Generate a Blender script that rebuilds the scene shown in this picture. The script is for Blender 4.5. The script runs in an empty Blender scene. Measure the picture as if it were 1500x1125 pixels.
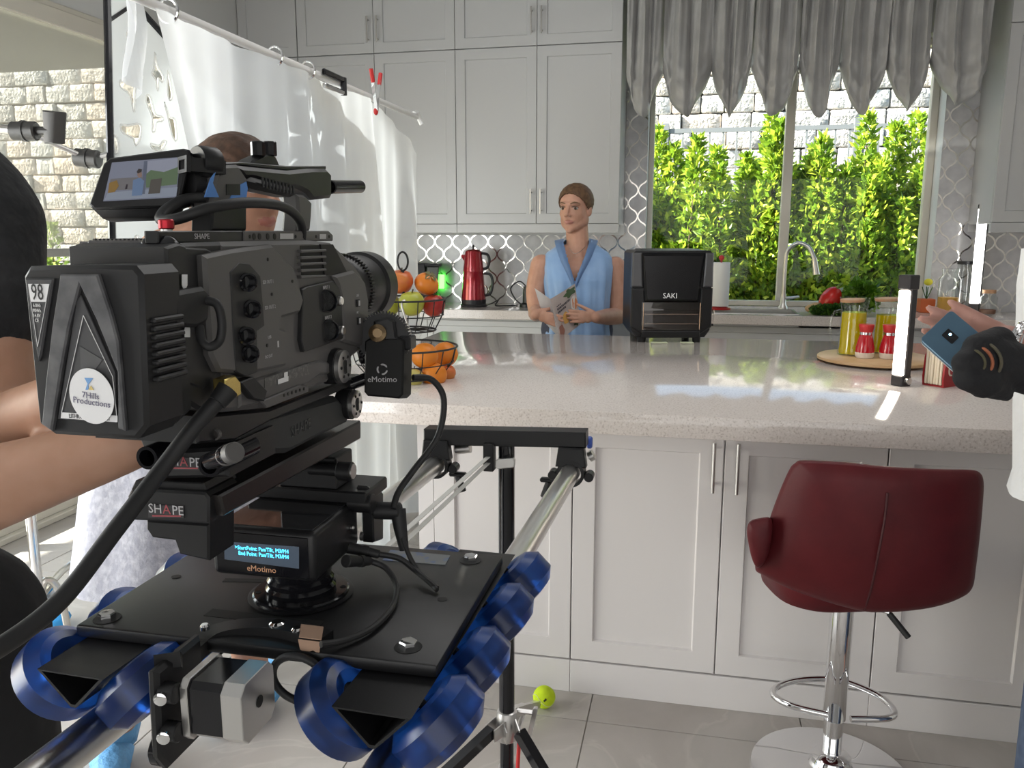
import bpy, bmesh, math, random
import numpy as np
from mathutils import Vector, Matrix, noise
random.seed(7)
SC = bpy.context.scene
COL = SC.collection
PI = math.pi
# ------------------------------------------------------------------ camera
FPX, YAW, PITCH, CAMH = 1209.2, math.radians(12.18), math.radians(10.2266), 1.40
cd = bpy.data.cameras.new('camera'); cam = bpy.data.objects.new('camera', cd); COL.objects.link(cam)
cam.location = (0, 0, CAMH); cam.rotation_euler = (PI/2 - PITCH, 0, YAW)
cd.sensor_width = 36.0; cd.lens = FPX*36/1500; cd.clip_start = .02; cd.clip_end = 200
SC.camera = cam
# ------------------------------------------------------------------ colour management
vs = SC.view_settings
vs.view_transform = 'Standard'; vs.look = 'None'; vs.gamma = 1.0; vs.use_curve_mapping = False
vs.exposure = 0.66
# ------------------------------------------------------------------ sky, sun, daylight
w = bpy.data.worlds.new('sky'); SC.world = w; w.use_nodes = True
wn = w.node_tree.nodes; wl = w.node_tree.links; wn.clear()
sky = wn.new('ShaderNodeTexSky'); sky.sky_type = 'NISHITA'; sky.sun_disc = False
sky.sun_elevation = math.radians(35); sky.sun_rotation = math.radians(-105); sky.air_density = 1.2; sky.dust_density = 1.5
wb = wn.new('ShaderNodeBackground'); wb.inputs[1].default_value = .30
wo = wn.new('ShaderNodeOutputWorld'); wl.new(sky.outputs[0], wb.inputs[0]); wl.new(wb.outputs[0], wo.inputs[0])
def lamp(name, kind, energy, loc, target=None, col=(1, 1, 1), **kw):
    d = bpy.data.lights.new(name, kind); d.energy = energy; d.color = col
    for k, v in kw.items(): setattr(d, k, v)
    o = bpy.data.objects.new(name, d); COL.objects.link(o); o.location = loc
    if target is not None:
        o.rotation_euler = (Vector(target) - Vector(loc)).to_track_quat('-Z', 'Y').to_euler()
    return o
lamp('sun', 'SUN', 16, (-30, -2, 22), (0, 8, 0), (1, .96, .88), angle=math.radians(.6))
# daylight of the tall glass doors in the left wall; the rear lamp is added fill, no window there
lamp('daylight_doors', 'AREA', 72, (-2.95, .75, 1.15), (0, 1.3, .7), (.94, .975, 1), shape='RECTANGLE', size=2.8, size_y=2.0)
lamp('rear_fill', 'AREA', 33, (.4, -2.6, 1.25), (-.1, 2.4, .35), (1, .985, .975), shape='RECTANGLE', size=4.5, size_y=2.1)
# unseen overhead lamp added to brighten the island top, no fitting modelled
lamp('overhead_fill', 'AREA', 14, (.1, 2.8, 3.07), (.1, 2.8, 0), (1, .985, .97), shape='RECTANGLE', size=2.2, size_y=1.0)
# film lamp on the patio, outside the frame, that shines through the cut-out panel on to the hanging sheet
lamp('film_lamp', 'SPOT', 1250, (-5.0, -.3, 2.05), (-1.74, 2.84, 1.60), (1, .99, .97), spot_size=math.radians(11.5), spot_blend=.35, shadow_soft_size=.03)
# ------------------------------------------------------------------ pixel rays (image taken as 1500 x 1125)
_cy, _sy, _cp, _sp = math.cos(YAW), math.sin(YAW), math.cos(PITCH), math.sin(PITCH)
_F = Vector((-_sy*_cp, _cy*_cp, -_sp)); _R = Vector((_cy, _sy, 0)); _U = _R.cross(_F); _C = Vector((0, 0, CAMH))
def ray(x, y): return _F + _R*((x-750)/FPX) - _U*((y-562.5)/FPX)
def PX(x, y, X): d = ray(x, y); return _C + d*(X/d.x)
def PY(x, y, Y): d = ray(x, y); return _C + d*(Y/d.y)
def PZ(x, y, Z): d = ray(x, y); return _C + d*((Z-CAMH)/d.z)
def PD(x, y, D): return _C + ray(x, y)*D
# ------------------------------------------------------------------ materials
def mat(name, col, rough=.5, metal=0, spec=.5, bump=None, var=None, coat=0, trans=0, ior=1.45, alpha=1, emit=None, estr=1, sheen=0, sss=0):
    m = bpy.data.materials.new(name); m.use_nodes = True
    nt = m.node_tree; b = nt.nodes['Principled BSDF']
    c = tuple(col)+(1,)
    b.inputs['Base Color'].default_value = c
    b.inputs['Roughness'].default_value = rough; b.inputs['Metallic'].default_value = metal
    b.inputs['Specular IOR Level'].default_value = spec; b.inputs['IOR'].default_value = ior
    b.inputs['Coat Weight'].default_value = coat; b.inputs['Transmission Weight'].default_value = trans
    b.inputs['Alpha'].default_value = alpha; b.inputs['Sheen Weight'].default_value = sheen
    if sss: b.inputs['Subsurface Weight'].default_value = sss; b.inputs['Subsurface Radius'].default_value = (.012, .005, .003); b.inputs['Subsurface Scale'].default_value = 1.0
    if emit: b.inputs['Emission Color'].default_value = tuple(emit)+(1,); b.inputs['Emission Strength'].default_value = estr
    if var or bump:
        tc = nt.nodes.new('ShaderNodeTexCoord')
    if var:   # (scale, second colour, low, high, detail)
        n = nt.nodes.new('ShaderNodeTexNoise'); n.inputs['Scale'].default_value = var[0]; n.inputs['Detail'].default_value = var[4] if len(var) > 4 else 4
        r = nt.nodes.new('ShaderNodeValToRGB'); r.color_ramp.elements[0].position = var[2]; r.color_ramp.elements[1].position = var[3]
        r.color_ramp.elements[0].color = c; r.color_ramp.elements[1].color = tuple(var[1])+(1,)
        nt.links.new(tc.outputs['Object'], n.inputs['Vector']); nt.links.new(n.outputs['Fac'], r.inputs[0]); nt.links.new(r.outputs[0], b.inputs['Base Color'])
    if bump:  # (scale, strength, distance)
        n2 = nt.nodes.new('ShaderNodeTexNoise'); n2.inputs['Scale'].default_value = bump[0]; n2.inputs['Detail'].default_value = 3
        bp = nt.nodes.new('ShaderNodeBump'); bp.inputs['Strength'].default_value = bump[1]; bp.inputs['Distance'].default_value = bump[2] if len(bump) > 2 else .002
        nt.links.new(tc.outputs['Object'], n2.inputs['Vector']); nt.links.new(n2.outputs['Fac'], bp.inputs['Height']); nt.links.new(bp.outputs[0], b.inputs['Normal'])
    return m
def pane_mat(name, tint=(1, 1, 1), refl=.012, rough=.0, haze=0, hazecol=(.8, .8, .8), fres=.8):
    """thin sheet: see-through, mirrors by angle, optional milky haze"""
    m = bpy.data.materials.new(name); m.use_nodes = True; nt = m.node_tree; nt.nodes.clear()
    o = nt.nodes.new('ShaderNodeOutputMaterial'); t = nt.nodes.new('ShaderNodeBsdfTransparent'); t.inputs[0].default_value = tuple(tint)+(1,)
    g = nt.nodes.new('ShaderNodeBsdfGlossy'); g.inputs['Roughness'].default_value = rough
    lw = nt.nodes.new('ShaderNodeLayerWeight'); lw.inputs[0].default_value = .5
    pw = nt.nodes.new('ShaderNodeMath'); pw.operation = 'POWER'; pw.inputs[1].default_value = 5; nt.links.new(lw.outputs['Facing'], pw.inputs[0])
    f = nt.nodes.new('ShaderNodeMath'); f.operation = 'MULTIPLY_ADD'; f.inputs[1].default_value = fres; f.inputs[2].default_value = refl; nt.links.new(pw.outputs[0], f.inputs[0])
    mx = nt.nodes.new('ShaderNodeMixShader'); nt.links.new(f.outputs[0], mx.inputs[0]); nt.links.new(t.outputs[0], mx.inputs[1]); nt.links.new(g.outputs[0], mx.inputs[2])
    last = mx
    if haze:
        d = nt.nodes.new('ShaderNodeBsdfDiffuse'); d.inputs[0].default_value = tuple(hazecol)+(1,)
        tl = nt.nodes.new('ShaderNodeBsdfTranslucent'); tl.inputs[0].default_value = tuple(hazecol)+(1,)
        a = nt.nodes.new('ShaderNodeMixShader'); a.inputs[0].default_value = .5; nt.links.new(d.outputs[0], a.inputs[1]); nt.links.new(tl.outputs[0], a.inputs[2])
        m2 = nt.nodes.new('ShaderNodeMixShader'); m2.inputs[0].default_value = haze; nt.links.new(mx.outputs[0], m2.inputs[1]); nt.links.new(a.outputs[0], m2.inputs[2]); last = m2
    nt.links.new(last.outputs[0], o.inputs[0]); return m
def cloth_mat(name, col, trl=.4, alpha=1.0, rough=.9):
    m = bpy.data.materials.new(name); m.use_nodes = True; nt = m.node_tree; nt.nodes.clear()
    o = nt.nodes.new('ShaderNodeOutputMaterial'); d = nt.nodes.new('ShaderNodeBsdfDiffuse'); d.inputs[0].default_value = tuple(col)+(1,)
    t = nt.nodes.new('ShaderNodeBsdfTranslucent'); t.inputs[0].default_value = tuple(col)+(1,)
    a = nt.nodes.new('ShaderNodeMixShader'); a.inputs[0].default_value = trl; nt.links.new(d.outputs[0], a.inputs[1]); nt.links.new(t.outputs[0], a.inputs[2])
    last = a
    if alpha < 1:
        tr = nt.nodes.new('ShaderNodeBsdfTransparent'); b = nt.nodes.new('ShaderNodeMixShader'); b.inputs[0].default_value = alpha
        nt.links.new(tr.outputs[0], b.inputs[1]); nt.links.new(a.outputs[0], b.inputs[2]); last = b
    nt.links.new(last.outputs[0], o.inputs[0]); return m
# ------------------------------------------------------------------ shapes
def nb(): return bmesh.new()
def box(bm, a, b, bev=0, seg=1, mi=0, X=None):
    x0, x1 = sorted((a[0], b[0])); y0, y1 = sorted((a[1], b[1])); z0, z1 = sorted((a[2], b[2]))
    r = bmesh.ops.create_cube(bm, size=1)['verts']
    for v in r: v.co = Vector((x0 + (v.co.x+.5)*(x1-x0), y0 + (v.co.y+.5)*(y1-y0), z0 + (v.co.z+.5)*(z1-z0)))
    vs = r
    if bev > 0:
        bev = min(bev, .49*min(x1-x0, y1-y0, z1-z0))
        es = list({e for v in r for e in v.link_edges})
        vs = bmesh.ops.bevel(bm, geom=es, offset=bev, segments=seg, affect='EDGES', profile=.5)['verts']
    if mi:
        for f in {f for v in vs for f in v.link_faces}: f.material_index = mi
    if X is not None: bmesh.ops.transform(bm, matrix=X, verts=list(set(vs)))
    return list(set(vs))
def prism(bm, poly, vec, bev=0, mi=0):
    """closed polygon (3-D points) pushed along vec"""
    vec = Vector(vec); p0 = [bm.verts.new(Vector(p)) for p in poly]; p1 = [bm.verts.new(Vector(p)+vec) for p in poly]
    n = len(poly); fs = [bm.faces.new(p0), bm.faces.new(list(reversed(p1)))]
    for i in range(n): fs.append(bm.faces.new((p0[(i+1) % n], p0[i], p1[i], p1[(i+1) % n])))
    bmesh.ops.recalc_face_normals(bm, faces=fs)
    for f in fs: f.material_index = mi
    vs = p0+p1
    if bev > 0:
        es = list({e for f in fs[:2] for e in f.edges})
        vs = bmesh.ops.bevel(bm, geom=es, offset=bev, segments=1, affect='EDGES', profile=.5)['verts']
    return vs
def frame_of(ax):
    ax = Vector(ax).normalized(); t = Vector((0, 0, 1)) if abs(ax.z) < .9 else Vector((1, 0, 0))
    u = ax.cross(t).normalized(); return ax, u, ax.cross(u).normalized()
def lathe(bm, prof, org, ax=(0, 0, 1), seg=24, mi=0, closed=False):
    """profile [(radius, height)] turned about ax"""
    a, u, v = frame_of(ax); org = Vector(org); rings = []
    for r, h in prof:
        if r < 1e-6: rings.append([bm.verts.new(org + a*h)])
        else: rings.append([bm.verts.new(org + a*h + (u*math.cos(2*PI*i/seg) + v*math.sin(2*PI*i/seg))*r) for i in range(seg)])
    fs = []
    pairs = list(zip(rings, rings[1:]))
    if closed: pairs.append((rings[-1], rings[0]))
    for A, B in pairs:
        for i in range(seg):
            j = (i+1) % seg
            if len(A) == 1 and len(B) == 1: continue
            if len(A) == 1: fs.append(bm.faces.new((A[0], B[i], B[j])))
            elif len(B) == 1: fs.append(bm.faces.new((A[i], B[0], A[j])))
            else: fs.append(bm.faces.new((A[i], B[i], B[j], A[j])))
    if not closed:
        if len(rings[0]) > 1: fs.append(bm.faces.new(rings[0]))
        if len(rings[-1]) > 1: fs.append(bm.faces.new(list(reversed(rings[-1]))))
    bmesh.ops.recalc_face_normals(bm, faces=fs)
    for f in fs: f.material_index = mi
    return [v for r in rings for v in r]
def cyl(bm, a, b, r, r2=None, seg=20, bev=0, mi=0):
    a, b = Vector(a), Vector(b); h = (b-a).length; r2 = r if r2 is None else r2
    pr = [(r-bev, 0), (r, bev), (r2, h-bev), (r2-bev, h)] if bev else [(r, 0), (r2, h)]
    return lathe(bm, pr, a, b-a, seg, mi)
def smooth_path(pts, n=6, closed=False):
    """Catmull-Rom through the points"""
    P = [Vector(p) for p in pts]; out = []; m = len(P)
    rng = range(m) if closed else range(m-1)
    for i in rng:
        if closed: p0, p1, p2, p3 = P[i-1], P[i], P[(i+1) % m], P[(i+2) % m]
        else: p0, p1, p2, p3 = P[max(i-1, 0)], P[i], P[i+1], P[min(i+2, m-1)]
        for k in range(n):
            t = k/n; out.append(.5*((2*p1) + (-p0+p2)*t + (2*p0-5*p1+4*p2-p3)*t*t + (-p0+3*p1-3*p2+p3)*t**3))
    if not closed: out.append(P[-1])
    return out
def tube(bm, pts, r, seg=10, closed=False, mi=0, flat=1.0):
    P = [Vector(p) for p in pts]; n = len(P); rr = r if isinstance(r, (list, tuple)) else [r]*n
    T = []
    for i in range(n):
        if closed: T.append((P[(i+1) % n]-P[i-1]).normalized())
        else: T.append((P[min(i+1, n-1)]-P[max(i-1, 0)]).normalized())
    _, u, _v = frame_of(T[0]); rings = []
    for i in range(n):
        u = (u - T[i]*u.dot(T[i])).normalized(); v = T[i].cross(u)
        rings.append([bm.verts.new(P[i] + (u*math.cos(2*PI*k/seg) + v*math.sin(2*PI*k/seg)*flat)*rr[i]) for k in range(seg)])
    fs = []
    for i in range(n if closed else n-1):
        A, B = rings[i], rings[(i+1) % n]
        for k in range(seg): fs.append(bm.faces.new((A[k], A[(k+1) % seg], B[(k+1) % seg], B[k])))
    if not closed: fs += [bm.faces.new(list(reversed(rings[0]))), bm.faces.new(rings[-1])]
    bmesh.ops.recalc_face_normals(bm, faces=fs)
    for f in fs: f.material_index = mi
    return [v for q in rings for v in q]
def ell(bm, c, r, seg=20, rings=12, rot=None, mi=0):
    r = (r, r, r) if isinstance(r, (int, float)) else r
    vs = bmesh.ops.create_uvsphere(bm, u_segments=seg, v_segments=rings, radius=1)['verts']
    X = Matrix.Translation(Vector(c)) @ (rot.to_4x4() if rot is not None else Matrix.Identity(4)) @ Matrix.Diagonal((r[0], r[1], r[2], 1))
    bmesh.ops.transform(bm, matrix=X, verts=vs)
    if mi:
        for f in {f for v in vs for f in v.link_faces}: f.material_index = mi
    return vs
def sheet(bm, fn, nu, nv, mi=0):
    """grid of points fn(u, v), u and v in 0..1"""
    g = [[bm.verts.new(Vector(fn(i/nu, j/nv))) for i in range(nu+1)] for j in range(nv+1)]
    for j in range(nv):
        for i in range(nu):
            f = bm.faces.new((g[j][i], g[j][i+1], g[j+1][i+1], g[j+1][i])); f.material_index = mi
    return g
def ringloft(bm, rings, cap0=True, cap1=True, mi=0):
    R = [[bm.verts.new(Vector(p)) for p in r] for r in rings]; n = len(R[0]); fs = []
    for A, B in zip(R, R[1:]):
        for k in range(n): fs.append(bm.faces.new((A[k], A[(k+1) % n], B[(k+1) % n], B[k])))
    if cap0: fs.append(bm.faces.new(list(reversed(R[0]))))
    if cap1: fs.append(bm.faces.new(R[-1]))
    bmesh.ops.recalc_face_normals(bm, faces=fs)
    for f in fs: f.material_index = mi
    return R
# ------------------------------------------------------------------ objects
def to_mesh(name, bm, mats, smooth=35):
    me = bpy.data.meshes.new(name); bm.to_mesh(me); bm.free()
    for m in (mats if isinstance(mats, (list, tuple)) else [mats]): me.materials.append(m)
    if smooth:
        me.polygons.foreach_set('use_smooth', [True]*len(me.polygons)); me.set_sharp_from_angle(angle=math.radians(smooth))
    me.update(); return me
def link(name, me, parent=None):
    o = bpy.data.objects.new(name, me); COL.objects.link(o)
    if parent is not None:
        o.parent = parent; o.matrix_parent_inverse = root_mat(parent).inverted()
    return o
def root_mat(p):
    m = Matrix.LocRotScale(p.location, p.rotation_euler, p.scale)
    return (root_mat(p.parent) @ p.matrix_parent_inverse @ m) if p.parent else m
def obj(name, bm, mats, parent=None, smooth=35, label=None):
    """one mesh object; shapes are given in world space"""
    o = link(name, to_mesh(name, bm, mats, smooth), parent)
    if label: o['label'] = label
    return o
def tag(o, label, cat, group=None):
    o['label'] = label; o['category'] = cat
    if group: o['group'] = group
    return o
def thing(name, label, cat, loc, group=None):
    o = bpy.data.objects.new(name, None); COL.objects.link(o); o.location = Vector(loc); o.empty_display_size = .05
    return tag(o, label, cat, group)
def struct(o): o['kind'] = 'structure'; return o
def copy_tree(o, off, parent=None, label=None):
    c = o.copy(); COL.objects.link(c)
    if parent is None: c.location = Vector(o.location) + Vector(off)
    else: c.parent = parent
    if label: c['label'] = label
    for ch in [x for x in list(SC.objects) if x.parent is o]: copy_tree(ch, off, c)
    return c
TMP = bpy.data.scenes.new('bench')      # empty bench scene: modifiers and lettering are turned into meshes there
def bench_mesh(o):
    TMP.collection.objects.link(o); vl = TMP.view_layers[0]; vl.update()
    me = bpy.data.meshes.new_from_object(o.evaluated_get(vl.depsgraph)); bpy.data.objects.remove(o); return me
def text(name, s, size, m, O, ux, uy, parent=None, ext=.0002, align='CENTER', sx=1.0, label=None):
    """lettering with its middle at O, ux along the line, uy up"""
    cu = bpy.data.curves.new(name, 'FONT'); cu.body = s; cu.size = size; cu.extrude = ext; cu.align_x = align; cu.align_y = 'CENTER'; cu.resolution_u = 2
    me = bench_mesh(bpy.data.objects.new(name, cu))
    ux = Vector(ux).normalized(); uy = Vector(uy); uy = (uy - ux*uy.dot(ux)).normalized(); uz = ux.cross(uy)
    X = Matrix((ux*sx, uy, uz)).transposed().to_4x4(); X.translation = Vector(O)
    me.transform(X); me.materials.clear(); me.materials.append(m)
    return (lambda o: (o.__setitem__('label', label) if label else None, o)[1])(link(name, me, parent))
# ================================================================== materials of the room
M = {}
M['white_lac'] = mat('white_lacquer', (.50, .499, .496), .28, bump=(9, .05))
M['island_lac'] = mat('island_lacquer', (.66, .63, .62), .35)
M['wall'] = mat('wall_paint', (.66, .66, .65), .6)
M['frame'] = mat('vinyl_frame', (.66, .62, .54), .4)
M['ceiling'] = mat('ceiling_paint', (.41, .41, .41), .8)
M['steel'] = mat('brushed_steel', (.62, .60, .57), .28, 1)
M['chrome'] = mat('chrome', (.82, .82, .83), .06, 1)
M['black'] = mat('black_plastic', (.018, .018, .02), .42)
M['blackmet'] = mat('black_anodised', (.012, .012, .013), .33, .0, .6, bump=(400, .08, .0006))
M['gloss_black'] = mat('gloss_black', (.008, .008, .01), .12)
M['rubber'] = mat('black_rubber', (.012, .012, .013), .55)
M['grout'] = mat('grout', (.42, .40, .37), .9)
def quartz():
    m = mat('quartz', (.72, .675, .635), .085, spec=.6)
    nt = m.node_tree; b = nt.nodes['Principled BSDF']; tc = nt.nodes.new('ShaderNodeTexCoord')
    v = nt.nodes.new('ShaderNodeTexNoise'); v.inputs['Scale'].default_value = 190; v.inputs['Detail'].default_value = 2
    r = nt.nodes.new('ShaderNodeValToRGB'); e = r.color_ramp.elements
    e[0].position = .30; e[0].color = (.47, .41, .375, 1); e[1].position = .43; e[1].color = (.63, .575, .54, 1)
    x = e.new(.62); x.color = (.66, .60, .565, 1); x = e.new(.72); x.color = (.72, .675, .645, 1)
    nt.links.new(tc.outputs['Object'], v.inputs['Vector']); nt.links.new(v.outputs['Fac'], r.inputs[0]); nt.links.new(r.outputs[0], b.inputs['Base Color']); return m
M['quartz'] = quartz()
def stone_tile():
    m = mat('stone_tile', (.4, .37, .34), .3)
    nt = m.node_tree; b = nt.nodes['Principled BSDF']; tc = nt.nodes.new('ShaderNodeNewGeometry')
    n = nt.nodes.new('ShaderNodeTexNoise'); n.inputs['Scale'].default_value = 2.2; n.inputs['Detail'].default_value = 8; n.inputs['Distortion'].default_value = 1.2
    r = nt.nodes.new('ShaderNodeValToRGB'); e = r.color_ramp.elements
    e[0].position = .3; e[0].color = (.36, .325, .295, 1); e[1].position = .7; e[1].color = (.50, .46, .43, 1); x = e.new(.505); x.color = (.42, .385, .355, 1); x = e.new(.52); x.color = (.47, .435, .40, 1); x = e.new(.54); x.color = (.42, .39, .36, 1)
    nt.links.new(tc.outputs['Position'], n.inputs['Vector']); nt.links.new(n.outputs['Fac'], r.inputs[0]); nt.links.new(r.outputs[0], b.inputs['Base Color']); return m
M['stone_tile'] = stone_tile()
M['splash'] = mat('backsplash_glass', (.50, .49, .50), .16, spec=.6, var=(14, (.62, .61, .61), .35, .7))
M['splash_rim'] = mat('mirror_strip', (.78, .74, .68), .10, 1)
M['glass'] = pane_mat('window_glass', (.97, .99, .97))
# ================================================================== shell
YW = 5.78
bm = nb(); box(bm, (-3.05, -3.2, -.06), (3.2, 6.0, -.006)); FLOOR = struct(obj('floor', bm, M['grout']))
bm = nb(); box(bm, (-.305+.0015, -.305+.0015, -.006), (.305-.0015, .305-.0015, 0), .001); tme = to_mesh('tile', bm, M['stone_tile'], 0)
for i in range(-5, 4):
    for j in range(-3, 6):
        o = link('tile', tme, FLOOR); o.location = (-.25+.305+i*.61, 2.2+.305+j*.61, 0)
bm = nb(); box(bm, (-3.2, -3.2, 3.1), (3.2, 6.1, 3.2)); struct(obj('ceiling', bm, M['ceiling']))
WX0, WX1, WZ0, WZ1 = -.318, 1.50, .92, 2.62
bm = nb()
box(bm, (-3.2, YW, 0), (WX0, 6.02, 3.1)); box(bm, (WX1, YW, 0), (3.2, 6.02, 3.1)); box(bm, (WX0, YW, 0), (WX1, 6.02, WZ0-.06)); box(bm, (WX0, YW, WZ1), (WX1, 6.02, 3.1))
WB = struct(obj('wall_back', bm, M['wall']))
bm = nb(); box(bm, (3.05, -3.2, 0), (3.2, 5.78, 3.1)); struct(obj('wall_right', bm, M['wall']))
bm = nb(); box(bm, (-3.2, -3.35, 0), (3.2, -3.2, 3.1)); struct(obj('wall_front', bm, M['wall']))
# left wall with the wide glass-door opening
bm = nb(); box(bm, (-3.2, -3.2, 2.49), (-3.05, YW, 3.1)); box(bm, (-3.2, 4.75, 0), (-3.05, YW, 2.49)); box(bm, (-3.2, -3.2, 0), (-3.05, -.6, 2.49)); WL = struct(obj('wall_left', bm, M['wall']))
bm = nb(); box(bm, (-3.10, -.6, 2.39), (-3.02, 4.75, 2.47), .004); box(bm, (-3.07, -.6, 2.47), (-3.035, 4.75, 2.50), .004); struct(obj('trim_1', bm, M['frame']))
# sliding glass door
D1 = struct(thing('door_1', 'wide sliding glass door in pale frame along the left wall', 'door', (-3.12, 2.1, 0)))
bm = nb(); box(bm, (-3.18, -.6, 0), (-3.03, 4.75, .03), .004); box(bm, (-3.10, -.6, .03), (-3.06, 4.75, .125), .004); obj('door_track', bm, M['frame'], D1)
for y in (1.15, 2.95, 4.7):
    bm = nb(); box(bm, (-3.12, y-.04, .03), (-3.06, y+.04, 2.39), .004); obj('door_stile', bm, M['frame'], D1)
for a, b in ((-.6, 1.11), (1.19, 2.91), (2.99, 4.66)):
    bm = nb(); box(bm, (-3.094, a, .125), (-3.088, b, 2.39)); obj('pane', bm, M['glass'], D1, 0)
# roller screen half-way down the glass
M['screen'] = pane_mat('screen_fabric', (.55, .55, .53), haze=.32, hazecol=(.55, .54, .50), fres=.05, refl=.0)
T = thing('roller_blind', 'sheer roller blind lowered half-way over the sliding glass door', 'blind', (-3.03, 3.8, 1.30))
bm = nb(); sheet(bm, lambda u, v: (-3.035, 2.99+1.68*u, 2.39-1.06*v), 2, 2); obj('blind_fabric', bm, M['screen'], T, 0)
bm = nb(); box(bm, (-3.045, 2.99, 1.295), (-3.025, 4.67, 1.335), .004); obj('hem_bar', bm, mat('hem_bar', (.35, .34, .31), .5), T)
# ================================================================== kitchen window
W1 = struct(thing('window_1', 'two-pane kitchen window in pale vinyl frame above the sink', 'window', (.58, 5.97, .92)))
fr = M['frame']; YG = 5.95
for nm, a, b in (('jamb', (WX0, 5.93, .92), (WX0+.035, 6.0, 2.62)), ('jamb', (WX1-.045, 5.93, .92), (WX1, 6.0, 2.62)), ('frame_rail', (WX0, 5.93, .92), (WX1, 6.0, .955)), ('frame_rail', (WX0, 5.93, 2.58), (WX1, 6.0, 2.62)), ('mullion', (.573, 5.925, .955), (.632, 6.0, 2.58))):
    bm = nb(); box(bm, a, b, .004); obj(nm, bm, fr, W1)
for a, b in ((WX0+.035, .573), (.632, WX1-.045)):
    bm = nb(); box(bm, (a, 5.96, .955), (b, 5.966, 2.58)); obj('pane', bm, M['glass'], W1, 0)
# ================================================================== lantern-shaped backsplash tiles
TW, TH = .131, .173
def ogee(n=10):
    s = lambda y: .5 + .5*math.copysign(abs(math.cos(2*PI*y/TH))**.75, math.cos(2*PI*y/TH))
    R = [(TW/2*s(TH/2*(k/n*2-1)/1), TH/2*(k/n*2-1)) for k in range(n+1)]
    return R
def lantern(bm, cx, cz, tilt=(0, 0)):
    R = ogee(14); pts = [(x, z) for x, z in R] + [(-x, z) for x, z in reversed(R[1:-1])]
    def ring(k, d): return [bm.verts.new((cx + x*k, YW-d + (x*tilt[0]+z*tilt[1]), cz + z*k)) for x, z in pts]
    a, b, c, d = ring(.985, 0), ring(.985, .006), ring(.925, .006), ring(.91, .0035)
    n = len(pts)
    for A, B, mi in ((a, b, 1), (b, c, 1), (c, d, 0)):
        for i in range(n): f = bm.faces.new((A[i], A[(i+1) % n], B[(i+1) % n], B[i])); f.material_index = mi
    f = bm.faces.new(d); f.material_index = 0
    bmesh.ops.recalc_face_normals(bm, faces=bm.faces)
zones = [(-2.05, WX0, .92, 1.40), (-.462, WX0, 1.40, 2.62), (WX1, 1.69, 1.42, 2.62), (WX1, 2.3, .92, 1.42)]
variants = []
for k in range(8):
    bm = nb(); lantern(bm, 0, 0, (random.uniform(-.02, .02), random.uniform(-.02, .02))); variants.append(to_mesh('backsplash_tile', bm, [M['splash'], M['splash_rim']], 0))
for zi, (x0, x1, z0, z1) in enumerate(zones):
    for row in range(0, 30):
        for i in range(-18, 22):
            cx = .02 + i*TW + (TW/2 if row % 2 else 0); cz = .92 + row*TH/2
            lo = (cx-TW/2 >= x0-1e-4, cx+TW/2 <= x1+1e-4, cz-TH/2 >= z0-1e-4, cz+TH/2 <= z1+1e-4)
            if cx+TW/2 < x0+.004 or cx-TW/2 > x1-.004 or cz+TH/2 < z0+.004 or cz-TH/2 > z1-.004: continue
            if all(lo): o = link('backsplash_tile', random.choice(variants), WB); o.location = (cx, 0, cz)
            else:
                bm = nb(); lantern(bm, cx, cz)
                for p, nrm, ok in (((x0, 0, 0), (1, 0, 0), lo[0]), ((x1, 0, 0), (-1, 0, 0), lo[1]), ((0, 0, z0), (0, 0, 1), lo[2]), ((0, 0, z1), (0, 0, -1), lo[3])):
                    if not ok: bmesh.ops.bisect_plane(bm, geom=bm.verts[:]+bm.edges[:]+bm.faces[:], plane_co=p, plane_no=nrm, clear_inner=True)
                if len(bm.faces) > 2: obj('backsplash_tile', bm, [M['splash'], M['splash_rim']], WB, 0)
                else: bm.free()
# ================================================================== cabinets
def shaker(bm, x0, x1, z0, z1, yf, th=.02, st=.062, rec=.009):
    """door seen from -Y: flat frame and recessed panel"""
    y = yf
    def rect(a, b, c, d, yy): return [bm.verts.new(p) for p in ((a, yy, c), (b, yy, c), (b, yy, d), (a, yy, d))]
    R = [rect(x0, x1, z0, z1, y+th), rect(x0, x1, z0, z1, y+.0015), rect(x0+.0015, x1-.0015, z0+.0015, z1-.0015, y), rect(x0+st, x1-st, z0+st, z1-st, y), rect(x0+st+.004, x1-st-.004, z0+st+.004, z1-st-.004, y+rec)]
    for A, B in zip(R, R[1:]):
        for i in range(4): bm.faces.new((A[i], A[(i+1) % 4], B[(i+1) % 4], B[i]))
    bm.faces.new(R[-1]); bm.faces.new(list(reversed(R[0])))
    bmesh.ops.recalc_face_normals(bm, faces=bm.faces)
def bar_handle(parent, x, y, z0, z1):
    bm = nb(); cyl(bm, (x, y-.032, z0), (x, y-.032, z1), .0055, seg=12)
    for z in (z0+.02, z1-.02): cyl(bm, (x, y-.032, z), (x, y+.001, z), .0045, seg=10)
    obj('handle', bm, M['steel'], parent)
def door(parent, x0, x1, z0, z1, yf, m, handle=None, name='door', **k):
    bm = nb(); shaker(bm, x0+.0018, x1-.0018, z0, z1, yf, **k); d = obj(name, bm, m, parent, 0)
    if handle: bar_handle(d, handle[0], yf, handle[1], handle[2])
    return d
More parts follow.
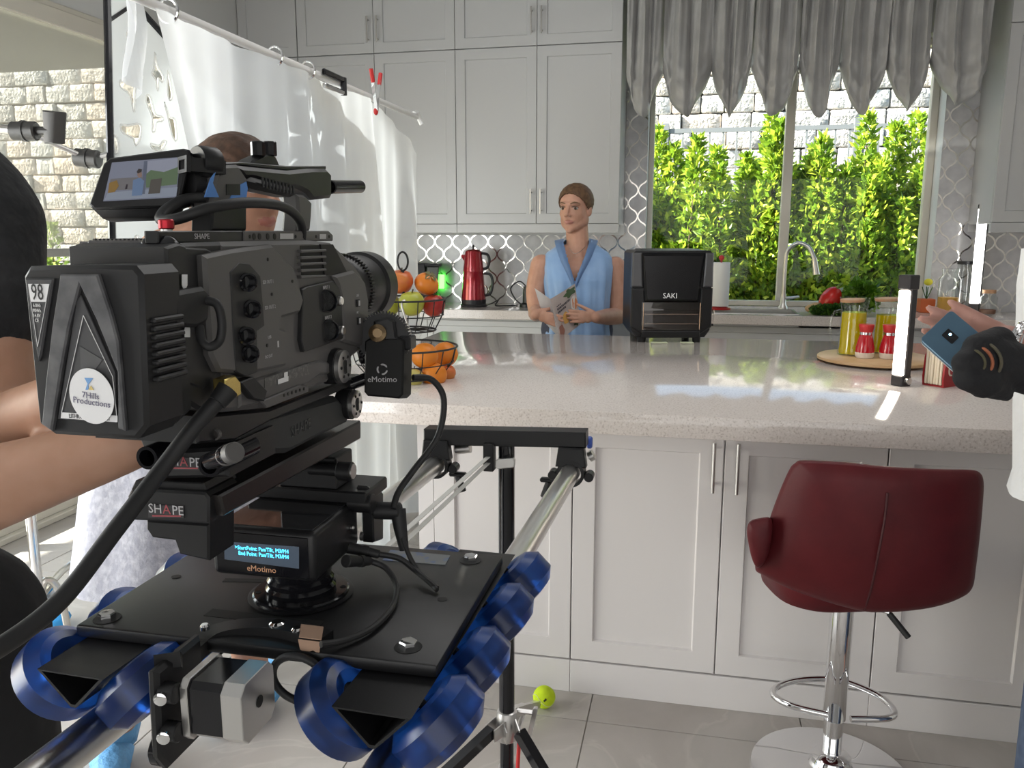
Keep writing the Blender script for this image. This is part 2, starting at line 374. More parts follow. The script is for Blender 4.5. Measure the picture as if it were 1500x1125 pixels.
def upper_unit(x0, xm, x1, label, group):
    T = thing('wall_cabinet', label, 'cabinet', ((x0+x1)/2, 5.57, 1.415), group)
    bm = nb(); box(bm, (x0+.001, 5.382, 1.472), (x1-.001, YW-.001, 3.098)); obj('body', bm, M['white_lac'], T, 0)
    bm = nb(); box(bm, (x0+.001, 5.362, 1.415), (x1-.001, 5.40, 1.4705), .001); box(bm, (x0+.001, 5.40, 1.465), (x1-.001, YW-.008, 1.4715)); obj('light_rail', bm, M['white_lac'], T, 0)
    for a, b, s in ((x0, xm, 1), (xm, x1, -1)):
        hx = xm - s*.032
        door(T, a, b, 1.474, 2.562, 5.36, M['white_lac'], (hx, 1.535, 1.69)); door(T, a, b, 2.568, 3.07, 5.36, M['white_lac'], (hx, 2.63, 2.79))
upper_unit(-1.53, -.997, -.465, 'tall white wall cabinet between the sheer sheet and the window, above the red kettle', 'white wall cabinets')
upper_unit(-2.615, -2.078, -1.53, 'tall white wall cabinet partly hidden behind the hanging white sheet', 'white wall cabinets')
upper_unit(1.69, 2.24, 2.79, 'white wall cabinet cut off by the right edge, right of the window', 'white wall cabinets')
T = thing('wall_cabinet', 'white corner wall cabinet, leftmost along the top of the back wall', 'cabinet', (-2.83, 5.57, 1.415), 'white wall cabinets')
bm = nb(); box(bm, (-3.045, 5.384, 1.415), (-2.619, YW-.001, 3.098)); obj('body', bm, M['white_lac'], T, 0)
door(T, -3.045, -2.619, 1.474, 2.562, 5.362, M['white_lac']); door(T, -3.045, -2.619, 2.568, 3.07, 5.362, M['white_lac'])
# ---- base cabinets under the back worktop
def base_unit(x0, x1, label):
    T = thing('base_cabinet', label, 'cabinet', ((x0+x1)/2, 5.5, 0), 'white base cabinets along the back wall')
    bm = nb(); box(bm, (x0+.001, 5.30, .1), (x1-.001, YW-.002, .858 if not (x0 < .4 < x1) else .71)); box(bm, (x0+.001, 5.36, 0), (x1-.001, YW-.002, .1)); obj('body', bm, M['white_lac'], T, 0)
    xm = (x0+x1)/2
    door(T, x0, x1, .70, .842, 5.278, M['white_lac'], name='drawer', st=.035)
    door(T, x0, xm, .12, .69, 5.278, M['white_lac'], (xm-.04, .52, .67)); door(T, xm, x1, .12, .69, 5.278, M['white_lac'], (xm+.04, .52, .67))
base_unit(-2.7, -1.72, 'white base cabinet behind the hanging sheet, left end of the back worktop')
base_unit(-1.72, -.86, 'white base cabinet beneath the red kettle')
base_unit(.03, 1.17, 'wide white base cabinet below the sink and window')
base_unit(1.17, 2.3, 'white base cabinet under the jars at the right end of the back worktop')
T = thing('dishwasher', 'grey dishwasher set into the base cabinets behind the woman', 'dishwasher', (-.41, 5.5, 0))
bm = nb(); box(bm, (-.855, 5.30, .0), (.025, YW-.002, .855)); obj('body', bm, M['white_lac'], T, 0)
bm = nb(); box(bm, (-.85, 5.275, .12), (.02, 5.298, .848), .004); obj('front_panel', bm, mat('dishwasher_front', (.26, .27, .29), .3, .6), T)
bm = nb(); cyl(bm, (-.76, 5.235, .76), (-.07, 5.235, .76), .009, seg=12); [cyl(bm, (x, 5.235, .76), (x, 5.28, .76), .006, seg=8) for x in (-.74, -.09)]; obj('handle', bm, M['steel'], T)
bm = nb(); box(bm, (-2.7, 5.22, .86), (.14, YW-.001, .919), .003); box(bm, (.66, 5.22, .86), (2.35, YW-.001, .919), .003); box(bm, (.14, 5.22, .86), (.66, 5.31, .919), .003); box(bm, (.14, 5.66, .86), (.66, YW-.001, .919)); box(bm, (WX0+.001, YW-.001, .866), (WX1-.001, 5.93, .919))
tag(obj('back_worktop', bm, M['quartz'], None, 0), 'long beige quartz worktop along the back wall with sink cut-out', 'worktop')
T = thing('kitchen_sink', 'stainless steel sink set into the back worktop below the window', 'sink', (.4, 5.48, .72))
bm = nb()
for a, b in (((.145, 5.315, .72), ((.655), 5.655, .73)), ((.145, 5.315, .73), (.155, 5.655, .922)), ((.645, 5.315, .73), ((.655), 5.655, .922)), ((.155, 5.315, .73), (.645, 5.325, .922)), ((.155, 5.645, .73), (.645, 5.655, .922))): box(bm, a, b)
obj('basin', bm, M['steel'], T, 0)
bm = nb(); cyl(bm, (.4, 5.48, .7302), (.4, 5.48, .734), .04, seg=20); obj('drain', bm, M['chrome'], T)
# ================================================================== island
IX0, IX1, IY0, IY1 = -1.23, 1.42, 2.23, 4.0
bm = nb(); box(bm, (IX0, IY0, .8555), (IX1, IY1, .92), .004, 2); tag(obj('island_worktop', bm, M['quartz'], None, 30), 'thick glossy quartz worktop of the kitchen island in the middle', 'worktop')
def island_unit(xs, label, handles):
    x0, x1 = xs[0], xs[-1]
    T = thing('island_cabinet', label, 'cabinet', ((x0+x1)/2, 3.0, 0), 'island cabinets')
    bm = nb(); box(bm, (x0+.0008, 2.372, .105), (x1-.0008, 3.85, .8545)); obj('body', bm, M['island_lac'], T, 0)
    bm = nb(); box(bm, (x0+.0005, 2.346, 0), (x1-.0005, 2.40, .105), .0012); obj('plinth', bm, M['island_lac'], T, 0)
    for a, b, h in zip(xs, xs[1:], handles): door(T, a, b, .109, .852, 2.35, M['island_lac'], (h, .68, .826) if h else None, st=.065)
    return T
T = island_unit((-.757, -.323), 'single-door island cabinet at the left end behind the slider stand', (None,))
bm = nb(); box(bm, (-.806, 2.352, .105), (-.7575, 3.85, .8545)); box(bm, (-.806, 2.346, 0), (-.7575, 3.85, .105)); obj('end_panel', bm, M['island_lac'], T, 0)
island_unit((-.323, .111, .545), 'two-door island cabinet with two steel handles left of the bar stool', (.081, .147))
island_unit((.545, .979, 1.40), 'two-door island cabinet at the right end behind the bar stool', (None, None))
# ================================================================== garden behind the window
M['soil'] = mat('soil', (.16, .13, .10), .95, var=(6, (.26, .22, .17), .4, .7))
M['paving'] = mat('paving', (.33, .33, .325), .8)
bm = nb(); box(bm, (-3.3, 6.05, -.12), (9, 10.2, -.02)); struct(obj('garden_ground', bm, M['soil'], None, 0))
bm = nb(); box(bm, (-10, -3.3, -.12), (-3.21, 10.2, -.02)); struct(obj('patio_ground', bm, M['paving'], None, 0))
bm = nb(); box(bm, (-6.2, -3.2, 2.50), (-3.21, 5.1, 2.62)); struct(obj('patio_roof', bm, mat('patio_soffit', (.22, .22, .21), .8), None, 0))
def stone_mat():
    m = mat('split_stone', (.5, .46, .42), .9, bump=(30, .9, .03))
    nt = m.node_tree; b = nt.nodes['Principled BSDF']; oi = nt.nodes.new('ShaderNodeObjectInfo'); tc = nt.nodes.new('ShaderNodeTexCoord')
    r = nt.nodes.new('ShaderNodeValToRGB'); e = r.color_ramp.elements; e[0].color = (.46, .43, .40, 1); e[1].color = (.60, .50, .42, 1); x = e.new(.5); x.color = (.55, .53, .50, 1)
    n = nt.nodes.new('ShaderNodeTexNoise'); n.inputs['Scale'].default_value = 16; n.inputs['Detail'].default_value = 5
    mx = nt.nodes.new('ShaderNodeMix'); mx.data_type = 'RGBA'; mx.blend_type = 'MULTIPLY'; mx.inputs[0].default_value = .6
    nt.links.new(oi.outputs['Random'], r.inputs[0]); nt.links.new(tc.outputs['Object'], n.inputs['Vector']); nt.links.new(r.outputs[0], mx.inputs[6]); nt.links.new(n.outputs['Fac'], mx.inputs[7])
    ad = nt.nodes.new('ShaderNodeMix'); ad.data_type = 'RGBA'; ad.blend_type = 'MULTIPLY'; ad.inputs[0].default_value = 1; ad.inputs[7].default_value = (1.5, 1.5, 1.5, 1)
    nt.links.new(mx.outputs[2], ad.inputs[6]); nt.links.new(ad.outputs[2], b.inputs['Base Color']); return m
M['stone'] = stone_mat()
def stone_block(L, Hh):
    bm = nb(); vs = box(bm, (0, 0, 0), (L-.012, .25, Hh-.012), .012)
    bmesh.ops.subdivide_edges(bm, edges=[e for e in bm.edges if e.calc_length() > .08], cuts=2, use_grid_fill=True)
    for v in bm.verts:
        if v.co.y < .02: v.co.y += .03*noise.noise(v.co*9 + Vector((L*50, 0, 3))) - .012
    return to_mesh('stone', bm, M['stone'], 50)
def garden_wall(name, label, loc, rz, cols, rows, z0, stones=True):
    G = thing(name, label, 'wall', loc); G.rotation_euler.z = rz
    bm = nb(); box(bm, (-.4, .27, -z0), (cols*.34+.4, .5, rows*.2+.1)); o = obj('wall_core', bm, mat('mortar', (.38, .36, .33), .95), None, 0); o.parent = G
    var = [stone_block(w_, .2) for w_ in (.26, .32, .38, .44)]; ws = (.26, .32, .38, .44)
    for r_ in range(rows):
        x = random.uniform(-.3, 0)
        while x < cols*.34:
            k = random.randrange(4); o = link('stone', var[k]); o.parent = G; o.location = (x, random.uniform(-.02, .02), r_*.2); x += ws[k]
    return G
garden_wall('garden_wall', 'tall rough stone block wall in the garden beyond the window', (-1.6, 9.9, 1.75), 0, 15, 9, 1.8)
garden_wall('patio_wall', 'rough stone wall beyond the patio seen through the sliding door', (-8.6, 8.6, .9), 0, 15, 14, .95)
M['fence'] = mat('fence_paint', (.20, .21, .22), .5)
T = thing('garden_fence', 'thin grey metal fence between the hedge and the stone wall', 'fence', (.5, 9.0, 0))
for nm, z in (('top_rail', 2.455), ('bottom_rail', .35)):
    bm = nb(); box(bm, (-2.4, 8.985, z-.022), (4.2, 9.015, z+.022)); obj(nm, bm, M['fence'], T, 0)
bm = nb(); box(bm, (-.009, 8.991, .35), (.009, 9.009, 2.44)); pk = to_mesh('picket', bm, M['fence'], 0)
for i in range(48): o = link('picket', pk, T); o.location = (-2.3+i*.135, 0, 0)
for x in (-1.9, -.32, 1.55, 3.4):
    bm = nb(); box(bm, (x-.035, 8.965, -.02), (x+.035, 9.035, 2.53)); obj('fence_post', bm, M['fence'], T, 0)
def leaf_mat(name, c0, c1, c2):
    m = bpy.data.materials.new(name); m.use_nodes = True; nt = m.node_tree; nt.nodes.clear()
    o = nt.nodes.new('ShaderNodeOutputMaterial'); g = nt.nodes.new('ShaderNodeNewGeometry'); r = nt.nodes.new('ShaderNodeValToRGB')
    e = r.color_ramp.elements; e[0].color = c0+(1,); e[1].color = c2+(1,); x = e.new(.5); x.color = c1+(1,)
    nt.links.new(g.outputs['Random Per Island'], r.inputs[0])
    p = nt.nodes.new('ShaderNodeBsdfPrincipled'); p.inputs['Roughness'].default_value = .38; nt.links.new(r.outputs[0], p.inputs['Base Color'])
    t = nt.nodes.new('ShaderNodeBsdfTranslucent'); nt.links.new(r.outputs[0], t.inputs[0])
    mx = nt.nodes.new('ShaderNodeMixShader'); mx.inputs[0].default_value = .42; nt.links.new(p.outputs[0], mx.inputs[1]); nt.links.new(t.outputs[0], mx.inputs[2]); nt.links.new(mx.outputs[0], o.inputs[0]); return m
M['leaf'] = leaf_mat('hedge_leaf', (.08, .17, .015), (.25, .40, .03), (.66, .74, .08))
M['leaf2'] = leaf_mat('patio_leaf', (.12, .20, .04), (.26, .36, .08), (.46, .52, .16))
M['leafdark'] = leaf_mat('herb_leaf', (.02, .07, .012), (.05, .14, .02), (.12, .24, .03))
M['bark'] = mat('bark', (.10, .07, .045), .9)
rng = np.random.default_rng(3)
def leaves(P, N, L, Wd, jit=.7):
    """one folded leaf of four corners at each point P pointing along N"""
    n = len(P); N = N + rng.normal(0, jit, (n, 3)); N /= np.linalg.norm(N, axis=1)[:, None]
    S = np.cross(N, rng.normal(0, 1, (n, 3))); S /= np.linalg.norm(S, axis=1)[:, None]; U = np.cross(S, N)
    l = (L*rng.uniform(.6, 1.25, n))[:, None]; w_ = (Wd*rng.uniform(.7, 1.2, n))[:, None]
    V = np.stack([P, P+N*l*.5+S*w_*.5+U*w_*.12, P+N*l, P+N*l*.5-S*w_*.5+U*w_*.12], 1).reshape(-1, 3)
    F = [(4*i, 4*i+1, 4*i+2) for i in range(n)] + [(4*i, 4*i+2, 4*i+3) for i in range(n)]
    me = bpy.data.meshes.new('foliage'); me.from_pydata(V.tolist(), [], F); me.update(); return me
def shrub(name, label, cx, cy, top, rx, ry, spires, n, m, cat='shrub', group=None, z0=0, L=.078):
    T = thing(name, label, cat, (cx, cy, -.02+z0), group)
    Ps, Ns = [], []
    for k in range(spires):
        ox, oy = (rng.uniform(-rx, rx), rng.uniform(-ry, ry)) if k else (0, 0)
        h = top*(1 if k == 0 else rng.uniform(.62, .98)); r = rng.uniform(.16, .30)
        q = n//spires; t = rng.uniform(0, 1, q)**.8; a = rng.uniform(0, 2*np.pi, q); rad = r*np.sqrt(rng.uniform(.15, 1, q))*np.clip((1-t)*1.9+.08, 0, 1)
        zz = z0+.12 + (h-.12)*t
        Ps.append(np.stack([cx+ox+rad*np.cos(a), cy+oy+rad*np.sin(a), zz], 1)); Ns.append(np.stack([np.cos(a)*.8, np.sin(a)*.8, np.full(q, .7)], 1))
        bm = nb(); tube(bm, [(cx+ox*.3, cy+oy*.3, z0-.02), (cx+ox*.8, cy+oy*.8, z0+h*.4), (cx+ox, cy+oy, z0+h*.9)], [.018, .012, .004], 6); obj('stem', bm, M['bark'], T)
    me = leaves(np.concatenate(Ps), np.concatenate(Ns), L, L*.48); me.materials.append(m); o = link('foliage', me, T); o['kind'] = 'stuff'
    return T
# hedge: tops read off along the window
for i, (px_, py_, Yh) in enumerate(((965, 195, 7.3), (1052, 228, 7.6), (1130, 180, 7.3), (1195, 225, 7.5), (1272, 178, 7.3), (1345, 180, 7.5))):
    p = PY(px_, py_, Yh)
    names = ('bright green shrub at the left edge of the window', 'green shrub behind the black air fryer, lower than its neighbours', 'tall green shrub just left of the window mullion', 'green shrub just right of the window mullion, behind the tap', 'tall pointed shrub in the middle of the right window pane', 'leafy green shrub at the right edge of the window')
    shrub('hedge_shrub', names[i], p.x, Yh, p.z+.05, .42, .22, 11, 13000, M['leaf'], group='shrubs of the hedge behind the window')
for i, (x, y, h) in enumerate(((-6.6, 7.6, 1.5), (-5.6, 7.9, 1.3), (-4.7, 7.7, 1.45))):
    shrub('patio_shrub', ('leafy shrub beyond the patio, leftmost seen through the sliding door', 'lower leafy shrub beyond the patio between two taller ones', 'leafy shrub beyond the patio next to the patterned panel')[i], x, y, h, .5, .3, 7, 3500, M['leaf2'], group='shrubs beyond the patio')
# ================================================================== balloon curtain over the window
M['taffeta'] = mat('grey_taffeta', (.36, .355, .345), .42, sheen=.3, var=(7, (.43, .425, .41), .4, .65), bump=(60, .15, .002))
cusp_px = [(917, 108), (971, 100), (1043, 94), (1101, 90), (1171, 92), (1232, 86), (1300, 90), (1364, 83), (1450, 95)]
low_px = [(947, 166), (994, 168), (1071, 166), (1132, 167), (1200, 166), (1258, 165), (1332, 158), (1408, 150)]
YC = 5.30
cus = [PY(x, y, YC) for x, y in cusp_px]; low = [PY(x, y, YC) for x, y in low_px]
CURT = thing('balloon_curtain', 'ruched silver-grey balloon curtain hanging over the kitchen window', 'curtain', (.56, YC, 2.2))
ZT = 3.02
for k in range(8):
    a, b, l = cus[k], cus[k+1], low[k]; wd = b.x-a.x
    def fn(u, v, a=a, b=b, l=l, wd=wd, k=k):
        t = abs(2*u-1); q_ = ((t*t+.02)**.88-.02**.88)/(1.02**.88-.02**.88); zb = l.z + ((a.z if u < .5 else b.z) - l.z)*q_
        x = a.x + wd*u
        pinch = 1-.0*v
        # gathers fanning from the cusps, deepest near the top
        ph = u*5.2*PI + k*2.1 + .5*math.sin(3*v + k)
        fold = math.sin(ph)*(.044*(1-.5*v)) + .016*math.sin(u*13*PI+k+2*v)*(1-v*.6)
        belly = .11*math.sin(PI*u)**.8*max(0, (v-.45)/.55)**1.5
        edge = -.03*t**6*v
        z = ZT + (zb-ZT)*v
        if v > .86: belly *= 1-.35*((v-.86)/.14)**2
        z += .012*math.sin(u*9+k*3)*max(0, v-.6)
        drape = .016*math.sin((z-zb)*55 + t*5)*max(0, (v-.62)/.38)*(1-t**3)
        return (x + .012*math.sin(ph*.7+1.3)*v*(1-t**4) + (.5-u)*wd*.07*math.sin(PI*u)*v**3, YC - fold - belly - edge - drape, z)
    bm = nb(); g = sheet(bm, fn, 40, 44)
    # rolled hem: cloth turns under and back up
    last = g[-1]
    for s_, dz, dy in ((0, -.012, .008), (1, -.012, .03), (2, .012, .05), (3, .06, .07)):
        nxt = [bm.verts.new(v.co + Vector((0, dy if s_ == 0 else .022, dz))) for v in last]
        for i in range(len(last)-1): bm.faces.new((last[i], last[i+1], nxt[i+1], nxt[i]))
        last = nxt
    obj('swag', bm, M['taffeta'], CURT, 60)
bm = nb(); box(bm, (cus[0].x-.01, YC-.02, ZT-.01), (cus[-1].x+.01, YC+.06, ZT+.05)); obj('headrail', bm, M['white_lac'], CURT, 0)
# ================================================================== hanging white sheet on its pole
SX = -1.36
M['sheet'] = cloth_mat('sheer_sheet', (.66, .675, .70), .55, .90)
endp = PX(612, 172, SX); nearp = PX(228, -6, SX); clampp = PX(543, 128, SX); zrod = endp.z
T = thing('backdrop_pole', 'white pole running along the top of the hanging sheet', 'pole', (SX, 3, zrod))
bm = nb(); cyl(bm, (SX, .0, zrod), (SX, endp.y-.02, zrod), .013, seg=14); obj('pole', bm, mat('white_pole', (.75, .74, .73), .35), T)
bm = nb(); tube(bm, smooth_path([(SX, endp.y-.06, zrod+.01), (SX, endp.y-.01, zrod+.02), (SX, endp.y+.02, zrod-.005), (SX+.01, endp.y+.03, zrod-.03)], 5), .012, 8); obj('end_hook', bm, mat('white_hook', (.8, .8, .8), .3), T)
for y in (2.05, 2.62, 2.86):
    bm = nb(); tube(bm, [(SX+.028*math.cos(t*PI/8), y, zrod+.0+.03*math.sin(t*PI/8)) for t in range(16)], .004, 6, closed=True); obj('ring_hook', bm, M['chrome'], T)
bm = nb(); cyl(bm, (SX, .0, 0), (SX, .0, zrod+.03), .016, seg=12)
for a in (0, 2.1, 4.2): tube(bm, [(SX, .0, .35), (SX+.35*math.cos(a), .35*math.sin(a), .012)], .011, 8)
obj('support_stand', bm, M['steel'], T)
def sheet_fn(u, v):
    y = 1.98 + (4.03-1.98)*u
    droop = 0 if y < clampp.y else .17*((y-clampp.y)/(4.03-clampp.y))**1.5
    zt = zrod - .012 - droop
    f = .045*math.sin(u*21+.4) + .03*math.sin(u*47+1) + .02*math.sin(u*83)
    f *= (.25 + .75*min(1, v*2.2)); f += .03*noise.noise(Vector((u*6, v*3, 1.5)))*min(1, v*3)
    yy = y + .10*(v**.7)*((.5-u)*0) - (.06*math.sin(min(1, v*3)*PI/2) if u > .9 else 0)*((u-.9)/.1 if u > .9 else 0)
    if u < .12: yy += .14*min(1, v*4)*(1-u/.12)
    return (SX - .02 + f*.9 + .022, yy, zt + (.006-zt)*v)
bm = nb(); sheet(bm, sheet_fn, 150, 50); tag(obj('hanging_sheet', bm, M['sheet'], None, 180), 'large translucent white sheet hanging from the pole left of the island', 'sheet')
# loose white tail of the sheet by its near top corner
bm = nb(); c0 = PX(195, 10, -1.36)
sheet(bm, lambda u, v: (SX-.03+.02*math.sin(u*7+v*3), 1.92+.045*u-.01*v+.01*math.sin(v*5), 1.99-.20*v-.05*u*v), 10, 14); tag(obj('sheet_tail', bm, M['sheet'], None, 180), 'loose white tail of cloth knotted at the near top corner of the sheet', 'cloth')
# spring clamps gripping sheet and pole
M['red'] = mat('red_rubber', (.55, .03, .03), .4)
T = thing('spring_clamp', 'steel spring clamp with red rubber grips holding the sheet to the pole', 'clamp', (SX, clampp.y, zrod))
c = Vector((SX, clampp.y, zrod))
for s, nm in ((1, 'jaw'), (-1, 'jaw')):
    bm = nb(); prism(bm, [c+Vector((.018, s*.006-.004, -.055)), c+Vector((.018, s*.020-.004, .0)), c+Vector((.018, s*.045+.0, .07)), c+Vector((.018, s*.037, .075)), c+Vector((.018, s*.010-.004, .0)), c+Vector((.018, s*.001-.004, -.055))], (.014, 0, 0)); j = obj(nm, bm, M['chrome'], T, 0)
    bm = nb(); tube(bm, [c+Vector((.025, s*.035, .055)), c+Vector((.025, s*.055, .105))], .009, 8); obj('grip', bm, M['red'], j)
bm = nb(); ell(bm, c+Vector((.022, -.004, -.058)), (.010, .012, .016)); obj('pad', bm, M['red'], T)
cp2 = PX(488, 88, SX)
T = thing('black_clip', 'black and chrome clip gripping the top of the sheet near its middle', 'clamp', (SX, cp2.y, zrod))
c = Vector((SX, cp2.y, zrod))
bm = nb(); box(bm, c+Vector((.014, -.14, .0)), c+Vector((.03, .05, .022)), .004, X=None); obj('upper_jaw', bm, M['gloss_black'], T)
bm = nb(); box(bm, c+Vector((.014, -.14, -.045)), c+Vector((.03, .05, -.028)), .004); obj('lower_jaw', bm, M['chrome'], T)
bm = nb(); cyl(bm, c+Vector((.022, .04, -.045)), c+Vector((.022, .04, .02)), .012, seg=12); obj('spring', bm, M['black'], T)
# ================================================================== patterned cut-out panel (cucoloris) in its black frame
A = PD(156, -40, 2.42); B = PD(167, 470, 2.42); Cc = PD(300, 120, 2.90); Cc = A + (Cc-A)*1.9
ex = (Cc-A); ey = (B-A); en = ex.cross(ey).normalized()
def hit(x, y):
    d = ray(x, y); t = (A-_C).dot(en)/d.dot(en); q = _C + d*t - A
    G11, G12, G22 = ex.dot(ex), ex.dot(ey), ey.dot(ey); b1, b2 = q.dot(ex), q.dot(ey); det = G11*G22-G12*G12
    return ((b1*G22-b2*G12)/det, (b2*G11-b1*G12)/det)
Z = lambda L: [hit(x/3.75, y/3.75) for x, y in L]
holes = [Z(h) for h in (
    [(622, 120), (632, 215), (655, 265), (695, 295), (685, 318), (645, 292), (635, 355), (628, 365), (626, 290), (606, 255), (606, 238), (618, 200)],
    [(700, 178), (720, 178), (740, 225), (775, 250), (780, 325), (765, 322), (750, 250), (700, 212)],
    [(740, 400), (760, 385), (778, 405), (775, 440), (742, 460), (738, 600), (728, 600), (712, 520), (662, 480), (660, 445), (700, 440)],
    [(850, 290), (862, 360), (895, 420), (888, 450), (870, 430), (868, 495), (860, 480), (856, 440), (832, 405), (845, 375)],
    [(815, 520), (832, 560), (850, 625), (893, 645), (888, 665), (858, 670), (848, 720), (834, 718), (836, 650), (800, 550)],
    [(665, 685), (700, 690), (758, 680), (775, 700), (768, 760), (745, 800), (730, 760), (700, 745), (665, 720)],
    [(622, 450), (628, 520), (652, 580), (640, 605), (622, 650), (618, 560), (612, 490)],
    [(630, 745), (650, 790), (645, 838), (632, 838), (622, 780)],
    [(895, 775), (912, 780), (885, 825), (840, 818), (826, 790), (870, 800)],
    [(920, 390), (945, 520), (932, 550), (920, 510)], [(900, 560), (930, 640), (960, 660), (968, 770), (945, 745), (930, 680)])]
bbox = lambda h: (min(p[0] for p in h)-.012, max(p[0] for p in h)+.012, min(p[1] for p in h)-.012, max(p[1] for p in h)+.012)
holes = [h for h in holes if bbox(h)[0] > 0 and bbox(h)[1] < 1 and bbox(h)[2] > 0]
for k in range(260):   # the pattern runs on over the rest of the panel
    cx_, cy_ = .22+.76*rng.random(), .04+.92*rng.random()
    if k > 200: cx_, cy_ = .04+.25*rng.random(), .60+.38*rng.random()
    r0 = rng.uniform(.030, .058); a0 = rng.uniform(0, 6.28)
    h = [(cx_+r0*(1+.5*math.sin(3*t+a0))*math.cos(t)*.75, cy_+r0*(1+.5*math.sin(3*t+a0))*math.sin(t)*.85) for t in np.linspace(0, 2*np.pi, 14, endpoint=False)]
    q = bbox(h)
    if q[0] > .01 and q[1] < .99 and q[2] > .01 and q[3] < .99 and all(q[1] < o_[0] or q[0] > o_[1] or q[3] < o_[2] or q[2] > o_[3] for o_ in map(bbox, holes)): holes.append(h)
def curve_fill(name, outer, inner, thick):
    cu = bpy.data.curves.new(name, 'CURVE'); cu.dimensions = '2D'; cu.fill_mode = 'BOTH'; cu.extrude = thick
    for pts in [outer]+inner:
        s = cu.splines.new('POLY'); s.points.add(len(pts)-1); s.use_cyclic_u = True
        for p, q in zip(s.points, pts): p.co = (q[0], q[1], 0, 1)
    return bench_mesh(bpy.data.objects.new(name, cu))
smooth_h = [[(q.x, q.y) for q in smooth_path([(x, y, 0) for x, y in h], 3, True)] for h in holes]
me = curve_fill('patterned_sheet', [(0, 0), (1, 0), (1, 1), (0, 1)], smooth_h, .0)
X = Matrix((ex, ey, en)).transposed().to_4x4(); X.translation = A; me.transform(X)
T = thing('cutout_panel', 'white panel with wavy cut-out holes in a thin black frame at upper left', 'panel', B)
me.materials.append(cloth_mat('panel_sheet', (.50, .52, .53), .40)); link('patterned_sheet', me, T)
M['holerim'] = cloth_mat('panel_rim', (.92, .92, .9), .4)
for h in smooth_h:
    bm = nb(); tube(bm, [A+ex*x+ey*y for x, y in h], .0035, 6, closed=True); obj('hole_rim', bm, M['holerim'], T)
bm = nb()
for a, b in ((A, A+ey), (A+ey, A+ey+ex), (A+ex+ey, A+ex), (A+ex, A)): cyl(bm, a, b, .011, seg=8)
tube(bm, [A+ey*.14, A+ex*.12+ey*.01], .006, 6); obj('frame', bm, M['gloss_black'], T)
# C-stand with grip arm carrying the panel
k1, k2 = PD(128, 232, 2.42), PD(36, 192, 2.30)
sb = Vector((-2.17, 2.28, 0)); sx = Vector((k2.x-.10, k2.y-.05, 0))
T = thing('grip_stand', 'chrome stand with bent floor legs and a grip arm at the left edge', 'stand', (sb.x, sb.y, 0))
bm = nb(); tube(bm, [(sb.x, sb.y, .06), (sb.x+.0, sb.y, .75), (sb.x-.02, sb.y-.02, 1.80)], [.0175, .0165, .0125], 14); obj('column', bm, M['chrome'], T)
for px_, py_, ang in ((188, 858, None), (60, 868, None), (100, 925, None)):
    e = PZ(px_, py_, .012); d = (e - Vector((sb.x, sb.y, .012))); 
    bm = nb(); tube(bm, smooth_path([(sb.x, sb.y, .16), Vector((sb.x, sb.y, .22)) + d*.35, Vector((sb.x, sb.y, .17))+d*.80, e+Vector((0, 0, .005))], 4), .0125, 10); L_ = obj('leg', bm, M['steel'], T)
for px_, py_, r_ in ((58, 862, .05), (76, 908, .06)):
    e = PZ(px_, py_, .03); bm = nb(); ell(bm, (e.x, e.y, .035), (r_*1.1, r_, .033), 14, 8)
    for v in bm.verts: v.co += Vector((0, 0, 1))*.008*noise.noise(v.co*40); v.co.z = max(v.co.z, .001)
    obj('foot_cover', bm, mat('blue_cover', (.05, .36, .80), .6), T, 60)
bm = nb(); tube(bm, [k2+Vector((-.5, -.12, .05)), k2], .012, 10); tube(bm, [k2, k1], .0075, 10); obj('grip_arm', bm, M['steel'], T)
M['knuckle'] = mat('cast_knuckle', (.09, .088, .085), .4, .7)
for kk, ax in ((k1, Vector((1, .2, -.1))), (k2, Vector((1, .2, 0)))):
    bm = nb(); cyl(bm, kk-ax*.035, kk+ax*.035, .026, seg=18, bev=.004); cyl(bm, kk-ax*.005, kk+ax*.005, .029, seg=18); g = obj('grip_head', bm, M['knuckle'], T)
bm = nb(); prism(bm, [k2+Vector((.055, 0, -.035)), k2+Vector((.085, 0, -.035)), k2+Vector((.10, 0, .05)), k2+Vector((.06, 0, .055))], (.02, .03, 0), .004); cyl(bm, k2+Vector((0, 0, 0)), k2+Vector((.075, .012, -.0)), .012, seg=10); obj('t_handle', bm, M['knuckle'], T)
bm = nb(); tube(bm, [k1, A.lerp(B, .52)], .008, 8); obj('arm_pin', bm, M['chrome'], T)
# ================================================================== things on the island
FH = Vector((-_sy, _cy, 0)); UP = Vector((0, 0, 1)); RT = _R.copy()
def oriented(o, org, rt, fw):
    """4x4 whose x is rt, y is fw, z up"""
    X = Matrix((Vector(rt), Vector(fw), UP)).transposed().to_4x4(); X.translation = Vector(org); return X
def place(bm, X): bmesh.ops.transform(bm, matrix=X, verts=bm.verts[:]); return bm
ZI = .92
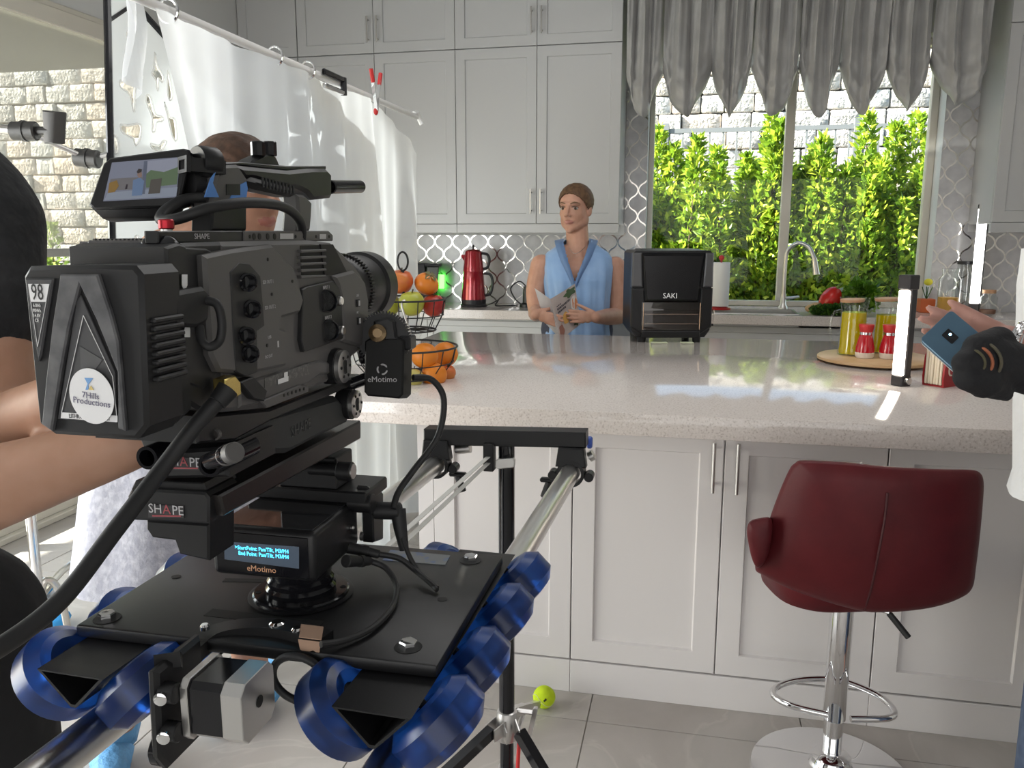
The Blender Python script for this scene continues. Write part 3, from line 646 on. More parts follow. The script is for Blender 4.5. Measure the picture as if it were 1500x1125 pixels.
# ---- air fryer, turned towards the viewer
org = PZ(983, 502, ZI); org.z = ZI
X = oriented(None, org, RT, FH)
AFW, AFH, AFD = .365, .415, .33
T = thing('air_fryer', 'black air fryer oven with glass window on the island in front of the window', 'air fryer', org)
M['af_black'] = mat('fryer_black', (.014, .014, .015), .4, spec=.35); M['af_grey'] = mat('fryer_grey', (.10, .10, .105), .35, .3)
bm = nb(); prism(bm, [(-.155, .02, .022), (.155, .02, .022), (.178, .02, .055), (.178, .02, .40), (.165, .02, .412), (-.165, .02, .412), (-.178, .02, .40), (-.178, .02, .055)], (0, AFD-.02, 0), .004); obj('body', place(bm, X), M['af_black'], T)
for s in (-1, 1):
    bm = nb(); prism(bm, [(s*.120, -.002, .03), (s*.183, .012, .07), (s*.183, .012, .245), (s*.128, -.004, .245)], (0, .05, 0), .006); obj('lower_pillar', place(bm, X), M['af_black'], T)
    bm = nb(); prism(bm, [(s*.136, -.004, .250), (s*.183, .012, .250), (s*.181, .012, .402), (s*.143, .0, .402)], (0, .05, 0), .006); obj('upper_pillar', place(bm, X), M['af_grey'], T)
bm = nb(); prism(bm, [(-.124, -.012, .185), (.116, -.012, .185), (.140, -.004, .40), (-.146, -.004, .40)], (0, .05, 0), .012); obj('control_panel', place(bm, X), mat('panel_black', (.006, .006, .007), .2, spec=.3), T)
bm = nb(); prism(bm, [(-.15, .01, .402), (.15, .01, .402), (.135, .10, .418), (-.135, .10, .418)], (0, .18, 0), .004); obj('top_cover', place(bm, X), M['af_black'], T)
bm = nb(); box(bm, (-.138, .012, .058), (.132, .02, .182)); obj('window_recess', place(bm, X), mat('fryer_inside', (.03, .024, .02), .5), T, 0)
bm = nb(); box(bm, (-.138, -.004, .056), (.132, .0, .184), .0015); obj('glass_window', place(bm, X), pane_mat('fryer_glass', (.55, .5, .46), refl=.06), T)
for z in (.085, .128):
    bm = nb(); cyl(bm, (-.13, .006, z), (.124, .006, z), .0016, seg=6)
    for k in range(14): cyl(bm, (-.12+k*.018, .006, z), (-.12+k*.018, .011, z+.004), .001, seg=4)
    obj('rack', place(bm, X), M['chrome'], T)
for x in (-.13, .125):
    bm = nb(); tube(bm, [(x, -.003, .06), (x, -.005, .18)], .0016, 6); obj('window_trim', place(bm, X), mat('copper_trim', (.55, .38, .25), .2, 1), T)
bm = nb(); prism(bm, [(-.135, .0, .022), (.13, .0, .022), (.128, -.004, .054), (-.135, -.004, .054)], (0, .04, 0), .003); obj('lower_panel', place(bm, X), M['af_black'], T)
for x in (-.13, .12):
    for y in (.03, .27):
        bm = nb(); cyl(bm, (x, y, 0), (x, y, .024), .017, .02, seg=14); obj('foot', place(bm, X), M['rubber'], T)
text('logo', 'SAKI', .034, mat('logo_white', (.85, .85, .85), .5), X @ Vector((-.014, -.014, .212)), RT, UP, T, ext=.0006, sx=.95)
bm = nb(); box(bm, (-.092, -.03, .0004), (-.02, .012, .003)); tag(obj('paper_slip', place(bm, X), mat('pale_green_paper', (.70, .74, .52), .7), None, 0), 'pale green paper slip under the left front edge of the air fryer', 'paper')
bm = nb(); box(bm, (.042, -.03, .0004), (.098, .012, .003)); tag(obj('paper_slip', place(bm, X), mat('pale_green_paper2', (.70, .74, .52), .7), None, 0), 'pale green paper slip under the right front edge of the air fryer', 'paper')
# ---- round board with oil jugs and shakers
bc = Vector((.705, 3.36, ZI))
M['bamboo'] = mat('bamboo', (.52, .33, .17), .4, var=(9, (.62, .43, .24), .35, .7))
T = thing('round_board', 'round bamboo turntable board under the oil jugs on the island', 'board', bc)
bm = nb(); lathe(bm, [(.205, .006), (.214, .010), (.214, .019), (.208, .023)], bc, seg=56); obj('disc', bm, M['bamboo'], T)
bm = nb(); lathe(bm, [(.10, 0), (.10, .006)], bc, seg=30); obj('turning_base', bm, M['black'], T)
zb = ZI+.0235
M['clear'] = pane_mat('clear_glass', (.95, .97, .96), refl=.07, fres=.9)
M['oil'] = mat('olive_oil', (.74, .58, .008), .08, trans=.35, ior=1.2)
M['cork'] = mat('wood_lid', (.55, .31, .17), .5)
def jug(x, y, label, fill):
    T = thing('oil_jug', label, 'jug', (x, y, zb), 'glass oil jugs on the round board'); o = Vector((x, y, zb))
    bm = nb(); lathe(bm, [(.030, .001), (.052, .002), (.0535, .012), (.050, .03), (.047, .12), (.046, .17), (.052, .205), (.055, .222)], o, seg=30)
    for f in [f for f in bm.faces if len(f.verts) > 4 and f.calc_center_median().z > zb+.2]: bm.faces.remove(f)
    obj('glass_body', bm, M['clear'], T, 60)
    bm = nb(); lathe(bm, [(0, .006), (.046, .006), (.049, .016), (.0465, .032), (.0445, .12), (.044, fill), (0, fill)], o, seg=28); obj('oil', bm, M['oil'], T, 60)
    bm = nb(); lathe(bm, [(0, .205), (.042, .205), (.044, .208), (.044, .216), (0, .218)], o + Vector((0, 0, 0)), Vector((-.05, -.02, 1)), seg=28); obj('lid', bm, M['cork'], T)
    bm = nb(); tube(bm, smooth_path([o+RT*-.045+UP*.17, o+RT*-.075+UP*.165, o+RT*-.088+UP*.13, o+RT*-.086+UP*.07, o+RT*-.07+UP*.045, o+RT*-.05+UP*.04], 5), .0055, 8); obj('handle', bm, M['clear'], T, 60)
p1 = PZ(1249, 521, zb); p2 = PZ(1302, 520, zb)
jug(p1.x, p1.y+.03, 'tall glass jug of yellow oil with wooden lid, left of the two on the board', .165)
jug(p2.x, p2.y+.06, 'glass jug of yellow oil with wooden lid, half behind the standing light tube', .150)
M['redglass'] = mat('red_glass', (.48, .012, .02), .12, coat=.5); M['salt'] = mat('salt', (.80, .72, .64), .3)
def shaker_pot(x, y, label):
    T = thing('shaker', label, 'shaker', (x, y, zb), 'red shakers on the round board'); o = Vector((x, y, zb))
    bm = nb(); lathe(bm, [(.028, 0), (.033, .006), (.0345, .022)], o, seg=24); obj('base', bm, M['salt'], T)
    bm = nb(); lathe(bm, [(.0345, .022), (.034, .04), (.026, .075), (.022, .088)], o, seg=24); obj('body', bm, M['redglass'], T)
    bm = nb(); lathe(bm, [(.0225, .088), (.023, .098)], o, seg=24); obj('collar', bm, M['chrome'], T)
    bm = nb(); lathe(bm, [(.0225, .098), (.028, .122), (.027, .127), (0, .129)], o, seg=24); obj('cap', bm, mat('red_cap', (.55, .03, .03), .4), T)
q1 = PZ(1266, 524, zb); q2 = PZ(1301, 525, zb)
shaker_pot(q1.x, q1.y, 'red salt shaker in front of the left oil jug'); shaker_pot(q2.x, q2.y, 'red shaker beside the standing light tube')
# ---- light tubes
M['led'] = mat('led_strip', (1, 1, 1), .4, emit=(1, .93, .80), estr=9); M['led2'] = mat('led_strip_cool', (1, 1, 1), .4, emit=(1, .98, .96), estr=7)
M['tubebody'] = mat('tube_body', (.055, .05, .052), .35, .4)
def light_tube(org, h, wd, ang, label, led, cap):
    T = thing('light_tube', label, 'lamp', org, 'standing light tubes'); r = Matrix.Rotation(ang, 3, 'Z'); X = oriented(None, org, r @ RT, r @ FH)
    b = wd/2; bm = nb(); box(bm, (-b, -b+.012, 0), (b, b, h), .004); obj('housing', place(bm, X), M['tubebody'], T)
    bm = nb(); box(bm, (-b+.002, -b, h*.10), (b-.002, -b+.0119, h*(.87 if cap else .965)), .002); obj('led_strip', place(bm, X), led, T)
    bm = nb(); box(bm, (-b-.002, -b-.002, h*(.88 if cap else .97)), (b+.002, b+.002, h+.004), .003); obj('end_cap', place(bm, X), M['tubebody'], T)
    bm = nb(); box(bm, (-b-.001, -b-.001, .0), (b+.001, b+.001, h*.095), .003); ft = obj('foot_block', place(bm, X), M['tubebody'], T)
    bm = nb(); cyl(bm, (b-.004, -.0, .018), (b+.012, -.0, .018), .011, seg=16); obj('screw', place(bm, X), M['steel'], ft)
lo = PZ(1321, 566, ZI); light_tube(lo+Vector((0, .02, 0)), .352, .042, math.radians(-66), 'short lit light tube standing on the island beside the oil jugs', M['led'], True)
lp = PY(1427, 452, 5.62); lp.z = .9195; light_tube(lp, .66, .056, math.radians(-38), 'tall lit light tube on the back worktop at the right', M['led2'], False)
# ---- napkin holder
nh = PZ(1380, 568, ZI); X = oriented(None, nh, Vector((math.cos(.75), math.sin(.75), 0)), Vector((-math.sin(.75), math.cos(.75), 0)))
T = thing('napkin_holder', 'red patterned napkin holder full of cream napkins behind the blue phone', 'napkin holder', nh)
M['redmet'] = mat('red_enamel', (.36, .015, .02), .35)
for y in (-.006, .062):
    bm = nb(); pts = [(0, y, 0), (.15, y, 0), (.155, y, .03), (.15, y, .09)] + [(.075+.075*math.cos(t), y, .09+.045*math.sin(t)) for t in np.linspace(.2, PI-.2, 8)] + [(0, y, .09), (-.005, y, .03)]
    prism(bm, pts, (0, .006, 0)); s = obj('side_plate', place(bm, X), M['redmet'], T)
    for k in range(4):
        bm = nb(); tube(bm, [(.03+.03*k+.012*math.cos(t), y-.0005, .055+.022*math.sin(t)*(1 if k % 2 else .8)) for t in np.linspace(0, 5, 9)], .003, 6); obj('cream_scroll', place(bm, X), mat('cream_paint', (.75, .68, .58), .5), s)
bm = nb(); box(bm, (0, 0, 0), (.15, .062, .006)); obj('base', place(bm, X), M['redmet'], T)
bm = nb()
for k in range(6): box(bm, (-.004-.002*(k % 2), .003+k*.0097, .007), (.148, .0115+k*.0097, .118+.004*(k % 3)), .002)
obj('napkin_stack', place(bm, X), mat('cream_paper', (.85, .74, .58), .8), T, 0)
# ---- two-tier wire fruit basket and its fruit
fc = PZ(594, 556, ZI); fc.z = ZI; FD = (fc-_C).dot(_F)
def zat(py_): return PD(594, py_, FD).z
M['wire'] = mat('black_wire', (.015, .015, .015), .45)
T = thing('fruit_basket', 'two-tier black wire fruit basket on the island behind the film camera', 'basket', fc)
zr1, zb2, zr2, ztop = zat(506), zat(474), zat(436), zat(372)
def bowl(nm, z0, z1, r0, r1):
    bm = nb()
    circ = lambda r, z, w_: tube(bm, [fc + Vector((r*math.cos(t), r*math.sin(t), z-ZI)) for t in np.linspace(0, 2*PI, 40, endpoint=False)], w_, 6, closed=True)
    rm = r0*.25+r1*.75; circ(r1, z1, .0035); circ(rm, (z0+z1)/2, .002); circ(r0, z0+.003, .003)
    for k in range(14):
        a = 2*PI*k/14; d = Vector((math.cos(a), math.sin(a), 0))
        tube(bm, [fc+d*r1+UP*(z1-ZI), fc+d*rm+UP*((z0+z1)/2-ZI), fc+d*r0+UP*(z0+.003-ZI), fc+d*.012+UP*(z0+.004-ZI)], .002, 5)
    return obj(nm, bm, M['wire'], T)
bowl('lower_bowl', ZI+.012, zr1, .125, .176); bowl('upper_bowl', zb2-.02, zr2, .105, .140)
bm = nb(); cyl(bm, fc+UP*.012, fc+UP*(ztop-.05-ZI), .0045, seg=8); tube(bm, [fc+RT*.017*math.cos(t)+UP*(ztop-.022-ZI+.03*math.sin(t)) for t in np.linspace(0, 2*PI, 24, endpoint=False)], .0035, 6, closed=True); obj('pole', bm, M['wire'], T)
for k in range(3):
    bm = nb(); a = 2.1*k; ell(bm, fc+Vector((.085*math.cos(a), .085*math.sin(a), .006)), .006, 8, 6); obj('foot', bm, M['wire'], T)
bm = nb(); tube(bm, smooth_path([fc+RT*.02-FH*.128+UP*(zr2-ZI+.005), fc+RT*.012-FH*.14+UP*(zr2-ZI-.01), fc+RT*.032-FH*.13+UP*(zb2-ZI-.0), fc+RT*.036-FH*.115+UP*(zb2-ZI-.028)], 5), .0035, 6); obj('hook', bm, M['steel'], T)
M['orange'] = mat('orange_peel', (.78, .24, .02), .42, bump=(220, .25, .0015)); M['greenapple'] = mat('green_apple', (.42, .44, .06), .3, var=(30, (.55, .56, .16), .55, .75)); M['redapple'] = mat('red_apple', (.35, .02, .02), .3, var=(9, (.55, .10, .04), .45, .75)); M['blush'] = mat('blush_apple', (.62, .13, .04), .3, var=(8, (.72, .36, .08), .45, .7)); M['persim'] = mat('persimmon', (.74, .22, .025), .35); M['pear'] = mat('pear_skin', (.62, .55, .16), .4); M['stalk'] = mat('stalk', (.10, .07, .03), .8); M['calyx'] = mat('calyx', (.20, .19, .09), .8)
def fruit(nm, label, cat, x, y, rpx, m, kind, dd=0, group=None):
    D = FD+dd; c = PD(x, y, D); r = rpx*D/FPX
    T = thing(nm, label, cat, c-UP*r, group)
    bm = nb()
    if kind == 'orange': ell(bm, c, (r, r, r*.95), 24, 16)
    elif kind == 'persim': ell(bm, c, (r, r, r*.86), 24, 16, Matrix.Rotation(.5, 3, 'Y'))
    elif kind == 'pear': lathe(bm, [(0, -r), (r*.6, -r*.92), (r*.95, -r*.4), (r*.9, .1*r), (r*.6, .7*r), (r*.38, 1.2*r), (.2*r, 1.4*r), (0, 1.42*r)], c, Vector((-.5, -.4, .7)), 20)
    else: lathe(bm, [(0, -.72*r), (r*.2, -.84*r), (r*.45, -.86*r), (r*.8, -.55*r), (r, 0), (r*.95, .4*r), (r*.7, .78*r), (r*.35, .88*r), (r*.12, .78*r), (0, .62*r)], c, Vector((random.uniform(-.25, .25), -.15, 1)), 24)
    obj('flesh', bm, m, T, 70)
    bm = nb()
    if kind == 'persim':
        d = Matrix.Rotation(.5, 3, 'Y') @ (Vector((0, 0, 1))); a, u, v = frame_of((d - FH*.5).normalized())
        for k in range(4):
            t = k*PI/2+.4; e = u*math.cos(t)+v*math.sin(t); s = a.cross(e); p = c+a*r*.88
            vs_ = [bm.verts.new(q) for q in (p, p+e*r*.35+s*r*.25+a*.004, p+e*r*.62-a*r*.10, p+e*r*.35-s*r*.25+a*.004)]; bm.faces.new(vs_)
        cyl(bm, c+a*r*.86, c+a*r*1.02, r*.07, seg=8); obj('calyx', bm, M['calyx'], T, 0)
    elif kind == 'orange': ell(bm, c+UP*r*.94, (r*.09, r*.09, r*.04), 8, 6); obj('navel', bm, M['calyx'], T)
    else: tube(bm, [c+UP*r*.6, c+UP*r*.9+RT*r*.06, c+UP*r*1.12+RT*r*.14], [r*.05, r*.045, r*.06], 6); obj('stalk', bm, M['stalk'], T)
fruit('apple', 'blushing red-orange apple at the top left of the upper basket', 'apple', 587, 413, 18.5, M['blush'], 'apple', -.04, 'apples in the basket')
fruit('persimmon', 'orange persimmon with dry leaf crown on top of the upper basket', 'persimmon', 625, 416, 18.5, M['persim'], 'persim', -.02)
fruit('apple', 'whole green apple at the front of the upper basket', 'apple', 603, 445, 19, M['greenapple'], 'apple', -.075, 'apples in the basket')
fruit('apple', 'green apple at the left of the upper basket behind the lens', 'apple', 570, 447, 17, M['greenapple'], 'apple', -.03, 'apples in the basket')
fruit('apple', 'dark red apple at the right of the upper basket', 'apple', 635, 448, 17, M['redapple'], 'apple', -.03, 'apples in the basket')
fruit('orange', 'orange at the top left of the lower basket beside the black motor', 'orange', 622, 521, 20, M['orange'], 'orange', -.06, 'oranges in the lower basket')
fruit('orange', 'orange at the top right of the lower basket', 'orange', 652, 519, 19, M['orange'], 'orange', .06, 'oranges in the lower basket')
fruit('orange', 'orange low in the front of the lower basket', 'orange', 636, 549, 19, M['orange'], 'orange', -.05, 'oranges in the lower basket')
fruit('apple', 'small red apple low at the right of the lower basket', 'apple', 655, 547, 13, M['blush'], 'apple', .03, 'apples in the basket')
fruit('pear', 'yellow pear low in the lower basket by the black motor', 'pear', 606, 552, 14, M['pear'], 'pear', -.085)
# ================================================================== things on the back worktop
ZW = .9195
def back(x, y, Y): p = PY(x, y, Y); return Vector((p.x, Y, ZW))
# red double teapot on an electric base
k = back(694, 449, 5.47); T = thing('electric_teapot', 'tall red two-tier electric teapot on the back worktop', 'teapot', k)
M['redsteel'] = mat('red_steel', (.30, .008, .016), .16, .35, coat=.6)
bm = nb(); lathe(bm, [(.088, 0), (.09, .012), (.084, .02)], k, seg=32); obj('power_base', bm, M['black'], T)
bm = nb(); lathe(bm, [(.084, .02), (.085, .05)], k, seg=32); obj('base_band', bm, M['black'], T)
bm = nb(); lathe(bm, [(.084, .05), (.076, .14), (.068, .235), (.070, .24)], k, seg=36); obj('lower_kettle', bm, M['redsteel'], T)
bm = nb(); lathe(bm, [(.070, .24), (.064, .31), (.056, .372), (.05, .376)], k, seg=36); obj('upper_pot', bm, M['redsteel'], T)
bm = nb(); lathe(bm, [(.052, .376), (.04, .384), (0, .388)], k, seg=28); l_ = obj('lid', bm, M['redsteel'], T)
bm = nb(); lathe(bm, [(.008, .386), (.007, .398), (.010, .405), (.006, .416), (0, .417)], k, seg=12); obj('knob', bm, M['black'], l_)
for nm, pts in (('lower_handle', [(.07, .225), (.115, .215), (.13, .16), (.115, .09), (.08, .075)]), ('upper_handle', [(.055, .36), (.095, .35), (.108, .31), (.095, .265), (.068, .255)])):
    bm = nb(); tube(bm, smooth_path([k+RT*a+UP*b for a, b in pts], 5), .0095, 8); obj(nm, bm, M['black'], T)
bm = nb(); prism(bm, [k+RT*-.058+UP*.30, k+RT*-.085+UP*.34, k+RT*-.082+UP*.35, k+RT*-.056+UP*.35], FH*.02); obj('spout', bm, M['redsteel'], T)
bm = nb(); pts = [k+RT*.09+FH*.03+UP*.006, k+RT*.13+FH*.06+UP*.02, k+RT*.17-FH*.01+UP*.045, k+RT*.15-FH*.06+UP*.012, k+RT*.22+UP*.005, k+RT*.30+FH*.05+UP*.005]; tube(bm, smooth_path(pts, 6), .004, 6); obj('power_cord', bm, M['black'], T)
# black coffee grinder box with dark glass jar, and its green standby glow
k = back(622, 447, 5.56); T = thing('coffee_machine', 'low black kitchen machine with smoked container beneath the left cabinet', 'appliance', k)
bm = nb(); prism(bm, [k+RT*-.15, k+RT*.10, k+RT*.10+UP*.06, k+RT*.02+UP*.08, k+RT*.005+UP*.285, k+RT*-.15+UP*.285], FH*.17, .006); obj('body', bm, M['black'], T)
bm = nb(); prism(bm, [k+RT*.014+UP*.09, k+RT*.092+UP*.09, k+RT*.105+UP*.262, k+RT*.02+UP*.262], FH*.15, .006); obj('smoked_container', bm, mat('smoked_plastic', (.10, .11, .10), .15, coat=.3), T)
bm = nb(); prism(bm, [k+RT*.004+UP*.264, k+RT*.115+UP*.264, k+RT*.115+UP*.28, k+RT*.004+UP*.284], FH*.17, .004); obj('lid', bm, M['black'], T)
bm = nb(); box(bm, k+RT*.085+FH*.178+UP*.10, k+RT*.125+FH*.182+UP*.20); obj('status_light', bm, mat('green_led', (.05, .4, .05), .5, emit=(.08, 1, .06), estr=6), T)
# small black jug half hidden behind the woman
k = back(772, 449, 5.5); T = thing('hand_blender', 'black cordless appliance with looped cord beside the woman in blue', 'appliance', k)
bm = nb(); lathe(bm, [(.05, 0), (.05, .02), (.03, .03), (.028, .12), (.024, .14), (0, .145)], k, seg=20); obj('body', bm, M['black'], T)
bm = nb(); tube(bm, smooth_path([k+UP*.13+FH*.03, k+RT*-.05+UP*.17+FH*.06, k+RT*-.11+UP*.12+FH*.09, k+RT*-.08+UP*.05+FH*.08, k+RT*-.03+UP*.008+FH*.06], 5), .0045, 6); obj('cord', bm, M['black'], T)
# paper towel
k = back(1054, 448, 5.60); k.x += .0; T = thing('paper_towel_holder', 'roll of white paper towel on a red stand right of the air fryer', 'paper towel', k)
bm = nb(); lathe(bm, [(.07, .0), (.072, .008), (.03, .02)], k, seg=28); obj('stand_base', bm, M['red'], T)
bm = nb(); lathe(bm, [(.02, .022), (.056, .022), (.057, .03), (.057, .30), (.055, .305), (.02, .305)], k, seg=30, closed=True); obj('paper_roll', bm, mat('tissue', (.82, .82, .80), .9, bump=(120, .3, .002)), T)
bm = nb(); cyl(bm, k+UP*.02, k+UP*.32, .006, seg=8); ell(bm, k+UP*.335, .018, 14, 10); obj('knob', bm, M['red'], T)
# tap
k = back(1147, 447, 5.72); T = thing('kitchen_tap', 'tall curved brushed-steel kitchen tap in front of the window', 'tap', k)
bm = nb(); lathe(bm, [(.030, 0), (.030, .012), (.018, .03), (.017, .10)], k, seg=20); obj('tap_base', bm, M['steel'], T)
r_ = Vector((.93, -.36, 0)).normalized(); sp = smooth_path([k+UP*.08, k+UP*.30, k+r_*.015+UP*.385, k+r_*.075+UP*.43, k+r_*.145+UP*.40, k+r_*.185+UP*.32], 6)
bm = nb(); tube(bm, sp, .0125, 12); obj('neck', bm, M['steel'], T)
bm = nb(); cyl(bm, k+r_*.18+UP*.335, k+r_*.20+UP*.23, .0165, .021, seg=14); obj('spray_head', bm, M['steel'], T)
bm = nb(); tube(bm, [k+UP*.07, k+r_*.05+UP*.075, k+r_*.10+UP*.085], [.011, .009, .007], 10); obj('lever', bm, M['steel'], T)
# vegetables at the right of the sink
def lump(nm, label, cat, c, r, m, seed, amp=.2, parts=None):
    bm = nb(); ell(bm, c, r, 22, 14)
    for v in bm.verts: v.co += (v.co-Vector(c))*amp*noise.noise((v.co-Vector(c))*18+Vector((seed, 0, 0)))
    return obj(nm, bm, m, None, 80) if parts is None else obj(nm, bm, m, parts, 80)
k = back(1217, 430, 5.42); T = thing('red_pepper', 'large red pepper leaning on the greens at the right of the sink', 'pepper', (k.x, 5.42, ZW))
c = Vector((k.x, 5.42, ZW+.088)); bm = nb(); ell(bm, c, (.060, .055, .084), 24, 16, Matrix.Rotation(.45, 3, 'Y'))
for v in bm.verts: a = math.atan2(v.co.y-c.y, v.co.x-c.x); v.co.x += .10*(v.co.x-c.x)*math.sin(3*a); v.co.y += .10*(v.co.y-c.y)*math.sin(3*a)
obj('flesh', bm, mat('pepper_red', (.55, .02, .015), .22), T, 80)
bm = nb(); tube(bm, [c+Vector((.03, -.01, .065)), c+Vector((.045, -.015, .09)), c+Vector((.06, -.01, .10))], .008, 8); obj('stalk', bm, mat('pepper_stalk', (.16, .26, .05), .6), T)
k2 = back(1196, 440, 5.40); tag(lump('potato', '', '', (k2.x, 5.40, ZW+.034), (.065, .045, .034), mat('potato_skin', (.55, .36, .18), .7, bump=(60, .3, .003)), 2, .12), 'pale brown potato left of the red pepper', 'potato')
def bunch(nm, label, cat, cx, cy, cz, rx, ry, rz, n, L, m, stems=5):
    T = thing(nm, label, cat, (cx, cy, ZW)); d = rng.normal(0, 1, (n, 3)); d /= np.linalg.norm(d, axis=1)[:, None]; d *= (rng.uniform(.3, 1, n)**.4)[:, None]
    P = d*np.array([rx, ry, rz])+np.array([cx, cy, cz]); P[:, 2] = np.maximum(P[:, 2], ZW+.004); me = leaves(P, d+np.array([0, 0, .3]), L, L*.8, .5)
    for v in me.vertices: v.co.z = max(v.co.z, ZW+.002)
    me.materials.append(m); f = link('foliage', me, T); f['kind'] = 'stuff'
    bm = nb()
    for s in range(stems): a = s*1.3; tube(bm, [(cx+.01*math.cos(a), cy+.01*math.sin(a), ZW+.005), (cx+rx*.6*math.cos(a), cy+ry*.6*math.sin(a), cz)], .004, 6)
    obj('stems', bm, mat(nm+'_stem', (.25, .35, .12), .6), T)
bunch('parsley_bunch', 'dark green parsley lying at the front edge of the back worktop', 'parsley', back(1218, 450, 5.32).x, 5.32, ZW+.028, .12, .055, .03, 1500, .022, M['leafdark'])
bunch('lettuce', 'bright green lettuce piled behind the left oil jug', 'lettuce', back(1262, 435, 5.48).x, 5.48, ZW+.10, .085, .07, .085, 700, .05, leaf_mat('lettuce_leaf', (.06, .16, .01), (.13, .30, .02), (.25, .42, .05)))
k = back(1243, 440, 5.56); tag(lump('cabbage', '', '', (k.x, 5.58, ZW+.08), (.085, .08, .08), mat('cabbage_green', (.26, .32, .22), .5, var=(12, (.45, .5, .38), .4, .7)), 5, .15), 'grey-green cabbage between the red pepper and the lettuce', 'cabbage')
# pots and jars at the right end
k = back(1356, 450, 5.66); T = thing('flower_pot', 'small square orange pot with a yellow flower right of the window', 'plant pot', k)
bm = nb(); prism(bm, [k+Vector((-.043, -.043, 0)), k+Vector((.043, -.043, 0)), k+Vector((.043, .043, 0)), k+Vector((-.043, .043, 0))], (0, 0, .085), .003); obj('pot', bm, mat('orange_pot', (.60, .13, .035), .5), T)
bm = nb(); [tube(bm, [k+UP*.08, k+Vector((.02*math.cos(a), .02*math.sin(a), .13)), k+Vector((.03*math.cos(a), .03*math.sin(a), .16))], .003, 5) for a in (0, 1.5, 3, 4.6)]; obj('stems', bm, M['leafdark'], T)
bm = nb(); ell(bm, k+Vector((.0, -.01, .19)), (.026, .02, .022), 10, 8); obj('blossom', bm, mat('yellow_petals', (.75, .68, .05), .6), T)
def jar(x, Y, label, r, h, fill, fm, lid):
    k = back(x, 450, Y); T = thing('glass_jar', label, 'jar', k, 'glass jars at the right end of the back worktop')
    bm = nb(); lathe(bm, [(r*.9, .001), (r, .012), (r, h*.82), (r*.75, h*.92), (r*.7, h)], k, seg=26)
    for f in [f for f in bm.faces if len(f.verts) > 4 and f.calc_center_median().z > ZW+h*.9]: bm.faces.remove(f)
    obj('glass', bm, M['clear'], T, 60)
    if fill: bm = nb(); lathe(bm, [(0, .006), (r*.9, .006), (r*.93, .02), (r*.93, fill), (0, fill)], k, seg=24); obj('contents', bm, fm, T)
    if lid: bm = nb(); lathe(bm, [(r*.78, h), (r*.8, h+.02), (0, h+.021)], k, seg=22); obj('lid', bm, lid, T)
    return k
M['honey'] = mat('golden_pasta', (.60, .30, .03), .5)
jar(1388, 5.52, 'large glass jar half full of golden pasta behind the hand with the phone', .062, .26, .105, M['honey'], M['clear'])
jar(1408, 5.70, 'empty clear glass jar with dark clasp between the pasta jar and the tall light tube', .058, .30, 0, None, M['black'])
jar(1447, 5.58, 'small glass jar with wooden lid right of the tall light tube', .048, .13, .03, mat('spice', (.22, .10, .06), .7), M['cork'])
# ================================================================== people
def skin_mat(name, col, col2):
    return mat(name, col, .48, sss=.12, var=(22, col2, .4, .7), spec=.35)
def limb(bm, pts, radii, seg=16, n=5):
    """tapered rounded limb through joints"""
    P = smooth_path(pts, n); m = len(pts)-1; R = []
    for i in range(len(P)):
        t = i/n; k = min(int(t), m-1); f = t-k; R.append(radii[k]*(1-f)+radii[k+1]*f)
    tube(bm, P, R, seg); ell(bm, P[0], R[0], 14, 10); ell(bm, P[-1], R[-1], 14, 10)
def remeshed(bm, voxel, iters=6, name='body'):
    me = bpy.data.meshes.new(name); bm.to_mesh(me); bm.free(); o = bpy.data.objects.new(name, me)
    r = o.modifiers.new('r', 'REMESH'); r.mode = 'VOXEL'; r.voxel_size = voxel
    s = o.modifiers.new('s', 'SMOOTH'); s.factor = .5; s.iterations = iters
    out = bench_mesh(o)
    out.polygons.foreach_set('use_smooth', [True]*len(out.polygons)); return out
def head_frame(c, fd, k, up=(0, 0, 1)):
    up = Vector(up).normalized(); fd = Vector(fd).normalized(); sd = fd.cross(up).normalized(); fd = up.cross(sd)
    X = Matrix((sd*k, fd*k, up*k)).transposed().to_4x4(); X.translation = Vector(c); return X
def head_shape(bm, X, neck=.0):
    b = nb()
    ell(b, (0, -.014, .036), (.074, .094, .078), 28, 18); ell(b, (0, .022, -.018), (.061, .066, .085), 24, 16); ell(b, (0, .030, -.070), (.046, .046, .042), 20, 12)
    ell(b, (0, .066, -.098), (.018, .016, .015))
    for s in (-1, 1):
        ell(b, (s*.036, .046, -.022), (.022, .022, .024)); ell(b, (s*.036, .022, -.062), (.022, .035, .030)); ell(b, (s*.011, .095, -.033), (.0075, .009, .007))
        ell(b, (s*.0705, -.008, -.008), (.007, .016, .027), rot=Matrix.Rotation(s*.25, 3, 'Z')); ell(b, (s*.054, .004, -.050), (.012, .032, .030))
    limb(b, [(0, .086, .014), (0, .098, -.012), (0, .107, -.028)], [.0075, .0085, .0105], 12)
    limb(b, [(-.046, .066, .022), (-.02, .082, .021), (0, .083, .019), (.02, .082, .021), (.046, .066, .022)], [.007, .010, .009, .010, .007], 10)
    limb(b, [(-.023, .078, -.060), (-.008, .0875, -.0572), (0, .0875, -.058), (.008, .0875, -.0572), (.023, .078, -.060)], [.002, .0040, .0036, .0040, .002], 10)
    limb(b, [(-.021, .077, -.063), (0, .0870, -.0660), (.021, .077, -.063)], [.002, .0048, .002], 10)
    bmesh.ops.transform(b, matrix=X, verts=b.verts[:]); me = bpy.data.meshes.new('t'); b.to_mesh(me); b.free(); bm.from_mesh(me); bpy.data.meshes.remove(me)
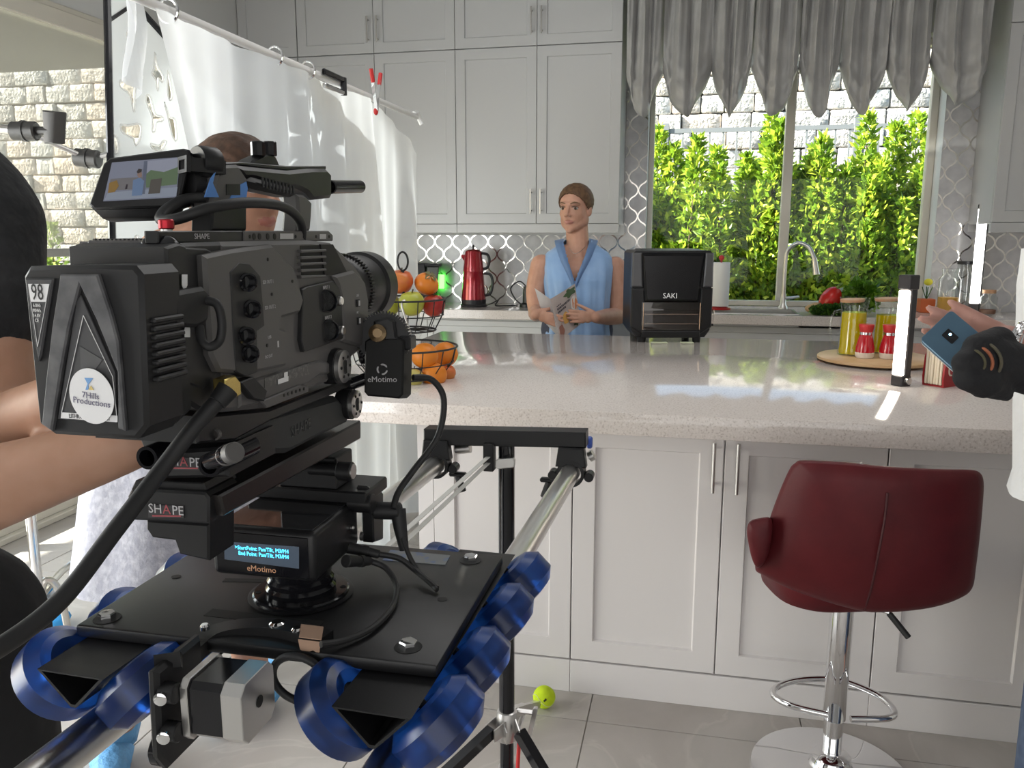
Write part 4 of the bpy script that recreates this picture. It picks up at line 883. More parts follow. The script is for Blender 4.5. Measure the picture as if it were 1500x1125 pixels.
def paint(me, X, lips=True):
    """lip faces take the second material slot"""
    n = len(me.polygons); c = np.empty(n*3); me.polygons.foreach_get('center', c); c = c.reshape(-1, 3)
    I = np.array(X.inverted()); q = c @ I[:3, :3].T + I[:3, 3]
    hit_ = (q[:, 1] > .07) & (np.abs(q[:, 0]) < .024-np.abs(q[:, 2]+.061)*.9) & (q[:, 2] > -.0725) & (q[:, 2] < -.0535)
    me.polygons.foreach_set('material_index', hit_.astype(np.int32))
def face_parts(parent, X, iris, brow):
    for s in (-1, 1):
        b = nb(); ell(b, (s*.031, .0735, -.0005), (.0135, .0085, .0062), 16, 10); e = obj('eye', place(b, X), mat('eye_white', (.45, .41, .39), .3), parent, 80)
        b = nb(); ell(b, (s*.031-.002, .0800, -.0005), (.0062, .004, .0060), 12, 8); obj('iris', place(b, X), mat('iris', iris, .2), e, 80)
        b = nb(); limb(b, [(s*.017, .083, .0058), (s*.031, .0835, .0085), (s*.046, .074, .0045)], [.0018, .0022, .0014], 8, 3); obj('eyelid', place(b, X), mat('lash', (.14, .09, .07), .6), e, 80)
        b = nb(); limb(b, [(s*.014, .0915, .0205), (s*.032, .0890, .0265), (s*.050, .0700, .0225)], [.0028, .0032, .0016], 8, 3); obj('eyebrow', place(b, X), mat('brow', brow, .8), parent, 80)
def hair_cap(parent, X, col, slope=1.0, cut=.020, grow=1.07, bun=None, extra=None, col2=None):
    b = nb(); ell(b, (0, -.014, .036), (.074*grow+.003, .094*grow, .078*grow+.002), 120, 84)
    bad = [v for v in b.verts if -v.co.y*.9 + v.co.z*slope + .3*(math.sqrt(v.co.x**2+.0016)-.04) < cut + .014]
    bmesh.ops.delete(b, geom=bad, context='VERTS')
    for v in b.verts:
        a = math.atan2(v.co.x, v.co.z+.02); v.co *= 1 + .010*math.sin(a*34) * (.5+.5*noise.noise(v.co*40))
    g = b.faces[:]; r = bmesh.ops.solidify(b, geom=g, thickness=.006)
    if bun: ell(b, bun[0], bun[1], 20, 14)
    if extra: extra(b)
    return obj('hair', place(b, X), mat('hair', col, .62, var=(60, col2 or tuple(c*1.6 for c in col), .4, .7), bump=(140, .4, .003)), parent, 80)
def hand_shape(bm, wrist, fdir, palm_n, L, curl, spread=.0, thumb_side=1, thumb=None, fat=1.0):
    """wrist point, finger direction, palm normal (towards the holder's palm), hand length"""
    f = Vector(fdir).normalized(); n = Vector(palm_n); n = (n - f*n.dot(f)).normalized(); s = f.cross(n)*thumb_side; w_ = Vector(wrist); k = L/.18
    for t, wd in ((.018, .024), (.045, .034), (.075, .038)):
        ell(bm, w_+f*t*k, (wd*k, .030*k, .0145*k), 14, 10, Matrix((s, f, n)).transposed())
    for i, (off, ln, r) in enumerate(((.028, .070, .0088), (.0095, .080, .0092), (-.0095, .074, .0088), (-.028, .058, .0078))):
        c = curl[i] if isinstance(curl, (list, tuple)) else curl; d = (f + s*spread*(off/.03)).normalized(); p = w_+f*.085*k+s*off*k; pts = [p-f*.012*k, p]
        a = 0
        for j, seg in enumerate((.45, .32, .23)):
            a += c*(.8 if j == 0 else 1.0); pts.append(pts[-1] + (d*math.cos(a)+n*math.sin(a))*ln*seg*k)
        r *= fat; limb(bm, pts, [r*k, r*1.02*k, r*.98*k, r*.9*k, r*.72*k], 10, 3)
    b = w_+f*.025*k+s*.026*k; th = thumb or (.75, .55, .15)
    d = (f*th[0]+s*th[1]+n*th[2]).normalized(); limb(bm, [b-f*.004, b+d*.036*k, b+d*.062*k+f*.004*k, b+d*.088*k+f*.010*k], [.0145*k, .0115*k, .0102*k, .0075*k], 10, 3)
# ------------------------------------------------------------------ woman in the blue blouse behind the island
WD = 4.42
Wp = lambda x, y, dd=0: PD(x, y, WD+dd)
base = Wp(846, 420); foot = Vector((base.x, base.y, 0))
WOMAN = thing('person', 'woman in a sleeveless light blue blouse reading a brochure behind the island', 'person', foot)
fd = (-FH*.90 - RT*.44); kH = 1.14
HX = head_frame(Wp(842.5, 306, -.015) + Vector((0, 0, 0)), fd, kH)
bm = nb(); head_shape(bm, HX)
limb(bm, [HX @ Vector((0, -.020, -.06)), Wp(846, 356, .015), Wp(846, 378, .03)], [.060, .061, .075])
ell(bm, Wp(846, 402, .02), (.155, .10, .10), rot=Matrix.Rotation(YAW, 3, 'Z')); ell(bm, Wp(846, 440, .02), (.135, .095, .13), rot=Matrix.Rotation(YAW, 3, 'Z')); ell(bm, Wp(846, 480, .03), (.125, .09, .12), rot=Matrix.Rotation(YAW, 3, 'Z')); ell(bm, Wp(846, 520, .03), (.16, .11, .13), rot=Matrix.Rotation(YAW, 3, 'Z'))
limb(bm, [Wp(815, 384, .02), Wp(846, 372, .03), Wp(880, 385, .02)], [.055, .07, .055])
shL, shR = Wp(793, 389, .02), Wp(901, 392, .02)
elL, elR = Wp(786, 458, .0), Wp(905, 463, .0)
wrL, wrR = Wp(785, 460, -.30), Wp(873, 465, -.30)
limb(bm, [shL, Wp(785, 425, .015), elL], [.060, .054, .044]); limb(bm, [elL, elL.lerp(wrL, .45), wrL], [.044, .043, .029])
limb(bm, [shR, Wp(906, 428, .015), elR], [.060, .056, .046]); limb(bm, [elR, elR.lerp(wrR, .45), wrR], [.046, .044, .029])
hand_shape(bm, wrL, (RT*.90 - UP*.26 - FH*.36), (FH*.9 + RT*.2), .16, (.02, .02, .03, .04), .05, 1, (.75, .45, .6))
hand_shape(bm, wrR, (-RT*.98 + UP*.06 - FH*.18), (FH*.9 - RT*.2), .165, (.04, .04, .05, .06), .05, -1, (.75, .45, .6))
for s in (-1, 1):
    hp = foot + RT*s*.09 + UP*.86; limb(bm, [hp, foot+RT*s*.10+UP*.48-FH*.02, foot+RT*s*.10+UP*.09], [.085, .06, .042]); limb(bm, [foot+RT*s*.10+UP*.045, foot+RT*s*.11-FH*.13+UP*.03], [.042, .03])
me = remeshed(bm, .0042, 4); me.materials.append(skin_mat('skin_fair', (.52, .285, .20), (.58, .33, .24))); me.materials.append(mat('lips', (.46, .205, .165), .45)); paint(me, HX)
link('body', me, WOMAN); face_parts(WOMAN, HX, (.06, .035, .02), (.20, .12, .07))
hair_cap(WOMAN, HX, (.10, .052, .026), 1.0, -.017, 1.05, ((0, -.105, .0), (.035, .03, .03)), None, (.17, .095, .045))
# blouse: torso shell with a V neck, gathered folds, open armholes
rows = [(352, .078, .068, .025), (357, .095, .074, .03), (364, .135, .080, .03), (370, .172, .088, .025), (378, .192, .098, .02), (392, .194, .116, .01), (410, .186, .126, .0), (432, .176, .122, .0), (455, .168, .116, .0), (480, .170, .118, .01), (505, .182, .128, .015), (545, .198, .140, .02)]
NS = 120; rings = []
for ri, (py_, rx, ry, dd) in enumerate(rows):
    c = Wp(846, py_, dd); r = []
    for k in range(NS):
        a = 2*PI*k/NS; ca, sa = math.cos(a), math.sin(a); sq = 1/(abs(ca)**3+abs(sa)**3)**(1/3)
        fold = 1 + (.030*math.sin(a*15+ri*.25)+.016*math.sin(a*27+ri*.6))*min(1, max(0, (ri-3)/4))
        r.append(c + RT*(rx*ca*sq*fold*.94) - FH*(ry*sa*sq*fold*.94))
    rings.append(r)
sub = []
for a, b in zip(rings, rings[1:]):
    for t in np.arange(0, 1, .125): sub.append([p.lerp(q, t) for p, q in zip(a, b)])
sub.append(rings[-1])
bm = nb(); ringloft(bm, sub, False, False)
def pix(p): d = Vector(p)-_C; z = d.dot(_F); return 750+FPX*d.dot(_R)/z, 562.5-FPX*d.dot(_U)/z, z
apex = (841, 413)
for f in list(bm.faces):
    q = f.calc_center_median(); x, y, z = pix(q)
    if (q-_C).dot(FH) < (Wp(846, 400, .02)-_C).dot(FH) and y < apex[1]:
        t = (apex[1]-y)/(apex[1]-352); xl = apex[0]-17*t**.9; xr = apex[0]+26*t**.9
        if xl < x < xr: bm.faces.remove(f)
bmesh.ops.solidify(bm, geom=bm.faces[:], thickness=-.003)
M['blouse'] = mat('blue_blouse', (.25, .41, .68), .6, sheen=.2, var=(16, (.30, .46, .72), .4, .7))
BL = obj('blouse', bm, M['blouse'], WOMAN, 80)
for pts, nm in (([(827, 349, .05), (826, 356, -.03), (831, 378, -.095), (838, 398, -.122), (843, 417, -.132)], 'lapel'), ([(862, 349, .05), (862, 356, -.035), (855, 378, -.100), (847, 398, -.125), (841, 417, -.134)], 'lapel')):
    s = -1 if nm and pts[0][0] < 846 else 1; bm = nb(); C0 = smooth_path([Wp(*p) for p in pts], 6); m_ = len(C0)
    sheet(bm, lambda u, v: C0[round(v*(m_-1))] + RT*s*(.052*u*(1-.75*v)+.002) + UP*(-.012*u) - FH*(.012*math.sin(u*PI) - .012*u), 6, m_-1); bmesh.ops.solidify(bm, geom=bm.faces[:], thickness=.003); obj(nm, bm, M['blouse'], BL, 80)
for pts in (((832, 382), (836, 395), (846, 397), (856, 392), (858, 380)),):
    bm = nb(); tube(bm, smooth_path([Wp(833, 362, -.045), Wp(838, 369, -.078), Wp(842.5, 371.5, -.088), Wp(849, 369, -.084), Wp(858, 361, -.05)], 5), .0016, 6); obj('necklace', bm, mat('silver_chain', (.8, .76, .7), .2, 1), WOMAN)
bm = nb()
for s in (-1, 1):
    limb(bm, [foot+RT*s*.09+UP*.90, foot+RT*s*.10+UP*.48-FH*.02, foot+RT*s*.10+UP*.10], [.105, .078, .062])
obj('trousers', bm, mat('dark_trousers', (.05, .06, .10), .8), WOMAN, 60)
# brochure in her hands
T = thing('brochure', 'open recipe brochure with food pictures held by the woman in blue', 'brochure', Wp(820, 496, -.34))
lt, st_, sb_, lb = Wp(783, 422, -.19), Wp(806, 438, -.34), Wp(820.5, 497, -.36), Wp(798.5, 473, -.20)
rt_, rb = Wp(842, 415.5, -.22), Wp(851, 474, -.235)
def page(a, b, c, d, bulge): return lambda u, v: (a.lerp(b, u)).lerp(d.lerp(c, u), v) - FH*(bulge*math.sin(PI*u)) + RT*0
M['paper'] = mat('brochure_paper', (.74, .71, .72), .45); M['cover'] = mat('brochure_cover', (.66, .57, .53), .4)
for nm, a, b, c, d, m_ in (('back_cover', lt, st_, sb_, lb, M['paper']), ('front_cover', st_, rt_, rb, sb_, M['cover'])):
    bm = nb(); sheet(bm, page(a, b, c, d, .018 if nm == 'front_cover' else -.012), 14, 8); bmesh.ops.solidify(bm, geom=bm.faces[:], thickness=.0016); pg = obj(nm, bm, m_, T, 80)
pf = page(st_, rt_, rb, sb_, .018)
def on_page(u, v): return pf(u, v) - FH*.003
def patch(nm, u0, u1, v0, v1, m_, rnd=True, wob=0):
    bm = nb(); c = bm.verts.new(on_page((u0+u1)/2, (v0+v1)/2)); ring = []
    for k in range(18):
        t = 2*PI*k/18; q = 1+wob*math.sin(5*t+u0*9); ring.append(bm.verts.new(on_page((u0+u1)/2+(u1-u0)/2*math.cos(t)*q, (v0+v1)/2+(v1-v0)/2*math.sin(t)*q)))
    for k in range(18): bm.faces.new((c, ring[k], ring[(k+1) % 18]))
    obj(nm, bm, m_, pg, 0)
herb = mat('print_herb', (.06, .10, .03), .5); food = mat('print_food', (.55, .30, .08), .5); carrot = mat('print_carrot', (.60, .20, .06), .5); brown = mat('print_brown', (.25, .11, .08), .5); plate = mat('print_plate', (.72, .66, .60), .5)
patch('herb_picture', .52, .98, .03, .22, herb, wob=.25); patch('plate_picture', .70, 1.0, .24, .62, plate); patch('carrot_picture', .76, .99, .28, .58, carrot, wob=.1); patch('dish_picture', .28, .56, .48, .76, food, wob=.06); patch('sausage_picture', .05, .26, .70, .98, brown, wob=.1); patch('herb_picture', .70, .97, .80, .96, herb, wob=.25)
for ln, (v0, ln_, hh, sz) in enumerate(((.24, .13, .02, .008), (.30, .50, .04, .022), (.38, .28, .04, .018))):
    bm = nb(); x = .16
    while x < .16+ln_:
        w_ = random.uniform(.03, .055); sheet(bm, lambda u, v, x=x, w_=w_: on_page(x+w_*u, v0-.10*(x-.16)+hh*v*1.2), 1, 1); x += w_+.014
    obj('title_line', bm, mat('print_ink', (.06, .05, .06), .5), pg, 0)
# ------------------------------------------------------------------ person working behind the film camera
PD2 = 1.78
Gp = lambda x, y, dd=0: PD(x, y, PD2+dd)
g0 = Gp(290, 500); gf = Vector((g0.x, g0.y, 0))
P2 = thing('person', 'brown-haired person in a grey marl tunic standing behind the film camera', 'person', gf)
HX2 = head_frame(Gp(352, 281), RT*.86 - FH*.5, 1.02, (.0, 0, 1))
bm = nb(); head_shape(bm, HX2); rotz = Matrix.Rotation(.9, 3, 'Z')
limb(bm, [HX2 @ Vector((0, -.02, -.06)), Gp(332, 350, .02), Gp(318, 372, .03)], [.052, .052, .07])
ell(bm, Gp(305, 420, .03), (.14, .11, .14)); ell(bm, Gp(300, 520, .03), (.13, .11, .16)); ell(bm, Gp(295, 620, .03), (.155, .13, .14))
s1, s2 = Gp(237, 372, .02), Gp(380, 380, .05)
limb(bm, [s1, Gp(305, 362, .03), s2], [.052, .065, .052]); e1, e2 = Gp(222, 500, .0), Gp(400, 505, .02)
limb(bm, [s1, s1.lerp(e1, .5), e1], [.05, .044, .038]); limb(bm, [s2, s2.lerp(e2, .5), e2], [.05, .044, .038])
w1, w2 = Gp(300, 540, -.25), Gp(430, 470, -.25)
limb(bm, [e1, e1.lerp(w1, .5), w1], [.038, .036, .026]); limb(bm, [e2, e2.lerp(w2, .5), w2], [.038, .036, .026])
hand_shape(bm, w1, RT*.9-FH*.3, -UP, .16, .25); hand_shape(bm, w2, RT*.9-FH*.3+UP*.1, -UP, .16, .25, 0, -1)
ft1, ft2 = PZ(165, 1108, .03), PZ(372, 1030, .03); toe = {0: Vector((.06, -.09, 0)), 1: Vector((-.03, -.10, 0))}
for s, ft in ((-1, ft1), (1, ft2)):
    limb(bm, [gf+RT*s*.08+UP*.80, Vector(((gf.x+ft.x)/2+.02, (gf.y+ft.y)/2, .45)), Vector((ft.x, ft.y+.02, .10))], [.085, .058, .04]); limb(bm, [Vector((ft.x, ft.y+.02, .05)), Vector((ft.x, ft.y, .03))+toe[max(s, 0)]], [.04, .028])
me = remeshed(bm, .0055, 4); me.materials.append(skin_mat('skin_tan', (.40, .21, .14), (.46, .25, .17))); me.materials.append(mat('lips2', (.36, .14, .11), .4)); paint(me, HX2); link('body', me, P2)
face_parts(P2, HX2, (.04, .025, .015), (.06, .035, .02))
hair_cap(P2, HX2, (.055, .028, .016), 1.1, -.018, 1.09, ((0, -.115, .0), (.04, .045, .05)), None, (.10, .05, .03))
M['marl'] = mat('grey_marl', (.40, .40, .47), .9, var=(70, (.56, .56, .62), .4, .66), bump=(200, .4, .003))
rings = []
for py_, rx, ry, dd in ((372, .10, .085, .03), (385, .165, .115, .03), (430, .165, .13, .03), (500, .16, .13, .03), (560, .17, .14, .03), (640, .20, .16, .03), (720, .205, .17, .03), (790, .205, .17, .02), (838, .205, .17, .0)):
    c = Gp(300-(py_-372)*.10, py_, dd); rings.append([c + RT*rx*math.cos(a)*(1+.03*math.sin(a*9)*(py_ > 560)) - FH*ry*math.sin(a)*(1+.03*math.sin(a*9)) for a in np.linspace(0, 2*PI, 48, endpoint=False)])
bm = nb(); ringloft(bm, rings, False, False); bmesh.ops.solidify(bm, geom=bm.faces[:], thickness=.004); obj('tunic', bm, M['marl'], P2, 80)
M['shoecover'] = mat('blue_shoe_cover', (.12, .34, .62), .55, bump=(35, .8, .01))
for k, ft in enumerate((ft1, ft2)):
    bm = nb(); f0 = Vector((ft.x, ft.y, 0)); limb(bm, [f0-toe[k]*.35+UP*.05, f0+toe[k]*.4+UP*.047, f0+toe[k]*1.2+UP*.034], [.052, .05, .034], 16); lathe(bm, [(.05, .06), (.062, .10), (.056, .135), (.05, .13)], (ft.x, ft.y+.02, 0), seg=20)
    for v in bm.verts: v.co += Vector((1, 1, 0))*.007*noise.noise(v.co*45); v.co.z = max(.002, v.co.z)
    obj('shoe_cover', bm, M['shoecover'], P2, 80)
# ------------------------------------------------------------------ man in black at the left edge
Lp = lambda x, y, D=1.02: PD(x-28, y+24, D)
l0 = Lp(-205, 600, 1.05); lf = Vector((l0.x, l0.y, 0))
P3 = thing('person', 'man in a black T-shirt and black trousers reaching under the film camera, left edge', 'person', lf)
bm = nb(); HX3 = head_frame(Lp(-215, 60, 1.06), RT*.8+FH*.5, 1.04); head_shape(bm, HX3)
limb(bm, [HX3 @ Vector((0, -.02, -.06)), Lp(-195, 175, 1.07), Lp(-165, 215, 1.07)], [.06, .062, .08])
ell(bm, Lp(-150, 330, 1.07), (.175, .12, .16)); ell(bm, Lp(-180, 520, 1.07), (.15, .12, .2)); ell(bm, Lp(-200, 720, 1.07), (.16, .125, .15))
a1, a2, a3 = Lp(-12, 300, 1.02), Lp(28, 610, .98), Lp(120, 560, .88)
limb(bm, [Lp(-150, 230, 1.07), Lp(-60, 250, 1.04), a1], [.07, .065, .06])
limb(bm, [a1, a1.lerp(a2, .5), a2], [.062, .052, .042]); limb(bm, [a2, a2.lerp(a3, .45), a3], [.042, .038, .028])
hand_shape(bm, a3, RT*.5+FH*.3+UP*.8, RT*.8-UP*.2, .17, .35)
b1, b2, b3 = Lp(-255, 330, 1.1), Lp(-100, 728, .87), Lp(223, 624, .85)
limb(bm, [Lp(-150, 230, 1.07), Lp(-220, 260, 1.09), b1], [.07, .065, .06]); limb(bm, [b1, b1.lerp(b2, .5), b2], [.062, .053, .046])
limb(bm, [b2, b2.lerp(b3, .30), b2.lerp(b3, .6), b3], [.046, .047, .039, .028]); hand_shape(bm, b3, RT*.95+FH*.25+UP*.12, UP, .175, .25, 0, -1)
for s in (-1, 1):
    limb(bm, [lf+RT*s*.10+UP*.88, lf+RT*s*.11+UP*.48, lf+RT*s*.11+UP*.09], [.09, .06, .045]); limb(bm, [lf+RT*s*.11+UP*.05, lf+RT*s*.11+RT*.14+UP*.035], [.045, .034])
me = remeshed(bm, .006, 4); me.materials.append(skin_mat('skin_olive', (.40, .225, .15), (.46, .27, .19))); me.materials.append(mat('lips3', (.36, .16, .13), .4)); paint(me, HX3); link('body', me, P3)
face_parts(P3, HX3, (.03, .02, .015), (.03, .02, .015)); hair_cap(P3, HX3, (.02, .015, .012), 1.0, -.006, 1.08)
M['tshirt'] = mat('black_tshirt', (.016, .017, .019), .85, var=(26, (.034, .035, .038), .45, .7), bump=(24, .8, .012))
bm = nb()
ell(bm, Lp(-150, 330, 1.07), (.19, .135, .17)); ell(bm, Lp(-180, 520, 1.07), (.17, .14, .21)); ell(bm, Lp(-198, 680, 1.07), (.175, .145, .12))
limb(bm, [Lp(-240, 270, 1.09), Lp(-145, 225, 1.07), Lp(-50, 255, 1.04), a1], [.078, .085, .082, .08]); limb(bm, [a1, a1.lerp(a2, .25), a1.lerp(a2, .47)], [.080, .074, .066]); limb(bm, [b1, b1.lerp(b2, .45)], [.076, .064])
me = remeshed(bm, .006, 8)
for v in me.vertices: v.co += Vector((1, -.6, 0))*.008*noise.noise(v.co*11)
me.materials.append(M['tshirt']); link('t_shirt', me, P3)
bm = nb()
limb(bm, [Lp(-250, 740, 1.07), Lp(-200, 730, 1.07), Lp(-155, 740, 1.07)], [.12, .13, .12])
for s in (-1, 1): limb(bm, [lf+RT*s*.105+UP*.88, lf+RT*s*.12+UP*.48, lf+RT*s*.12+UP*.10], [.12, .10, .085])
me = remeshed(bm, .007, 6); me.materials.append(mat('black_trousers', (.010, .010, .011), .9, bump=(14, .6, .01))); link('trousers', me, P3)
# ------------------------------------------------------------------ person at the right edge holding a phone
RD = 1.46
Rp = lambda x, y, dd=0: PD(x, y, RD+dd)
r0 = Rp(1645, 700, .16); rf = Vector((r0.x, r0.y, 0))
P4 = thing('person', 'person in white T-shirt and blue jeans with bracelets holding a phone, right edge', 'person', rf)
bm = nb(); HX4 = head_frame(Rp(1640, 215, .2), -RT*.8+FH*.5, 1.04); head_shape(bm, HX4)
limb(bm, [HX4 @ Vector((0, -.02, -.06)), Rp(1642, 300, .2)], [.058, .07]); ell(bm, Rp(1645, 420, .18), (.17, .115, .16)); ell(bm, Rp(1645, 600, .18), (.15, .12, .2))
sh = Rp(1580, 372, .10); el = Rp(1640, 575, -.10); wr = Rp(1474, 502, -.02)
limb(bm, [Rp(1645, 345, .2), sh], [.07, .058]); limb(bm, [sh, sh.lerp(el, .5), el], [.058, .05, .044]); limb(bm, [el, el.lerp(wr, .45), el.lerp(wr, .8), wr], [.045, .046, .036, .031])
hd = (-RT*.94 + UP*.18 + FH*.22)
hand_shape(bm, wr, hd, (UP*.35 - FH*.9), .158, (.05, .03, .10, .15), .16, 1, (.92, .36, .10), 1.12)
sh2 = Rp(1735, 372, .28); el2 = Rp(1760, 560, .3); limb(bm, [Rp(1645, 345, .2), sh2, sh2.lerp(el2, .6), el2], [.07, .058, .048, .04]); w4 = Rp(1740, 720, .25); limb(bm, [el2, w4], [.04, .028]); hand_shape(bm, w4, -UP, -RT, .17, .3)
for s in (-1, 1):
    lg = rf+RT*.07; limb(bm, [lg+RT*s*.10+UP*.88, lg+RT*s*.10+UP*.48, lg+RT*s*.10+UP*.09], [.09, .06, .045]); limb(bm, [lg+RT*s*.10+UP*.05, lg+RT*s*.10-RT*.06+FH*.11+UP*.035], [.045, .034])
me = remeshed(bm, .0045, 3); me.materials.append(skin_mat('skin_rosy', (.44, .235, .19), (.50, .28, .235))); me.materials.append(mat('lips4', (.40, .18, .15), .4)); paint(me, HX4); link('body', me, P4)
face_parts(P4, HX4, (.03, .03, .03), (.05, .03, .02)); hair_cap(P4, HX4, (.05, .03, .02), 1.0, -.006, 1.08)
def white_shirt():
    rings = []
    for py_, hw, hd_ in ((345, .10, .09), (365, .19, .12), (420, .20, .13), (520, .195, .14), (600, .20, .145), (700, .205, .15), (728, .215, .155)):
        c = Rp(1646, py_, .17); rings.append([c + RT*hw*math.cos(a)*(1+.02*math.sin(a*8+py_*.02)) - FH*hd_*math.sin(a) for a in np.linspace(0, 2*PI, 48, endpoint=False)])
    bm = nb(); ringloft(bm, rings, True, False); bmesh.ops.solidify(bm, geom=bm.faces[:], thickness=.004)
    limb(bm, [Rp(1640, 370, .17), sh, sh.lerp(el, .42)], [.09, .078, .07]); limb(bm, [Rp(1660, 370, .2), sh2, sh2.lerp(el2, .4)], [.09, .078, .07]); return bm
obj('t_shirt', white_shirt(), mat('white_tshirt', (.70, .70, .71), .9, bump=(20, .7, .01)), P4, 80)
bm = nb(); limb(bm, [lg+RT*-.06+UP*.92, lg+RT*.06+UP*.92], [.135, .135])
for s in (-1, 1): limb(bm, [lg+RT*s*.08+UP*.85, lg+RT*s*.10+UP*.48, lg+RT*s*.11+UP*.10], [.115, .098, .085])
me = remeshed(bm, .007, 6); me.materials.append(mat('blue_denim', (.06, .085, .145), .9, var=(40, (.085, .115, .18), .4, .7), bump=(60, .3, .004))); link('jeans', me, P4)
# fingerless glove with stripes, bracelets
bm = nb(); ax = (el-wr).normalized()
G0, G1, G2 = Rp(1412, 532, -.115), Rp(1452, 528, -.085), Rp(1510, 545, -.07)
limb(bm, [G0, G1, G2], [.020, .040, .040], 18); limb(bm, [Rp(1418, 552, -.110), Rp(1445, 556, -.095), Rp(1473, 578, -.080)], [.024, .034, .012], 14); limb(bm, [Rp(1432, 510, -.100), Rp(1462, 502, -.07)], [.024, .028], 14)
me = remeshed(bm, .004, 5); me.materials.append(mat('black_glove', (.010, .010, .012), .8, bump=(60, .5, .005))); GL = link('glove', me, P4)
gd = (G1-G0).normalized()
for t, rr, m_ in ((.006, .0235, mat('olive_band', (.10, .09, .05), .8)), (.018, .0285, mat('orange_band', (.36, .12, .06), .8)), (.031, .0345, mat('olive_band2', (.10, .09, .06), .8))):
    bm = nb(); c = G0+gd*t; gu = (UP-gd*gd.dot(UP)).normalized(); gv = -_F-gd*gd.dot(-_F); gv = (gv-gu*gv.dot(gu)).normalized(); tube(bm, [c+(gu*math.sin(q)+gv*math.cos(q))*rr+gd*.012*math.cos(q) for q in np.linspace(-1.3, 1.2, 16)], [.002]+[.0045]*14+[.002], 8, flat=.6); obj('stripe', bm, m_, GL)
for k, (t, rr, tr) in enumerate(((-.016, .050, .0030), (-.009, .052, .0024), (.0, .052, .0042), (.010, .050, .0022))):
    c = wr+ax*t-UP*.010-FH*.018; bm = nb(); a, u, v = frame_of(ax+UP*.1*(k-1)); tube(bm, [c+(u*math.cos(q)+v*math.sin(q))*rr - UP*.003 for q in np.linspace(0, 2*PI, 32, endpoint=False)], tr, 8, closed=True)
    if k == 2:
        for q in np.linspace(0, 2*PI, 26, endpoint=False): ell(bm, c+(u*math.cos(q)+v*math.sin(q))*(rr+.003) - UP*.003, .0045, 8, 6)
    obj('bracelet', bm, M['chrome'], P4)
# phone
T = thing('phone', 'flat blue-grey phone with small dark camera window in the hand at right', 'phone', Rp(1390, 490, -.045))
c0, c1, c2 = Rp(1347, 497, -.05), Rp(1393, 453, -.045), Rp(1383, 529, -.085)
u_ = (c1-c0); v_ = (c2-c0); v_ = v_.normalized()*.108; n_ = u_.cross(v_).normalized()
if n_.dot(_F) > 0: n_ = -n_
def rrect(o, u, v, r, n=5):
    pts = []; ul, vl = u.length, v.length; U_, V_ = u.normalized(), v.normalized()
    for cx_, cy_, a0 in ((ul-r, vl-r, 0), (r, vl-r, PI/2), (r, r, PI), (ul-r, r, 1.5*PI)):
        for k in range(n+1): a = a0+PI/2*k/n; pts.append(o + U_*(cx_+r*math.cos(a)) + V_*(cy_+r*math.sin(a)))
    return pts
bm = nb(); prism(bm, rrect(c0, u_, v_, .008), -n_*.008, .0012); obj('shell', bm, mat('phone_blue', (.07, .13, .19), .38, .4), T)
bm = nb(); prism(bm, rrect(c0-n_*.008, u_, v_, .008), -n_*.0015, 0); obj('screen_edge', bm, mat('phone_edge', (.75, .75, .74), .3), T)
bm = nb(); o_ = c0+u_*.40+v_*.20; prism(bm, rrect(o_, u_*.22, v_.normalized()*.024, .002), n_*.0008); L_ = obj('camera_window', bm, M['gloss_black'], T)
bm = nb(); ell(bm, o_+u_*.14+v_.normalized()*.010+n_*.001, .0022, 10, 8); obj('indicator_light', bm, mat('blue_led', (.2, .5, .8), .4, emit=(.4, .75, 1), estr=4), L_)
# ================================================================== slider track on its stand
M['alu'] = mat('aluminium_tube', (.72, .71, .69), .30, 1, bump=(300, .05, .0005)); M['silver'] = mat('cast_silver', (.62, .61, .60), .32, 1)
M['satin'] = mat('satin_black', (.010, .010, .011), .38, spec=.42, bump=(500, .10, .0004)); M['grey_cam'] = mat('camera_grey', (.085, .081, .080), .48, bump=(700, .12, .0003)); M['dark_cam'] = mat('camera_dark', (.014, .014, .015), .5)
M['white_ink'] = mat('white_ink', (.75, .75, .75), .5); M['label_white'] = mat('label_white', (.72, .72, .73), .55)
ZRAIL = .885
Lr0, Lr1 = Vector((-.606, .42, ZRAIL)), Vector((-.552, 1.80, ZRAIL)); Rr0, Rr1 = Vector((-.276, .62, ZRAIL)), Vector((-.243, 1.80, ZRAIL))
rd = (Lr1-Lr0).normalized(); RS = rd.cross(UP).normalized()       # along the rails, and to their right
TRK = thing('slider_track', 'two parallel aluminium slider rails joined by a black cross bar', 'camera track', (-.4, 1.75, ZRAIL-.03))
for a, b in ((Lr0, Lr1), (Rr0, Rr1)):
    bm = nb(); d = (b-a).normalized(); lathe(bm, [(.0185, 0), (.021, .001), (.021, (b-a).length), (.0185, (b-a).length)], a, d, 28, closed=True); obj('rail', bm, M['alu'], TRK)
xb = [PY(622, 633, 1.77), PY(862, 641, 1.77)]
y0_ = 1.742
bm = nb(); prism(bm, [PY(620, 629, y0_), PY(858, 634, y0_), PY(858, 657, y0_), PY(660, 653, y0_), PY(620, 655, y0_)], (0, .05, 0), .003); obj('cross_bar', bm, M['satin'], TRK)
for px_, py_ in ((641, 633), (839, 637)):
    c = PY(px_, py_-1, 1.765); bm = nb(); lathe(bm, [(.009, 0), (.009, .003), (.006, .006), (0, .006)], (c.x, 1.765, c.z), UP, 12); obj('screw', bm, M['chrome'], TRK)
